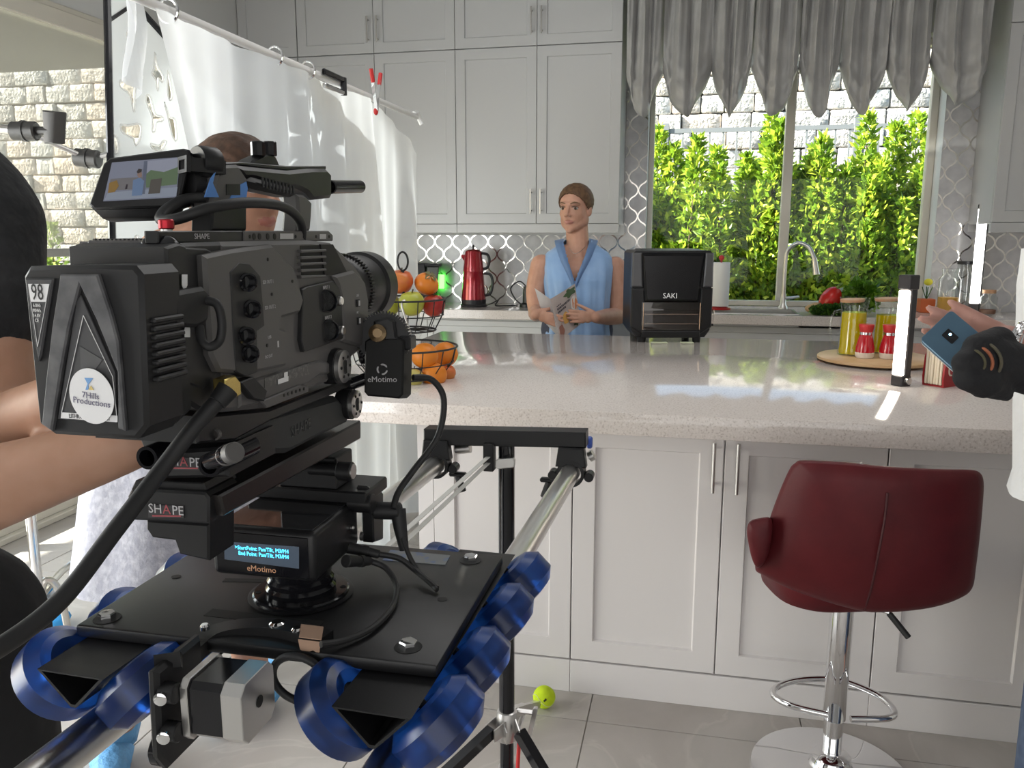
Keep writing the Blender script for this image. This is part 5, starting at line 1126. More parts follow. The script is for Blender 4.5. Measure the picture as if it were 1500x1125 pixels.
for rail, s in ((Lr1, -1), (Rr1, 1)):
    c = Vector((rail.x, 1.75, ZRAIL))
    bm = nb(); lathe(bm, [(.024, -.018), (.031, -.018), (.031, .012), (.024, .012)], c, rd, 24, closed=True)
    prism(bm, [c+Vector((-.034, -.018, .014)), c+Vector((.034, -.018, .014)), c+Vector((.028, -.018, .058)), c+Vector((-.028, -.018, .058))], (0, .03, 0), .003); cl = obj('rail_clamp', bm, M['satin'], TRK)
    for q in (-1, 1):
        bm = nb(); k_ = c+Vector((q*.040, -.02, -.006)); cyl(bm, k_+Vector((0, 0, 0)), k_+Vector((0, .032, 0)), .0105, seg=16, bev=.002); obj('clamp_bolt', bm, M['satin'], cl)
    bm = nb(); k_ = c + Vector((.045 if s < 0 else -.052, .01, -.03)); cyl(bm, k_, k_+Vector((.012 if s < 0 else -.012, 0, -.035)), .008, seg=10); box(bm, k_+Vector((-.02, -.008, .0)), k_+Vector((.02, .008, .01)), .003); obj('lever', bm, M['satin'], cl)
    bm = nb(); cyl(bm, c+Vector((.035, .03, .028)), c+Vector((.07 if s < 0 else .045, .03, .034)), .012, seg=14); obj('clear_roller', bm, M['silver'], TRK)
c = PY(862, 642, 1.80); bm = nb(); cyl(bm, c+Vector((-.004, .01, -.012)), c+Vector((.008, .01, -.012)), .014, seg=18, bev=.003); obj('blue_cap', bm, mat('blue_cap', (.05, .10, .42), .35), TRK)
# drive belt between the rails
bA, bB = PY(716, 668, 1.74), Vector((-.435, .95, .945))
bm = nb(); w_ = RS*.005; prism(bm, [bA-w_, bA+w_, bB+w_, bB-w_], UP*-.0015); prism(bm, [bA-w_-UP*.014, bA+w_-UP*.014, bB+w_-UP*.02, bB-w_-UP*.02], UP*-.0015); obj('drive_belt', bm, mat('white_belt', (.62, .61, .58), .6), TRK, 0)
bm = nb(); c = bA; box(bm, c+Vector((-.012, -.006, -.035)), c+Vector((.012, .02, .03)), .002); obj('belt_anchor', bm, M['satin'], TRK)
# stand
pt = PY(742, 657, 1.765); pb = PY(746, 1090, 1.765); sx0, sy0 = pt.x, 1.765
zc = PY(746, 1068, 1.72).z
T = thing('track_stand', 'black tripod stand with silver collar carrying the far end of the track', 'stand', (sx0, sy0, 0))
bm = nb(); cyl(bm, (sx0, sy0, zc+.0), (sx0, sy0, pt.z+.022), .0185, seg=24); obj('column', bm, M['gloss_black'], T)
bm = nb(); cyl(bm, (sx0, sy0, .06), (sx0, sy0, zc), .0165, seg=20); obj('lower_column', bm, M['gloss_black'], T)
bm = nb(); lathe(bm, [(.024, -.055), (.027, -.04), (.027, .0), (.023, .018), (.020, .02)], (sx0, sy0, zc), UP, 24)
for a in (math.radians(-125), math.radians(-62), math.radians(88)):
    d = Vector((math.cos(a), math.sin(a), 0)); n_ = Vector((-d.y, d.x, 0))
    for q in (-1, 1): prism(bm, [Vector((sx0, sy0, zc))+d*.018+n_*q*.014+UP*.006, Vector((sx0, sy0, zc))+d*.055+n_*q*.014-UP*.004, Vector((sx0, sy0, zc))+d*.055+n_*q*.014-UP*.034, Vector((sx0, sy0, zc))+d*.018+n_*q*.014-UP*.03], n_*q*.003)
obj('collar', bm, M['silver'], T)
ball_c = PZ(797, 1021, .0335)
ends = (Vector((sx0-.40, sy0-.52, .012)), PZ(838, 1125, .012)+Vector((.16, -.42, 0)), Vector((ball_c.x-.01, ball_c.y-.04, .034)))
for k_, e in enumerate(ends):
    top_ = Vector((sx0, sy0, zc-.015)) + (Vector((e.x-sx0, e.y-sy0, 0))).normalized()*.045
    bm = nb(); d = (e-top_); mid = top_+d*.55; n_ = Vector((-d.y, d.x, 0)).normalized()*.012; v_ = d.cross(n_).normalized()*.012
    X0 = [top_+n_+v_, top_-n_+v_, top_-n_-v_, top_+n_-v_]; prism(bm, X0, d*.5, .002); prism(bm, [p+d*.515 for p in [top_+n_*.8+v_*.8, top_-n_*.8+v_*.8, top_-n_*.8-v_*.8, top_+n_*.8-v_*.8]], d*.485 if k_ < 2 else d*.43); obj('leg', bm, M['gloss_black'] if k_ < 2 else M['silver'], T)
    bm = nb(); s0 = Vector((sx0, sy0, .11)); s1 = top_+d*.45; tube(bm, [s0, s1], .006, 6); obj('brace', bm, M['silver'] if k_ else M['gloss_black'], T)
bm = nb(); lathe(bm, [(.022, -.02), (.024, 0), (.022, .02)], (sx0, sy0, .11), UP, 18); obj('lower_collar', bm, M['silver'], T)
bm = nb(); tube(bm, [(sx0+.035, sy0-.02, zc-.03), (sx0+.03, sy0-.03, .09)], .005, 6); obj('red_strap', bm, M['red'], T)
bm = nb(); c = PY(741, 679, 1.735); prism(bm, rrect(Vector((c.x-.022, 1.725, c.z-.012)), Vector((.044, 0, .006)), Vector((0, 0, .022)), .006), (0, .012, 0), .002); cyl(bm, (c.x, 1.735, c.z), (c.x, 1.765, c.z), .006, seg=10); obj('wing_knob', bm, M['silver'], T)
bm = nb(); prism(bm, rrect(Vector((sx0+.045, sy0+.02, zc-.055)), Vector((.012, 0, 0)), Vector((.015, 0, .075)), .005), (0, .012, 0), .001); cyl(bm, (sx0+.02, sy0+.026, zc+.005), (sx0+.06, sy0+.026, zc+.005), .006, seg=8); obj('lock_lever', bm, M['silver'], T)
bm = nb(); ell(bm, ball_c, .0335, 26, 18); T = thing('tennis_ball', 'yellow-green tennis ball on the foot of the track stand', 'ball', (ball_c.x, ball_c.y, 0)); obj('felt', bm, mat('felt_yellow', (.55, .72, .02), .95, bump=(300, .6, .002)), T, 80)
bm = nb(); tube(bm, [ball_c+Vector((.034*math.cos(t)*math.cos(.5*math.sin(2*t)), .034*math.sin(t)*math.cos(.5*math.sin(2*t)), .034*math.sin(.5*math.sin(2*t)))) for t in np.linspace(0, 2*PI, 40, endpoint=False)], .0012, 6, closed=True); obj('seam', bm, mat('seam_white', (.6, .66, .3), .9), T)
bm = nb(); prism(bm, [ball_c+Vector((-.012, -.0325, -.008)), ball_c+Vector((.010, -.0325, .014)), ball_c+Vector((.013, -.0325, .010)), ball_c+Vector((-.009, -.0325, -.012))], (0, .004, 0)); obj('slit', bm, M['black'], T)
# ================================================================== dolly carriage
ZP = .980
CAR = thing('dolly_carriage', 'black camera dolly plate on translucent blue wheels riding the rails', 'camera dolly', (-.44, .87, ZRAIL))
x0, x1, y0, y1 = -.645, -.232, .722, 1.018
bm = nb(); box(bm, (x0, y0, ZP-.014), (x1, y1, ZP), .003, 2); obj('plate', bm, M['satin'], CAR)
M['recess'] = mat('recess', (.004, .004, .004), .6)
for px_, py_ in ((157, 906), (598, 948), (689, 821)):
    c = PZ(px_, py_, ZP); bm = nb(); lathe(bm, [(0, .0003), (.0145, .0003), (.0145, .0006)], c, UP, 28); o_ = obj('counterbore', bm, M['recess'], CAR)
    bm = nb(); lathe(bm, [(.0095, .0005), (.0095, .006), (.0085, .0075), (0, .0078)], c, UP, 6); obj('hex_bolt', bm, M['chrome'], CAR, 20)
for px_, py_ in ((258, 845), (648, 878)):
    c = PZ(px_, py_, ZP); bm = nb(); lathe(bm, [(0, .0004), (.006, .0004), (.006, .0005)], c, UP, 16); obj('hole', bm, M['recess'], CAR)
for a, b in (((328, 850), (392, 851)), ((305, 897), (470, 916))):
    p, q = PZ(*a, ZP), PZ(*b, ZP); bm = nb(); r_ = .005 if a[0] == 328 else .009; d = (q-p).normalized(); n_ = Vector((-d.y, d.x, 0)); pts = [p+n_*r_, p-n_*r_, q-n_*r_, q+n_*r_]; prism(bm, pts, UP*.0005); obj('slot', bm, M['recess'], CAR, 0)
pts = [PZ(*q, ZP) for q in ((572, 806), (660, 814), (652, 828), (560, 821))]; bm = nb(); prism(bm, pts, UP*.0006); st = obj('sticker', bm, mat('sticker_grey', (.16, .17, .18), .4, var=(60, (.10, .14, .26), .5, .62)), CAR, 0)
def wheel(c, ax, nm='wheel'):
    """urethane roller with chamfered shoulders round a dark core"""
    bm = nb(); ax = Vector(ax).normalized(); lathe(bm, [(.016, -.022), (.028, -.0255), (.038, -.023), (.050, -.012), (.050, .012), (.038, .023), (.028, .0255), (.016, .022)], c, ax, 40, closed=True)
    o_ = obj(nm, bm, M['urethane'], CAR, 25)
    bm = nb(); lathe(bm, [(.0158, -.020), (.0158, .020)], c, ax, 24); cyl(bm, c-ax*.026, c+ax*.027, .0045, seg=8); obj('hub', bm, M['dark_cam'], o_)
    return o_
M['urethane'] = mat('blue_urethane', (.014, .09, .42), .28, trans=.88, ior=1.45, spec=.5)
for side, (ra, rb) in (('left', (Lr0, Lr1)), ('right', (Rr0, Rr1))):
    def at(y): t = (y-ra.y)/(rb.y-ra.y); return ra.lerp(rb, t)
    ya, yb = (.655, 1.06)
    A_, B_ = at(ya), at(yb); d = B_-A_
    tri = [A_+RS*-.040+UP*.080, A_+RS*.040+UP*.080, A_+RS*.003+UP*.043, A_+RS*-.003+UP*.043]
    bm = nb(); n = len(tri); out0 = [bm.verts.new(p) for p in tri]; cen = A_+UP*.068
    inn0 = [bm.verts.new(cen+(p-cen)*.86) for p in tri]; out1 = [bm.verts.new(p+d) for p in tri]; inn1 = [bm.verts.new(cen+(p-cen)*.86+d) for p in tri]
    for i in range(n):
        j = (i+1) % n
        for q in ((out0[i], out0[j], out1[j], out1[i]), (inn0[j], inn0[i], inn1[i], inn1[j]), (out0[j], out0[i], inn0[i], inn0[j]), (out1[i], out1[j], inn1[j], inn1[i])): bm.faces.new(q)
    bmesh.ops.recalc_face_normals(bm, faces=bm.faces); bt = obj('beam', bm, M['satin'], CAR, 0)
    for y in (.70, .806, .925, 1.031):
        c0 = at(y)
        for s in (-1, 1):
            cc = c0 + RS*s*.0505 + UP*.0505; wheel(cc, RS*s*.707 - UP*.707)
    for y in (.665, ): 
        cc = at(y)+UP*.066; bm = nb(); cyl(bm, cc-RS*.010+rd*.05, cc+RS*.010+rd*.05, .005, seg=6); obj('axle_bolt', bm, M['silver'], bt)
# grey rod bolted along the plate's right edge
e0, e1 = PZ(636, 1000, .965), PZ(735, 845, .965)
# drive motor and bracket
MY = .640
pm = [PY(273, 1000, MY), PY(350, 1003, MY), PY(350, 1090, MY), PY(273, 1086, MY)]
xl, xr, zt, zb_ = pm[0].x, pm[1].x, pm[0].z, pm[3].z
MOT = thing('drive_motor', 'black and silver stepper motor bolted under the front of the dolly plate', 'motor', (xl, MY, zb_))
def rbox(bm, x0, x1, y0, y1, z0, z1, c): prism(bm, [(x0, y0+c, z0), (x0, y1-c, z0), (x0, y1, z0+c), (x0, y1, z1-c), (x0, y1-c, z1), (x0, y0+c, z1), (x0, y0, z1-c), (x0, y0, z0+c)], (x1-x0, 0, 0), .0008)
mw = zt-zb_
xa = PY(352, 1010, MY).x; bm = nb(); rbox(bm, xl, xa-.022, MY+.002, MY+mw-.002, zb_+.002, zt-.002, .006); obj('stack', bm, M['gloss_black'], MOT, 20)
bm = nb(); rbox(bm, xa-.022, xa, MY, MY+mw, zb_, zt, .009); ec = obj('end_cap', bm, M['silver'], MOT, 20)
bm = nb(); lathe(bm, [(0, .0002), (.006, .0002), (.006, .0006)], (xa, MY+mw*.52, (zt+zb_)/2), (1, 0, 0), 18); obj('shaft_hole', bm, M['recess'], ec)
bm = nb(); rbox(bm, xl-.008, xl, MY-.001, MY+mw+.001, zb_-.001, zt+.001, .007); obj('front_flange', bm, M['silver'], MOT, 20)
pl = [PX(x, y, xl-.02) for x, y in ((232, 1000), (262, 985), (275, 1000), (280, 1100), (262, 1135), (228, 1135))]
bm = nb(); prism(bm, [(xl-.034, MY-.012, zt+.015), (xl-.034, MY+mw, zt+.015), (xl-.034, MY+mw, zb_-.03), (xl-.034, MY-.004, zb_-.03), (xl-.034, MY-.016, zb_-.01)], (.012, 0, 0), .004); br = obj('mount_plate', bm, M['satin'], MOT)
for z in (zt-.010, zb_+.012):
    bm = nb(); c = Vector((xl-.018, MY-.004, z)); cyl(bm, c+Vector((-.006, .0, 0)), c+Vector((.010, 0, 0)), .010, seg=18, bev=.001); s_ = obj('standoff', bm, M['satin'], br)
    bm = nb(); lathe(bm, [(.0065, 0), (.0065, .003), (.004, .004), (0, .0035)], c+Vector((.0, -.010, 0)), (.2, -1, 0), 14); obj('bolt', bm, M['chrome'], s_)
bm = nb(); c = Vector((xl-.045, MY+.01, zb_-.018)); cyl(bm, c, c+Vector((.012, 0, 0)), .017, seg=24, bev=.002); obj('pulley', bm, M['gloss_black'], br)
bm = nb(); c = Vector((xl-.07, MY+.03, zb_+.03)); prism(bm, [c, c+Vector((.035, 0, .022)), c+Vector((.035, 0, -.012)), c+Vector((.008, 0, -.016))], (0, .012, 0), .003); obj('belt_guide', bm, M['satin'], br)
# curved arm from the plate to the motor bracket
arm = smooth_path([Vector((xl-.026, MY+.010, zt+.016)), PZ(262, 968, .968), PZ(318, 928, .978), PZ(400, 920, .984), PZ(478, 938, .984)], 7)
bm = nb(); g0_ = None
for k_, p in enumerate(arm):
    t_ = (arm[min(k_+1, len(arm)-1)]-arm[max(k_-1, 0)]); t_.z = 0; t_.normalize(); n_ = Vector((-t_.y, t_.x, 0)); hw = .012
    r_ = [bm.verts.new(p+n_*hw+UP*.006), bm.verts.new(p-n_*hw+UP*.006), bm.verts.new(p-n_*hw-UP*.010), bm.verts.new(p+n_*hw-UP*.010)]
    if g0_:
        for i in range(4): bm.faces.new((g0_[i], g0_[(i+1) % 4], r_[(i+1) % 4], r_[i]))
    else: bm.faces.new(r_)
    g0_ = r_
bm.faces.new(list(reversed(g0_))); bmesh.ops.recalc_face_normals(bm, faces=bm.faces); obj('curved_arm', bm, M['satin'], MOT)
for px_, py_, r_ in ((300, 918, .005), (406, 914, .0085), (435, 923, .006)):
    c = PZ(px_, py_, .990); bm = nb(); lathe(bm, [(r_, -.003), (r_, .001), (r_*.7, .003), (0, .003)], c, UP, 16); obj('arm_screw', bm, M['chrome'], MOT)
tp = [PZ(x, y, .9925) for x, y in ((441, 915), (474, 919), (471, 938), (438, 934))]
bm = nb(); prism(bm, tp, UP*.0008); b_ = [PY(x, y, tp[3].y-.001) for x, y in ((437, 936), (470, 940), (468, 958), (459, 952), (449, 956), (440, 951))]; prism(bm, b_, (0, -.0008, 0)); tag(obj('brown_tape', bm, mat('kraft_tape', (.36, .23, .16), .7), None, 0), 'piece of brown tape holding the cable on the curved motor arm', 'tape')
# ================================================================== motion-control head
HEAD = thing('motion_head', 'black motorised pan head with blue text display on the dolly plate', 'pan head', (-.445, .85, ZP))
hc = Vector((-.440, .850, ZP))
bm = nb(); lathe(bm, [(.056, .0008), (.056, .005), (.054, .0065), (.0, .0065)], hc, UP, 44); obj('turntable', bm, M['gloss_black'], HEAD)
bm = nb(); lathe(bm, [(.060, .0004), (.0615, .0015), (.060, .002)], hc, UP, 44); obj('turntable_ring', bm, M['satin'], HEAD)
for a in (.3, 2.0, 3.6, 5.2):
    bm = nb(); lathe(bm, [(0, .0002), (.0035, .0002), (.0035, .0004)], hc+Vector((.049*math.cos(a), .049*math.sin(a), .0066)), UP, 12); obj('turntable_hole', bm, M['recess'], HEAD)
bm = nb(); lathe(bm, [(.040, .0066), (.041, .012), (.038, .016), (.039, .022), (.036, .026), (.037, .040)], hc, UP, 40); obj('pan_base', bm, M['gloss_black'], HEAD)
bx0, bx1, by0, by1, bz0, bz1 = -.520, -.393, .795, .918, 1.0200, 1.0785
bm = nb(); box(bm, (bx0, by0, bz0), (bx1, by1, bz1), .007, 3); obj('housing', bm, M['satin'], HEAD)
bm = nb(); box(bm, (bx0+.006, by0+.008, bz1-.0002), (bx1-.006, by1-.004, bz1+.0008), .0004); obj('top_cover', bm, mat('gloss_cover', (.03, .031, .034), .10, spec=.8, coat=.5), HEAD)
bm = nb(); box(bm, (bx0+.007, by0-.0012, bz0+.005), (bx1-.008, by0+.001, bz1-.006), .0005); fp = obj('front_glass', bm, M['gloss_black'], HEAD)
sc = [PY(x, y, by0-.0014) for x, y in ((329, 793), (438, 801), (438, 833), (329, 819))]; bm = nb(); prism(bm, sc, (0, -.0003, 0)); dsp = obj('display', bm, mat('display_dark', (.055, .07, .095), .3, emit=(.06, .09, .13), estr=.2), HEAD, 0)
M['cyan'] = mat('cyan_pixels', (.1, .6, .9), .5, emit=(.06, .62, 1), estr=2.2)
mid = (sc[0]+sc[1]+sc[2]+sc[3])/4
text('display_line', '>StartPoint: Pan/Tilt, M3/M4', .0066, M['cyan'], PY(383, 805, by0-.0019), (1, 0, 0), UP, dsp, .0001, sx=.86); text('display_line', '   End Point: Pan/Tilt, M3/M4', .0066, M['cyan'], PY(383, 813, by0-.0019), (1, 0, 0), UP, dsp, .0001, sx=.86)
text('maker_mark', 'eMotimo', .0098, mat('copper_ink', (.62, .34, .20), .4), PY(383, 834, by0-.0014), (1, 0, 0), UP, fp, .0001)
for px_, py_, r_ in ((529, 785, .006), (514, 773, .003)):
    c = PX(px_, py_, bx1+.0005); bm = nb(); lathe(bm, [(r_, 0), (r_, .003), (r_*.6, .004), (0, .003)], c, (1, 0, 0), 16); obj('side_socket', bm, M['silver'], HEAD)
# yoke that carries the camera on the far side of the box
bm = nb(); box(bm, (-.530, .893, 1.0795), (-.372, .965, 1.0955), .002); obj('cradle_plate', bm, M['satin'], HEAD)
bm = nb(); prism(bm, [PX(x, y, -.375) for x, y in ((540, 712), (556, 714), (562, 722), (562, 790), (548, 795), (546, 742), (538, 735))], (-.016, 0, 0), .002); obj('tilt_bracket', bm, M['satin'], HEAD)
bm = nb(); c = PX(535, 737, -.378); cyl(bm, c+Vector((-.02, 0, 0)), c+Vector((.010, 0, 0)), .012, seg=22, bev=.001); obj('tilt_pivot', bm, M['satin'], HEAD)
c = PX(563, 747, -.365); bm = nb(); cyl(bm, c+Vector((-.012, -.004, 0)), c+Vector((.022, .0, 0)), .011, seg=18, bev=.002); tube(bm, [c+Vector((.018, 0, .002)), c+Vector((.022, -.004, -.02)), c+Vector((.027, -.006, -.048))], [.010, .0085, .006], 12); obj('ratchet_handle', bm, M['rubber'], HEAD)
c = PX(505, 690, -.395); bm = nb(); cyl(bm, c+Vector((-.045, .0, 0)), c+Vector((.0, 0, 0)), .007, seg=12); cyl(bm, c+Vector((-.008, 0, 0)), c+Vector((.010, 0, 0)), .0115, seg=22, bev=.001); kn = obj('thumb_knob', bm, M['satin'], HEAD)
bm = nb(); lathe(bm, [(.009, 0), (.009, .0012), (0, .0012)], c+Vector((.0101, 0, 0)), (1, 0, 0), 20); obj('knob_face', bm, M['silver'], kn)
# ================================================================== camera base: sliding dovetail and quick plate
BASE = thing('camera_baseplate', 'stack of black quick-release plates and a long dovetail under the film camera', 'baseplate', (-.45, .8, 1.10))
def S(L, X=-.39): return [PX(x, y, X) for x, y in L]
bm = nb(); prism(bm, S([(322, 726), (529, 616), (529, 643), (330, 756)], -.405), (-.085, 0, 0), .002); obj('dovetail', bm, mat('dovetail_black', (.014, .012, .012), .28, spec=.6), BASE)
bm = nb(); box(bm, (-.487, .895, 1.0957), (-.41, .945, 1.136), .002); obj('clamp_block', bm, M['satin'], BASE)
yb0 = .632
def Fq(L, Y=yb0): return [PY(x, y, Y) for x, y in L]
bm = nb(); prism(bm, Fq([(186, 728), (192, 716), (300, 722), (306, 730), (306, 768), (190, 762)]), (0, .05, 0), .002); lb = obj('lower_block', bm, M['satin'], BASE)
bm = nb(); prism(bm, Fq([(198, 704), (298, 708), (304, 722), (192, 717)], .640), (0, .05, 0), .001); obj('middle_plate', bm, M['satin'], BASE)
bm = nb(); prism(bm, Fq([(214, 762), (306, 768), (306, 822), (262, 812), (255, 792), (222, 788), (214, 776)], .645), (0, .045, 0), .002); obj('stepped_foot', bm, M['satin'], BASE)
bm = nb(); prism(bm, Fq([(225, 662), (330, 655), (334, 700), (222, 702)], .640), (0, .09, 0), .003); ub = obj('upper_block', bm, M['satin'], BASE)
M['badge'] = mat('badge', (.03, .028, .03), .4); M['badge_red'] = mat('badge_red', (.30, .05, .06), .5); M['badge_grey'] = mat('badge_grey', (.42, .41, .42), .45)
for (cx_, cy_, Y, par) in ((243, 749, yb0, lb), (268, 679, .640, ub)):
    bm = nb(); prism(bm, [PY(cx_-26, cy_-9, Y-.0008), PY(cx_+26, cy_-8, Y-.0008), PY(cx_+26, cy_+10, Y-.0008), PY(cx_-26, cy_+9, Y-.0008)], (0, .0006, 0)); b_ = obj('badge', bm, M['badge'], par, 0)
    text('badge_word', 'SH   PE', .0125, M['badge_grey'], PY(cx_, cy_-2, Y-.001), (1, 0, -.01), UP, b_, .0001, sx=.95); text('badge_letter', 'A', .0125, M['badge_red'], PY(cx_+1, cy_-2, Y-.001), (1, 0, 0), UP, b_, .0001); bm = nb(); prism(bm, [PY(cx_-20, cy_+5.5, Y-.001), PY(cx_+22, cy_+6, Y-.001), PY(cx_+22, cy_+8, Y-.001), PY(cx_-20, cy_+7.5, Y-.001)], (0, -.0002, 0)); obj('badge_line', bm, M['badge_red'], b_, 0)
for px_, py_, r_, nm in ((215, 671, .0105, 'rod_socket'), (306, 682, .0105, 'rod_socket')):
    c = PY(px_, py_, .622); bm = nb(); lathe(bm, [(r_*.72, 0), (r_, .0), (r_, .07), (r_*.72, .07)], c, (0, 1, 0), 26, closed=True); lathe(bm, [(0, .012), (r_*.72, .012)], c, (0, 1, 0), 20); obj(nm, bm, M['gloss_black'], BASE)
c = PY(322, 668, .612); bm = nb(); cyl(bm, PY(308, 676, .622), PY(336, 665, .60), .0075, .0085, seg=16, bev=.001); k_ = obj('lock_knob', bm, M['gloss_black'], BASE)
bm = nb(); cyl(bm, PY(329, 668, .606), PY(345, 662, .597), .0088, seg=18, bev=.001); obj('knob_cap', bm, M['grey_cam'], k_)
bm = nb(); prism(bm, S([(290, 610), (395, 600), (528, 548), (530, 560), (400, 615), (345, 645), (290, 650)], -.398), (-.10, 0, 0), .002); obj('bridge_plate', bm, M['satin'], BASE)
bm = nb(); prism(bm, S([(345, 646), (352, 622), (400, 606), (495, 580), (506, 590), (514, 618), (470, 640), (425, 664), (352, 668)], -.402), (-.105, 0, 0), .006); pad = obj('shoulder_pad', bm, mat('soft_pad', (.030, .031, .032), .62), BASE)
text('pad_word', 'SHAPE', .0165, mat('pad_letters', (.045, .046, .047), .5), PX(441, 627, -.4015), (0, 1, 0), UP, pad, .0006)
for k_ in range(3):
    c = PY(282+k_*16, 640-k_*1.5, .625); bm = nb(); lathe(bm, [(.0035, 0), (.005, 0), (.005, .004), (.0035, .004)], c, (0, 1, 0), 14, closed=True); obj('accessory_hole', bm, M['grey_cam'], BASE)
for px_, py_, X_, sc_ in ((503, 537, -.379, 1.0), (521, 592, -.392, .92)):
    c = PX(px_, py_, X_); bm = nb(); lathe(bm, [(.006, .002), (.012, .003), (.0185*sc_, .0018), (.0185*sc_, -.004)], c, (1, 0, 0), 36); ro = obj('rosette', bm, M['silver'], BASE, 25)
    for a in range(36):
        pass
    bm = nb(); lathe(bm, [(.0205*sc_, -.020), (.0205*sc_, -.004), (.018*sc_, -.003)], c, (1, 0, 0), 30); obj('rosette_arm', bm, M['satin'], ro)
    bm = nb()
    for a in range(6): q = c+Vector((.003, .012*math.cos(a*PI/3), .012*math.sin(a*PI/3))); cyl(bm, q-Vector((.002, 0, 0)), q+Vector((.0005, 0, 0)), .0018, seg=8)
    box(bm, c+Vector((.001, -.003, -.008)), c+Vector((.0035, .003, .008)), .001); obj('rosette_holes', bm, M['recess'], ro)
# ================================================================== film camera body
CAMO = thing('film_camera', 'large dark grey professional film camera rig seen from behind at left', 'film camera', (-.46, .8, 1.24))
bm = nb(); prism(bm, S([(322, 354), (455, 352), (488, 356), (505, 372), (520, 388), (536, 412), (541, 440), (541, 492), (532, 512), (516, 524), (515, 546), (388, 598), (330, 604), (322, 603)]), (-.140, 0, 0), .004); obj('body', bm, M['grey_cam'], CAMO)
bm = nb(); prism(bm, S([(268, 356), (326, 354), (326, 603), (292, 600), (268, 585)], -.3905), (-.072, 0, 0), .003); obj('extension_unit', bm, M['dark_cam'], CAMO)
def side_panel(nm, L, m_, proud=.004, bev=.0015, par=None): bm = nb(); prism(bm, S(L, -.39+proud), (-proud-.004, 0, 0), bev); return obj(nm, bm, m_, par or CAMO)
side_panel('rear_unit', [(269, 362), (303, 364), (330, 378), (326, 540), (300, 570), (270, 560)], M['dark_cam'], .001)
side_panel('interface_panel', [(300, 374), (338, 366), (400, 358), (432, 392), (446, 440), (441, 458), (414, 466), (412, 480), (421, 484), (421, 536), (378, 545), (362, 548), (322, 545), (310, 520), (304, 440)], M['grey_cam'], .0085, .003)
bay = side_panel('connector_bay', [(337, 398), (350, 384), (366, 386), (382, 404), (386, 450), (388, 478), (377, 486), (378, 545), (360, 552), (346, 545), (342, 500)], M['dark_cam'], .0092, .001)
for px_, py_ in ((359, 413), (365, 452), (357, 491), (362, 517)):
    c = PX(px_, py_, -.382); bm = nb(); lathe(bm, [(.0055, -.004), (.0082, -.004), (.0082, .008), (.0066, .0092), (.0055, .008), (.0055, .002), (0, .002)], c, (.78, -.62, 0), 26); obj('bnc_cap', bm, M['gloss_black'], bay)
xl_ = side_panel('audio_panel', [(443, 424), (450, 420), (488, 411), (497, 420), (501, 440), (503, 496), (470, 508), (446, 516), (442, 498), (444, 440)], M['dark_cam'], .005, .001)
for px_, py_ in ((477, 441), (480, 484)):
    c = PX(px_, py_, -.3848); bm = nb(); c = c+Vector((.002, -.002, 0)); lathe(bm, [(.0106, -.012), (.0120, -.012), (.0120, .0022), (.0106, .0028)], c, (.80, -.60, 0), 30, closed=True); lathe(bm, [(0, .0003), (.0106, .0003)], c, (.80, -.60, 0), 24); s_ = obj('audio_socket', bm, M['gloss_black'], xl_)
    c2 = PX(px_+20, py_+0, -.384); bm = nb(); lathe(bm, [(.0052, -.002), (.0052, .0025), (.004, .0038), (0, .0038)], c2, (1, 0, 0), 18); obj('release_tab', bm, M['silver'], s_)
side_panel('front_shell', [(489, 404), (520, 396), (535, 412), (540, 440), (540, 490), (530, 508), (503, 500), (502, 440), (497, 418)], M['grey_cam'], .006, .003)
for px_, py_ in ((524, 444), (525, 470), (404, 504)):
    c = PX(px_, py_, -.3835); bm = nb(); box(bm, c+Vector((-.001, -.0038, -.0042)), c+Vector((.0012, .0038, .0042))); s_ = obj('switch', bm, M['recess'], CAMO, 0); bm = nb(); box(bm, c+Vector((.0005, -.0006, -.003)), c+Vector((.0022, .0022, .003))); obj('switch_nub', bm, M['badge_grey'], s_, 0)
for px_, py_, tx, sz in ((393, 413, 'SDI OUT 1', .0048), (396, 450, 'SDI OUT 2', .0048), (478, 421, 'INPUT 1', .0052), (481, 465, 'INPUT 2', .0052), (524, 433, 'LINE', .004), (524, 458, 'MIC', .004), (395, 494, 'USB', .004), (394, 522, 'DC OUT', .004)):
    text('panel_lettering', tx, sz, M['badge_grey'], PX(px_, py_, -.3812 if px_ < 430 else -.3838), (0, 1, 0), UP, CAMO, .0001, sx=.9)
for k_, (px_, py_) in enumerate(((398, 431), (392, 380), (428, 412), (391, 506))):
    c = PX(px_, py_, -.3815); bm = nb(); lathe(bm, [(0, .0), (.0016, .0), (.0016, .0006), (0, .0006)], c, (1, 0, 0), 10); obj('panel_screw', bm, M['recess'], CAMO)
vg = side_panel('vent_recess', [(440, 360), (472, 359), (476, 404), (442, 406)], M['recess'], .0005, 0)
for k_ in range(5):
    y_ = 362+k_*9.4; bm = nb(); prism(bm, S([(441, y_+4), (478, y_+3), (479, y_+6.5), (442, y_+8.5)], -.3855), (-.006, 0, 0), .0006); obj('vent_louvre', bm, M['grey_cam'], vg)
side_panel('vent_cheek', [(470, 358), (488, 358), (508, 398), (476, 404)], M['recess'], .002, 0)
side_panel('lower_shell', [(352, 562), (468, 528), (488, 532), (488, 548), (470, 548), (452, 562), (388, 590), (352, 598)], M['grey_cam'], .003, .002)
lbp = side_panel('rating_label', [(388, 554), (453, 532), (453, 548), (388, 568)], mat('rating_print', (.085, .082, .080), .5, var=(220, (.14, .135, .13), .5, .6)), .0036, 0)
for L in ([(407, 556), (422, 551), (422, 558), (407, 563)], [(416, 546), (421, 544.5), (421, 552), (416, 553.5)]): bm = nb(); prism(bm, S(L, -.3855), (.0004, 0, 0)); obj('white_label', bm, M['label_white'], lbp, 0)
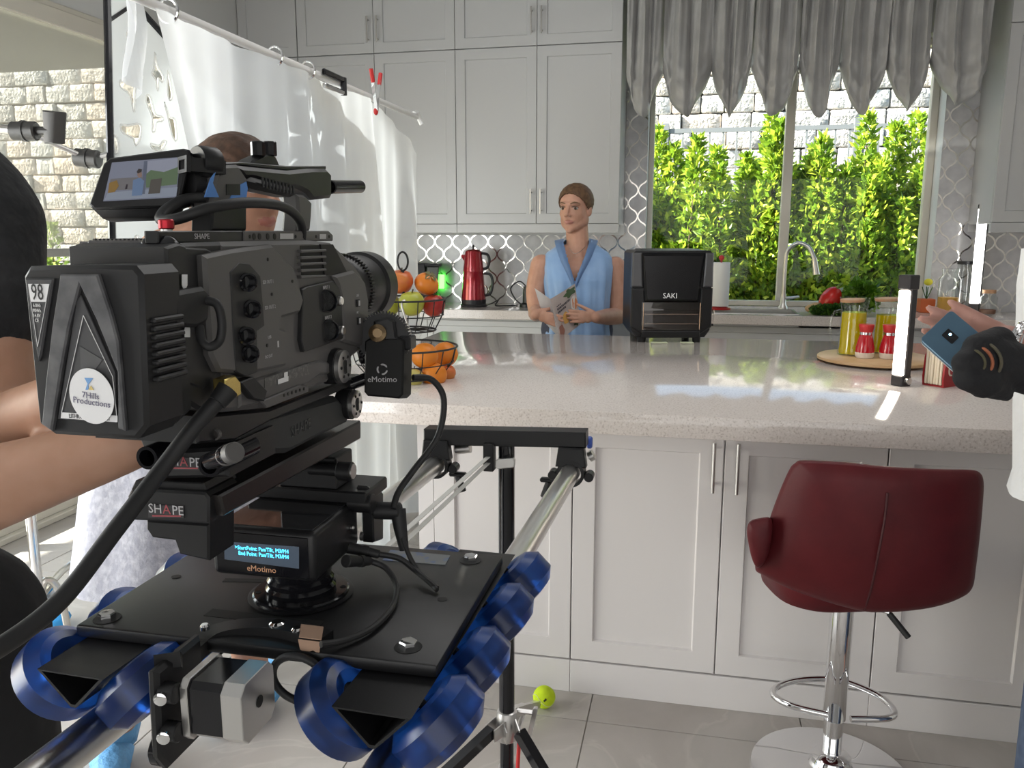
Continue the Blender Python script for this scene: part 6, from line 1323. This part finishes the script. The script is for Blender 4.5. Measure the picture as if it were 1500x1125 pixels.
wp = side_panel('cheese_wedge', [(382, 588), (440, 564), (452, 566), (453, 574), (392, 598)], M['grey_cam'], .006, .001)
for k_ in range(6): c = PX(416+k_*5.8, 579-k_*1.9, -.3838); bm = nb(); lathe(bm, [(0, 0), (.0017, 0), (.0017, .0004), (0, .0004)], c, (1, 0, 0), 10); obj('thread_hole', bm, M['recess'], wp)
bm = nb(); prism(bm, S([(352, 560), (372, 552), (392, 572), (388, 588), (372, 584)], -.380), (-.012, 0, 0), .001); obj('connector_flap', bm, M['rubber'], CAMO)
# top cheese plate
bm = nb(); prism(bm, S([(232, 338), (360, 338), (360, 356), (232, 356)], -.398), (-.012, 0, 0), .001); tpl = obj('top_plate', bm, M['satin'], CAMO)
bm = nb(); prism(bm, S([(358, 338), (482, 338), (488, 344), (488, 353), (358, 356)], -.3965), (-.103, 0, 0), .001); cpl = obj('cheese_plate', bm, M['grey_cam'], CAMO)
for px_ in (366, 372, 380, 392, 402, 433, 446, 463, 482): c = PX(px_, 346.5, -.3964); bm = nb(); lathe(bm, [(0, 0), (.0030 if px_ in (372, 380, 392, 402, 446) else .0018, 0), (.0030 if px_ in (372, 380, 392, 402, 446) else .0018, .0004), (0, .0004)], c, (1, 0, 0), 14); obj('thread_hole', bm, M['recess'], cpl)
bm = nb(); prism(bm, S([(410, 342), (429, 342), (429, 350), (410, 350)], -.3962), (.0006, 0, 0)); obj('maker_plate', bm, M['badge_grey'], cpl, 0); bm = nb(); prism(bm, S([(468, 343), (477, 343), (477, 350), (468, 350)], -.3962), (.0006, 0, 0)); obj('window_slot', bm, M['badge_grey'], cpl, 0)
text('plate_word', 'SHAPE', .0062, M['badge_grey'], PX(296, 346.5, -.3975), (0, 1, 0), UP, tpl, .0001, sx=1.25)
# rear box on the far side
bm = nb(); prism(bm, [PY(x, y, .60) for x, y in ((122, 362), (128, 352), (258, 352), (262, 392), (126, 398))], (0, .10, 0), .002); rb_ = obj('rear_box', bm, M['grey_cam'], CAMO)
for k_ in range(16): bm = nb(); x_ = 136+k_*6; prism(bm, [PY(x_, 349.5, .602), PY(x_+3, 349.5, .602), PY(x_+3, 352, .602), PY(x_, 352, .602)], (0, .095, 0)); obj('cooling_rib', bm, M['grey_cam'], rb_, 0)
c = PY(244, 336, .60); bm = nb(); cyl(bm, c+Vector((0, 0, -.012)), c+Vector((0, 0, -.0)), .0045, seg=14); o_ = obj('antenna_post', bm, M['silver'], CAMO); bm = nb(); cyl(bm, c+Vector((0, 0, -.0)), c+Vector((0, 0, .008)), .0062, seg=16, bev=.001); obj('red_knob', bm, mat('red_anodised', (.35, .02, .03), .3, .8), o_)
c = PY(232, 364, .575); bm = nb(); ell(bm, c+Vector((-.005, 0, 0)), (.010, .008, .010), 10, 8); ell(bm, c+Vector((.008, 0, 0)), (.010, .008, .010), 10, 8); obj('lock_knob', bm, M['gloss_black'], CAMO)
# mounting plate with plug
bm = nb(); prism(bm, S([(243, 362), (262, 356), (274, 360), (282, 600), (262, 620), (256, 600)], -.383), (-.085, 0, 0), .002); vpl = obj('battery_mount', bm, M['dark_cam'], CAMO)
bm = nb(); prism(bm, S([(256, 428), (300, 420), (310, 430), (307, 470), (290, 480), (258, 478)], -.372), (-.018, 0, 0), .003); obj('power_plug', bm, M['rubber'], CAMO)
for L in ([(266, 402), (274, 402), (274, 418), (270, 427), (266, 418)], [(270, 482), (274, 470), (278, 482), (278, 494), (270, 494)]): bm = nb(); prism(bm, S(L, -.3815), (.0004, 0, 0)); obj('white_arrow', bm, M['label_white'], vpl, 0)
# top handle with grip
XH = -.428
def Hs(L, X=XH): return [PX(x, y, X) for x, y in L]
bm = nb(); prism(bm, Hs([(320, 242), (350, 241), (364, 262), (361, 302), (312, 308), (310, 296)]), (-.020, 0, 0), .003); rp = obj('rear_post', bm, M['grey_cam'], CAMO)
bm = nb(); prism(bm, Hs([(346, 242), (385, 246), (424, 250), (456, 247), (480, 247), (487, 254), (487, 290), (460, 293), (452, 283), (438, 276), (410, 272), (372, 262), (360, 262)]), (-.020, 0, 0), .004); gb = obj('grip_bar', bm, M['satin'], CAMO)
bm = nb(); prism(bm, Hs([(365, 264), (374, 259), (434, 276), (440, 284), (430, 289), (372, 276)], XH+.004), (-.026, 0, 0), .005); obj('grip', bm, M['rubber'], CAMO)
for k_ in range(10): c = PX(384+k_*5, 267+k_*1.35, XH+.006); bm = nb(); tube(bm, [c+Vector((0, .001, .005)), c+Vector((.001, 0, -.005))], .0013, 6); obj('grip_rib', bm, M['rubber'], gb)
bm = nb(); prism(bm, Hs([(436, 284), (448, 286), (458, 296), (457, 318), (455, 339), (436, 339), (438, 312)]), (-.020, 0, 0), .003); obj('front_post', bm, M['grey_cam'], CAMO)
bm = nb(); prism(bm, Hs([(312, 306), (362, 302), (362, 338), (310, 338)]), (-.022, 0, 0), .002); obj('handle_foot', bm, M['satin'], CAMO)
c0, c1 = PX(484, 274, -.446), PX(527, 273.5, -.446); bm = nb(); lathe(bm, [(.0068, 0), (.0085, 0), (.0085, (c1-c0).length), (.0068, (c1-c0).length)], c0, (c1-c0), 26, closed=True); lathe(bm, [(0, .09*0+.02), (.0068, .02)], c0, (c1-c0), 20); obj('rod', bm, M['gloss_black'], CAMO)
bm = nb(); prism(bm, Hs([(312, 240), (352, 237), (420, 243), (478, 243), (478, 248), (420, 250), (350, 242)], XH-.006), (-.024, 0, 0), .001); obj('accessory_rail', bm, M['satin'], CAMO)
bm = nb(); prism(bm, Hs([(392, 225), (402, 226), (412, 244), (366, 242), (372, 234)], XH-.008), (-.018, 0, 0), .002); kb = obj('arm_mount', bm, M['satin'], CAMO)
for px_ in (378, 395): c = PX(px_, 216, XH-.012); bm = nb(); cyl(bm, c+Vector((0, 0, -.009)), c+Vector((0, 0, .006)), .0075, seg=9, bev=.001); obj('clamp_knob', bm, M['gloss_black'], kb)
for L in ([(316, 252), (309, 262), (300, 289), (321, 289), (312, 268)], [(361, 266), (349, 272), (338, 288), (336, 297), (360, 297), (363, 276)]): bm = nb(); prism(bm, Hs(L, XH+.0006), (-.001, 0, 0)); obj('blue_tape', bm, mat('blue_tape', (.10, .25, .60), .7), rp, 0)
bm = nb(); prism(bm, Hs([(332, 270), (352, 270), (352, 286), (332, 286)], XH+.0008), (-.001, 0, 0)); obj('grey_pad', bm, M['satin'], rp, 0)
# ================================================================== battery on the back
BAT = thing('camera_battery', 'black battery block with round white sticker on the back of the camera', 'battery', PY(120, 640, .53))
YB_ = .507
def Bq(L, Y=YB_): return [PY(x, y, Y) for x, y in L]
bm = nb(); prism(bm, Bq([(32, 405), (41, 390), (150, 388), (196, 389), (207, 402), (216, 625), (200, 644), (78, 637), (55, 621)]), (0, .046, 0), .003); obj('case', bm, mat('battery_black', (.013, .013, .014), .42, spec=.4), BAT)
M['worn'] = mat('worn_grey', (.105, .105, .11), .5, var=(55, (.055, .055, .06), .4, .65)); M['dkgrey'] = mat('battery_grey', (.045, .045, .048), .5)
bm = nb(); prism(bm, Bq([(87, 402), (142, 402), (160, 455), (172, 500), (177, 560), (183, 632), (172, 628), (171, 545), (140, 468), (116, 418), (100, 480), (88, 548), (75, 632), (60, 622), (66, 560), (75, 480)], YB_-.004), (0, .005, 0), .0012); obj('raised_band', bm, M['worn'], BAT)
bm = nb(); prism(bm, Bq([(36, 408), (78, 408), (60, 520), (56, 530), (50, 500)], YB_-.0025), (0, .004, 0), .001); lp_ = obj('corner_panel', bm, M['dkgrey'], BAT)
bm = nb(); prism(bm, Bq([(112, 440), (118, 432), (168, 546), (170, 620), (84, 614)], YB_-.002), (0, .004, 0), .0005); tl = obj('label_panel', bm, M['dkgrey'], BAT)
def flat(nm, L, m_, par, Y): bm = nb(); prism(bm, Bq(L, Y), (0, .0003, 0)); return obj(nm, bm, m_, par, 0)
for a, b in (((122, 462), (90, 605)), ((122, 462), (165, 552)), ((165, 552), (171, 610))): bm = nb(); tube(bm, [PY(*a, YB_-.0024), PY(*b, YB_-.0024)], .0003, 4); obj('white_line', bm, M['white_ink'], tl)
flat('facet', [(117, 507), (150, 527), (140, 541), (118, 540)], mat('facet', (.07, .07, .073), .5), tl, YB_-.0023)
ws = flat('white_strip', [(90, 604), (172, 609), (172, 618.5), (89, 612.5)], M['label_white'], tl, YB_-.0026)
M['ink'] = mat('black_ink', (.02, .02, .022), .6)
text('strip_words', 'LITHIUM ION BATTERY', .0046, M['ink'], PY(131, 611.3, YB_-.0028), PY(172, 614, YB_)-PY(89, 608.5, YB_), UP, ws, .0001, sx=.72)
wl_ = flat('white_corner', [(41, 416), (72, 416), (67.5, 442), (45, 442)], M['label_white'], lp_, YB_-.0028)
text('number', '98', .0165, M['ink'], PY(54.5, 429, YB_-.0032), (1, 0, 0), UP, wl_, .0001, sx=.62)
for k_, (tx, yy) in enumerate((('6.8Ah', 447.5), ('98Wh', 455), ('14.8V', 462.5), ('CE', 469.5))): text('small_print', tx, .0036, M['white_ink'], PY(54, yy, YB_-.0028), (1, 0, 0), UP, lp_, .0001, sx=.75)
for a, b in (((45, 442), (55, 508)), ((67.5, 442), (55, 508))): bm = nb(); tube(bm, [PY(*a, YB_-.0028), PY(*b, YB_-.0028)], .00025, 4); obj('white_line', bm, M['white_ink'], lp_)
cs, ru, rv = PY(134, 580.5, YB_-.0045), (PY(166.5, 585, YB_)-PY(134, 580.5, YB_)), (PY(131, 540, YB_)-PY(134, 580.5, YB_))
bm = nb(); vs_ = [cs+ru*math.cos(t)+rv*math.sin(t) for t in np.linspace(0, 2*PI, 44, endpoint=False)]; prism(bm, vs_, (0, .0004, 0)); stk = obj('sticker', bm, M['label_white'], BAT, 0)
purple = mat('sticker_ink', (.14, .13, .20), .6); dr = PY(161, 597, YB_)-PY(107, 589, YB_)
text('sticker_word', '7Hills', .0062, purple, PY(132.5, 580, YB_-.0048), dr, UP, stk, .0001); text('sticker_word', 'Productions', .0064, purple, PY(134, 589.5, YB_-.0048), dr, UP, stk, .0001, sx=.98)
flat('logo_blue', [(123.5, 553.5), (136, 554), (129, 564), (130, 571), (125, 571), (128, 562)], mat('logo_blue', (.16, .33, .62), .6), stk, YB_-.0049); flat('logo_yellow', [(133, 565), (137, 571.5), (129, 571)], mat('logo_yellow', (.62, .48, .18), .6), stk, YB_-.005)
xs_ = PY(212, 500, YB_).x
for k_ in range(8): bm = nb(); z_ = PX(222, 470+k_*12.5, xs_).z; box(bm, (xs_-.004, YB_+.008, z_-.002), (xs_+.0035, YB_+.044, z_+.002), .0012); obj('side_rib', bm, M['dark_cam'], BAT)
# ================================================================== lens
LX, LZ = -.462, 1.328
LENS = thing('camera_lens', 'black cinema lens with toothed focus ring on the front of the film camera', 'lens', (LX, 1.02, LZ-.05))
bm = nb(); lathe(bm, [(.040, .955), (.040, .985), (.046, .99), (.046, 1.015), (.044, 1.018)], (LX, 0, LZ), (0, 1, 0), 48); obj('mount_barrel', bm, M['satin'], LENS)
bm = nb(); lathe(bm, [(.044, 1.018), (.044, 1.036), (.045, 1.038), (.045, 1.10), (.049, 1.105), (.049, 1.135), (.042, 1.138)], (LX, 0, LZ), (0, 1, 0), 48); obj('front_barrel', bm, M['satin'], LENS)
bm = nb()
for k_ in range(64):
    a = 2*PI*k_/64; d = Vector((math.cos(a), 0, math.sin(a))); t_ = Vector((-math.sin(a), 0, math.cos(a))); c = Vector((LX, 1.040, LZ)); prism(bm, [c+d*.044+t_*.0015, c+d*.048+t_*.0008, c+d*.048-t_*.0008, c+d*.044-t_*.0015], (0, .012, 0))
gr = obj('gear_ring', bm, M['satin'], LENS, 0); gr['kind'] = 'stuff'
bm = nb(); lathe(bm, [(0, 1.125), (.041, 1.12)], (LX, 0, LZ), (0, 1, 0), 32); obj('front_glass', bm, M['gloss_black'], LENS)
# focus motor with its toothed wheel
DM = .985
def Mq(x, y, dd=0): return PD(x, y, DM+dd)
FM = thing('focus_motor', 'small black focus motor with toothed wheel beside the lens', 'motor', Mq(560, 580))
bm = nb(); prism(bm, [Mq(534, 500), Mq(540, 496), Mq(586, 495), Mq(592, 500), Mq(590, 578), Mq(584, 584), Mq(538, 580), Mq(533, 574)], _F*.036 + RT*.006, .002); hb = obj('housing', bm, mat('matt_black', (.006, .006, .006), .55, spec=.3), FM)
bm = nb(); prism(bm, [Mq(547, 470), Mq(568, 464), Mq(578, 470), Mq(581, 492), Mq(592, 500), Mq(546, 500)], _F*.034, .003); obj('gearbox', bm, M['satin'], FM)
gc = Mq(562, 496, .012); bm = nb(); lathe(bm, [(.010, -.004), (.030, -.004), (.0305, .004), (.010, .004)], gc, _F, 60, closed=True)
for k_ in range(56):
    a = 2*PI*k_/56; u_, v_ = RT, _U; d = u_*math.cos(a)+v_*math.sin(a); t_ = -u_*math.sin(a)+v_*math.cos(a); prism(bm, [gc+d*.030+t_*.0011-_F*.004, gc+d*.0335+t_*.0005-_F*.004, gc+d*.0335-t_*.0005-_F*.004, gc+d*.030-t_*.0011-_F*.004], _F*.008)
g_ = obj('toothed_wheel', bm, M['satin'], FM, 25); g_['kind'] = 'stuff'
bm = nb(); k0 = Mq(553, 488, -.006); lathe(bm, [(.009, 0), (.0105, .002), (.0105, .010), (.006, .012), (.0055, .009), (0, .009)], k0+_F*.008, -_F, 24); obj('brass_knob', bm, mat('bronze_knob', (.20, .14, .08), .3, .9), FM)
text('maker_word', 'eMotimo', .0096, M['badge_grey'], Mq(560, 556, -.0012), RT, _U, hb, .0001)
for a0 in (.4, 2.5, 4.6):
    bm = nb(); c = Mq(560, 541, -.001); tube(bm, [c+(RT*math.cos(a0+t)+_U*math.sin(a0+t))*.0058 for t in np.linspace(0, 1.5, 8)], [.0004]+[.0011]*6+[.0004], 6); obj('emblem_arc', bm, M['badge_grey'], hb)
bm = nb(); box(bm, Mq(592, 497, .014)+Vector((-.004, -.01, -.012)), Mq(606, 491, .014)+Vector((.0, .01, .0)), .002); obj('rod_clamp', bm, M['satin'], FM); bm = nb(); cyl(bm, Mq(527, 522, .02), Mq(536, 522, .02), .010, seg=18, bev=.002); obj('clamp_knob', bm, M['gloss_black'], FM)
bm = nb(); cyl(bm, Mq(505, 566, .02), Mq(540, 553, .02), .0075, seg=14); obj('support_rod', bm, M['gloss_black'], FM)
# ================================================================== monitor on its arm
DN = .735
def Nq(x, y, dd=0): return PD(x, y, DN+dd)
MON = thing('camera_monitor', 'small monitor showing the kitchen scene, mounted above the film camera', 'monitor', Nq(215, 320))
bm = nb(); prism(bm, [Nq(151, 240), Nq(160, 231), Nq(268, 217), Nq(276, 219), Nq(277, 226), Nq(262, 297), Nq(254, 303), Nq(138, 306), Nq(130, 299)], _F*.006, .0015); obj('bezel', bm, M['satin'], MON)
bm = nb(); prism(bm, [Nq(152, 242, .0055), Nq(276, 220, .0055), Nq(298, 240, .03), Nq(282, 296, .03), Nq(254, 303, .0055), Nq(132, 303, .0055)], _F*.016, .002); obj('back_shell', bm, M['satin'], MON)
bm = nb(); prism(bm, [Nq(133, 304, .004), Nq(258, 301, .004), Nq(248, 317, .01), Nq(150, 320, .01)], _F*.018, .001); obj('button_row', bm, M['dark_cam'], MON)
def scr(nm, L, col, dd, e=.24): bm = nb(); prism(bm, [Nq(x, y, dd) for x, y in L], _F*.0002); return obj(nm, bm, mat('screen_'+nm, tuple(c*.3 for c in col), .3, emit=col, estr=e), SCRN or MON, 0)
SCRN = None
bm = nb(); prism(bm, [Nq(x, y, -.0002) for x, y in ((164, 238), (264, 230), (258, 289), (151, 295))], _F*.0002); SCRN = obj('screen', bm, mat('screen_wall', (.1, .1, .12), .25, emit=(.22, .25, .34), estr=.24), MON, 0)
scr('backsplash', [(162, 262), (211, 259), (209, 277), (159, 279)], (.20, .19, .20), -.0005); scr('worktop', [(158, 282), (260, 274), (258, 287), (153, 293)], (.30, .34, .42), -.0006)
scr('hedge', [(213, 256), (221, 249), (240, 252), (262, 244), (259, 270), (214, 275)], (.13, .19, .11), -.0007); scr('sky', [(216, 236), (263, 231), (262, 246), (240, 253), (221, 250), (214, 254)], (.34, .36, .45), -.0006)
scr('mullion', [(211, 236), (216, 236), (212, 284), (207, 284)], (.13, .15, .21), -.0008); scr('dress', [(195, 264), (205, 260), (211, 265), (208, 286), (193, 287)], (.16, .24, .40), -.0009); scr('face', [(202, 250), (207, 249), (208, 258), (204, 261), (201, 257)], (.30, .20, .17), -.0010); scr('hair', [(200, 252), (203, 247), (208, 248), (207, 252), (202, 254)], (.05, .04, .04), -.0011)
scr('fruit', [(160, 268), (171, 264), (174, 272), (168, 281), (158, 283)], (.30, .18, .05), -.0009); scr('fryer', [(221, 263), (237, 261), (234, 283), (217, 284)], (.10, .09, .08), -.0010); scr('kettle', [(185, 270), (187, 270), (186, 277), (183, 277)], (.04, .03, .04), -.0010)
bm = nb(); box(bm, (0, 0, 0), (1, 1, 1)); bm.free()
a_, b_ = Nq(266, 241, -.004), Nq(325, 247, .03); ax = (b_-a_).normalized(); u_ = _U; v_ = ax.cross(u_).normalized(); hw = .0062
def sq(p, h): return [p+u_*h+v_*h, p+u_*h-v_*h, p-u_*h-v_*h, p-u_*h+v_*h]
bm = nb(); ringloft(bm, [sq(a_+ax*.012, hw*.7), sq(a_, hw*.7), sq(a_, hw*1.2), sq(a_+ax*.004, hw*1.2), sq(a_+ax*.005, hw), sq(b_, hw)], True, True); obj('square_arm', bm, M['satin'], MON, 0)
c = Nq(302, 238, .022); bm = nb(); lathe(bm, [(.0135, -.010), (.0145, -.008), (.0145, .008), (.0135, .010)], c, ax, 28); obj('arm_clamp', bm, M['satin'], MON)
c = Nq(290, 270, .025); bm = nb(); lathe(bm, [(.006, -.012), (.013, -.010), (.013, .0), (.010, .004), (.010, .012)], c, ax, 24); obj('pivot', bm, M['rubber'], MON)
bm = nb(); tube(bm, smooth_path([c, Nq(285, 292, .03), Nq(300, 312, .04), Nq(310, 326, .05)], 4), .006, 10); obj('support_arm', bm, M['satin'], MON)
# ================================================================== cables
def cable(nm, label, pts, r, m_=None): bm = nb(); tube(bm, smooth_path(pts, 7), r, 10); return tag(obj(nm, bm, m_ or M['rubber'], None, 80), label, 'cable')
cable('monitor_cable', 'black cable looping from the monitor over the camera handle side', [PD(300, 289, .745), PD(270, 292, .735), PD(243, 308, .715), PD(236, 322, .70), PD(262, 320, .69), PD(310, 304, .70), PD(365, 297, .74), PD(415, 303, .80), PD(440, 325, .85), PD(441, 360, .868), PD(432, 395, .865)], .0048)
cable('power_cable', 'short black cable looping down from the plug behind the battery', [PX(300, 440, -.374), PX(318, 446, -.364), PX(325, 472, -.360), PX(322, 498, -.362), PX(308, 508, -.366), PX(296, 500, -.372), PX(292, 478, -.376)], .0036)
T = thing('video_cable', 'thick black cable with gold connector crossing the lower left foreground', 'cable', PD(60, 900, .52))
bm = nb(); tube(bm, smooth_path([PD(324, 582, .665), PD(285, 625, .655), PD(235, 690, .64), PD(170, 775, .61), PD(90, 878, .57), PD(0, 948, .53), PD(-90, 990, .50)], 8), .0066, 14); obj('lead', bm, M['rubber'], T)
bm = nb(); cyl(bm, PD(318, 590, .662), PD(334, 570, .668), .0075, .009, seg=14); obj('strain_relief', bm, M['rubber'], T)
gx = [PX(x, y, -.372) for x, y in ((330, 556), (345, 550), (353, 560), (354, 578), (338, 588), (331, 574))]; bm = nb(); prism(bm, gx, (-.012, 0, 0), .001); obj('gold_connector', bm, mat('gold', (.62, .48, .16), .25, 1), T)
cable('motor_cable', 'thin black cable curving from the focus motor down to the pan head', [Mq(605, 553, .02), PD(632, 556, 1.02), PD(650, 585, 1.03), PD(641, 640, 1.03), PD(605, 690, 1.02), PD(584, 720, 1.01), PD(576, 745, 1.0)], .0040)
T = thing('control_cables', 'pair of black plugs and leads from the pan head lying on the dolly plate', 'cable', PZ(520, 840, ZP))
for p0, p1, path in (((500, 800), (556, 812), [(556, 812, 1.017), (585, 818, 1.010), (608, 835, .995), (630, 853, .989), (640, 862, .985)]), ((506, 822), (542, 822), [(542, 822, 1.012), (566, 833, 1.004), (581, 860, .990), (574, 890, .986), (545, 920, .986), (505, 938, .987), (470, 944, .992)])):
    bm = nb(); a_, b_ = PZ(*p0, 1.028), PZ(*p1, path[0][2]); cyl(bm, a_, b_, .0075, .0052, seg=14, bev=.001); cyl(bm, a_.lerp(b_, .55), a_.lerp(b_, .7), .0072, seg=14); obj('plug', bm, M['rubber'], T)
    bm = nb(); tube(bm, smooth_path([PZ(*q) for q in path], 6), .0036, 10); obj('lead', bm, M['rubber'], T)
cable('handle_lead', 'thin black lead running from the lever handle on to the dolly plate', [PX(590, 788, -.338), PZ(600, 815, 1.01), PZ(614, 838, .992), PZ(640, 864, .985)], .0030)
bm = nb(); c = PY(441, 992, .722); tube(bm, [Vector((c.x+.0295*math.cos(t), .718-.004*math.sin(t), c.z+.0275*math.sin(t))) for t in np.linspace(0, 2*PI, 40, endpoint=False)], .0042, 10, closed=True); tag(obj('cable_loop', bm, M['rubber'], None, 80), 'ring of black cable hanging below the brown tape at the plate edge', 'cable')
# ================================================================== bar stool
M['leather'] = mat('burgundy_leather', (.085, .008, .011), .5, var=(14, (.070, .006, .009), .4, .7), bump=(160, .25, .001), spec=.3)
sc_ = Vector((.405, 2.09, 0))
STOOL = thing('bar_stool', 'burgundy leather bar stool on a chrome column in front of the island', 'bar stool', sc_)
bm = nb(); lathe(bm, [(.200, 0), (.204, .004), (.200, .010), (.10, .022), (.055, .034), (.046, .048)], sc_, UP, 60); obj('base_plate', bm, M['chrome'], STOOL)
bm = nb(); lathe(bm, [(.046, .034), (.050, .042), (.046, .052), (.050, .060), (.034, .070)], sc_, UP, 40); obj('base_collar', bm, M['chrome'], STOOL)
zs = PY(1235, 895, 2.09).z
bm = nb(); cyl(bm, sc_+UP*.06, sc_+UP*.22, .024, seg=32); obj('piston', bm, M['chrome'], STOOL)
bm = nb(); lathe(bm, [(.0275, .165), (.0285, .167), (.0285, zs+.02), (.027, zs+.02)], sc_, UP, 36); obj('column', bm, M['chrome'], STOOL)
fr_ = []
fq = [PY(1214, 1046, 2.03), PY(1160, 1035, 1.99), PY(1133, 1018, 2.00), PY(1146, 1003, 2.10), PY(1190, 995, 2.20), PY(1240, 1000, 2.22), PY(1290, 1020, 2.16), PY(1310, 1040, 2.06), PY(1300, 1052, 1.98), PY(1250, 1053, 2.02)]
zf = .222
Lf = [PZ(x, y, zf) for x, y in ((1213, 1047), (1160, 1034), (1133, 1018), (1142, 1004), (1180, 995), (1232, 997), (1285, 1018), (1309, 1040), (1300, 1052), (1246, 1053))]
bm = nb(); tube(bm, smooth_path(Lf, 7), .0085, 12); obj('footrest', bm, M['chrome'], STOOL); 
l0_ = PY(1302, 898, 2.02); bm = nb(); cyl(bm, Vector((sc_.x+.02, 2.04, l0_.z+.01)), l0_, .004, seg=8); lv = obj('lift_lever', bm, M['chrome'], STOOL); bm = nb(); cyl(bm, l0_, PY(1331, 934, 2.0), .0075, seg=12, bev=.001); obj('lever_grip', bm, M['rubber'], lv)
# shell: padded back turned towards the viewer, seat reaching away to the left
fwd = Vector((-.30, .954, 0)).normalized(); rgt = Vector((fwd.y, -fwd.x, 0))
def corner(x, y, Y): return PY(x, y, Y)
Yk = 1.90
outer = [(1155, 690), (1165, 678), (1178, 674), (1240, 677), (1300, 683), (1370, 687), (1420, 688), (1436, 693), (1441, 707), (1440, 735), (1436, 780), (1430, 830), (1424, 862), (1405, 877), (1370, 889), (1330, 895), (1290, 897), (1262, 895), (1215, 883), (1160, 864), (1118, 843), (1106, 830), (1118, 790), (1136, 735)]
cen = PY(1275, 790, Yk)
def bowed(x, y, inset=0, dy=0):
    x, y = 1275+(x-1275)*(1-inset), 786+(y-786)*(1-inset); u = (x-1275)/165; v = (y-786)/111
    Y = Yk + .085*u*u*1.0 - .03*max(0, v)*0 + .06*max(0, v)**2*(1 if v > 0 else 0) + dy
    return PY(x, y, Y)
rings = []
OUT = smooth_path([(x, y, 0) for x, y in outer], 4, True)
for ins, dy in ((.30, .060), (.06, .062), (.015, .052), (.0, .034), (.0, .016), (.015, .003), (.05, -.005), (.30, -.010), (.62, -.012)):
    rings.append([bowed(p.x, p.y, ins, dy) for p in OUT])
bm = nb(); ringloft(bm, rings, True, True); bk = obj('backrest', bm, M['leather'], STOOL, 60)
bm = nb(); tube(bm, smooth_path([bowed(1300, 722, 0, -.012), bowed(1296, 760, 0, -.0135), bowed(1287, 810, 0, -.0135), bowed(1276, 862, 0, -.009), bowed(1266, 893, 0, .0)], 5), .0030, 6); obj('back_seam', bm, mat('seam_dark', (.045, .006, .008), .6), bk)
seat = []
for t, w0, zz, th in ((0, .135, .0, .0), (.02, .16, -.004, 0), (.25, .178, .004, 0), (.6, .178, .004, 0), (.88, .168, .006, 0), (.98, .150, .012, 0), (1.0, .12, .012, 0)): pass
zseat = zs+.055
bm = nb(); so = Vector((.40, 2.13, .015)); 
def se(a, k): ca, sa = math.cos(a), math.sin(a); q = 1/(abs(ca)**3.2+abs(sa)**3.2)**(1/3.2); return so + rgt*(.185*k*ca*q) + fwd*(.025+.15*k*sa*q)
ringloft(bm, [[se(a, k)+UP*(zz+ (.05*max(0, (abs(math.cos(a))**3)) if zz > zs+.03 else 0)) for a in np.linspace(0, 2*PI, 48, endpoint=False)] for k, zz in ((.40, zs-.005), (.72, zs+.002), (.93, zs+.020), (1.0, zs+.045), (1.0, zs+.075), (.96, zs+.092), (.84, zs+.094), (.6, zs+.088), (.3, zs+.085))], True, True); obj('seat', bm, M['leather'], STOOL, 60)
w3 = PY(1095, 775, 2.13); bm = nb()
arm_o = smooth_path([(x, y, 0) for x, y in ((1130, 760), (1112, 759), (1098, 764), (1094, 778), (1097, 800), (1102, 820), (1110, 832), (1122, 820), (1130, 790))], 3, True)
ringloft(bm, [[PY(1114+(p.x-1114)*k, 795+(p.y-795)*k, Yk+dy) for p in arm_o] for k, dy in ((.6, .02), (.95, .028), (1.0, .05), (1.0, .15), (.9, .21), (.5, .22))], True, True); obj('side_wing', bm, M['leather'], STOOL, 60)
bpy.data.scenes.remove(TMP)
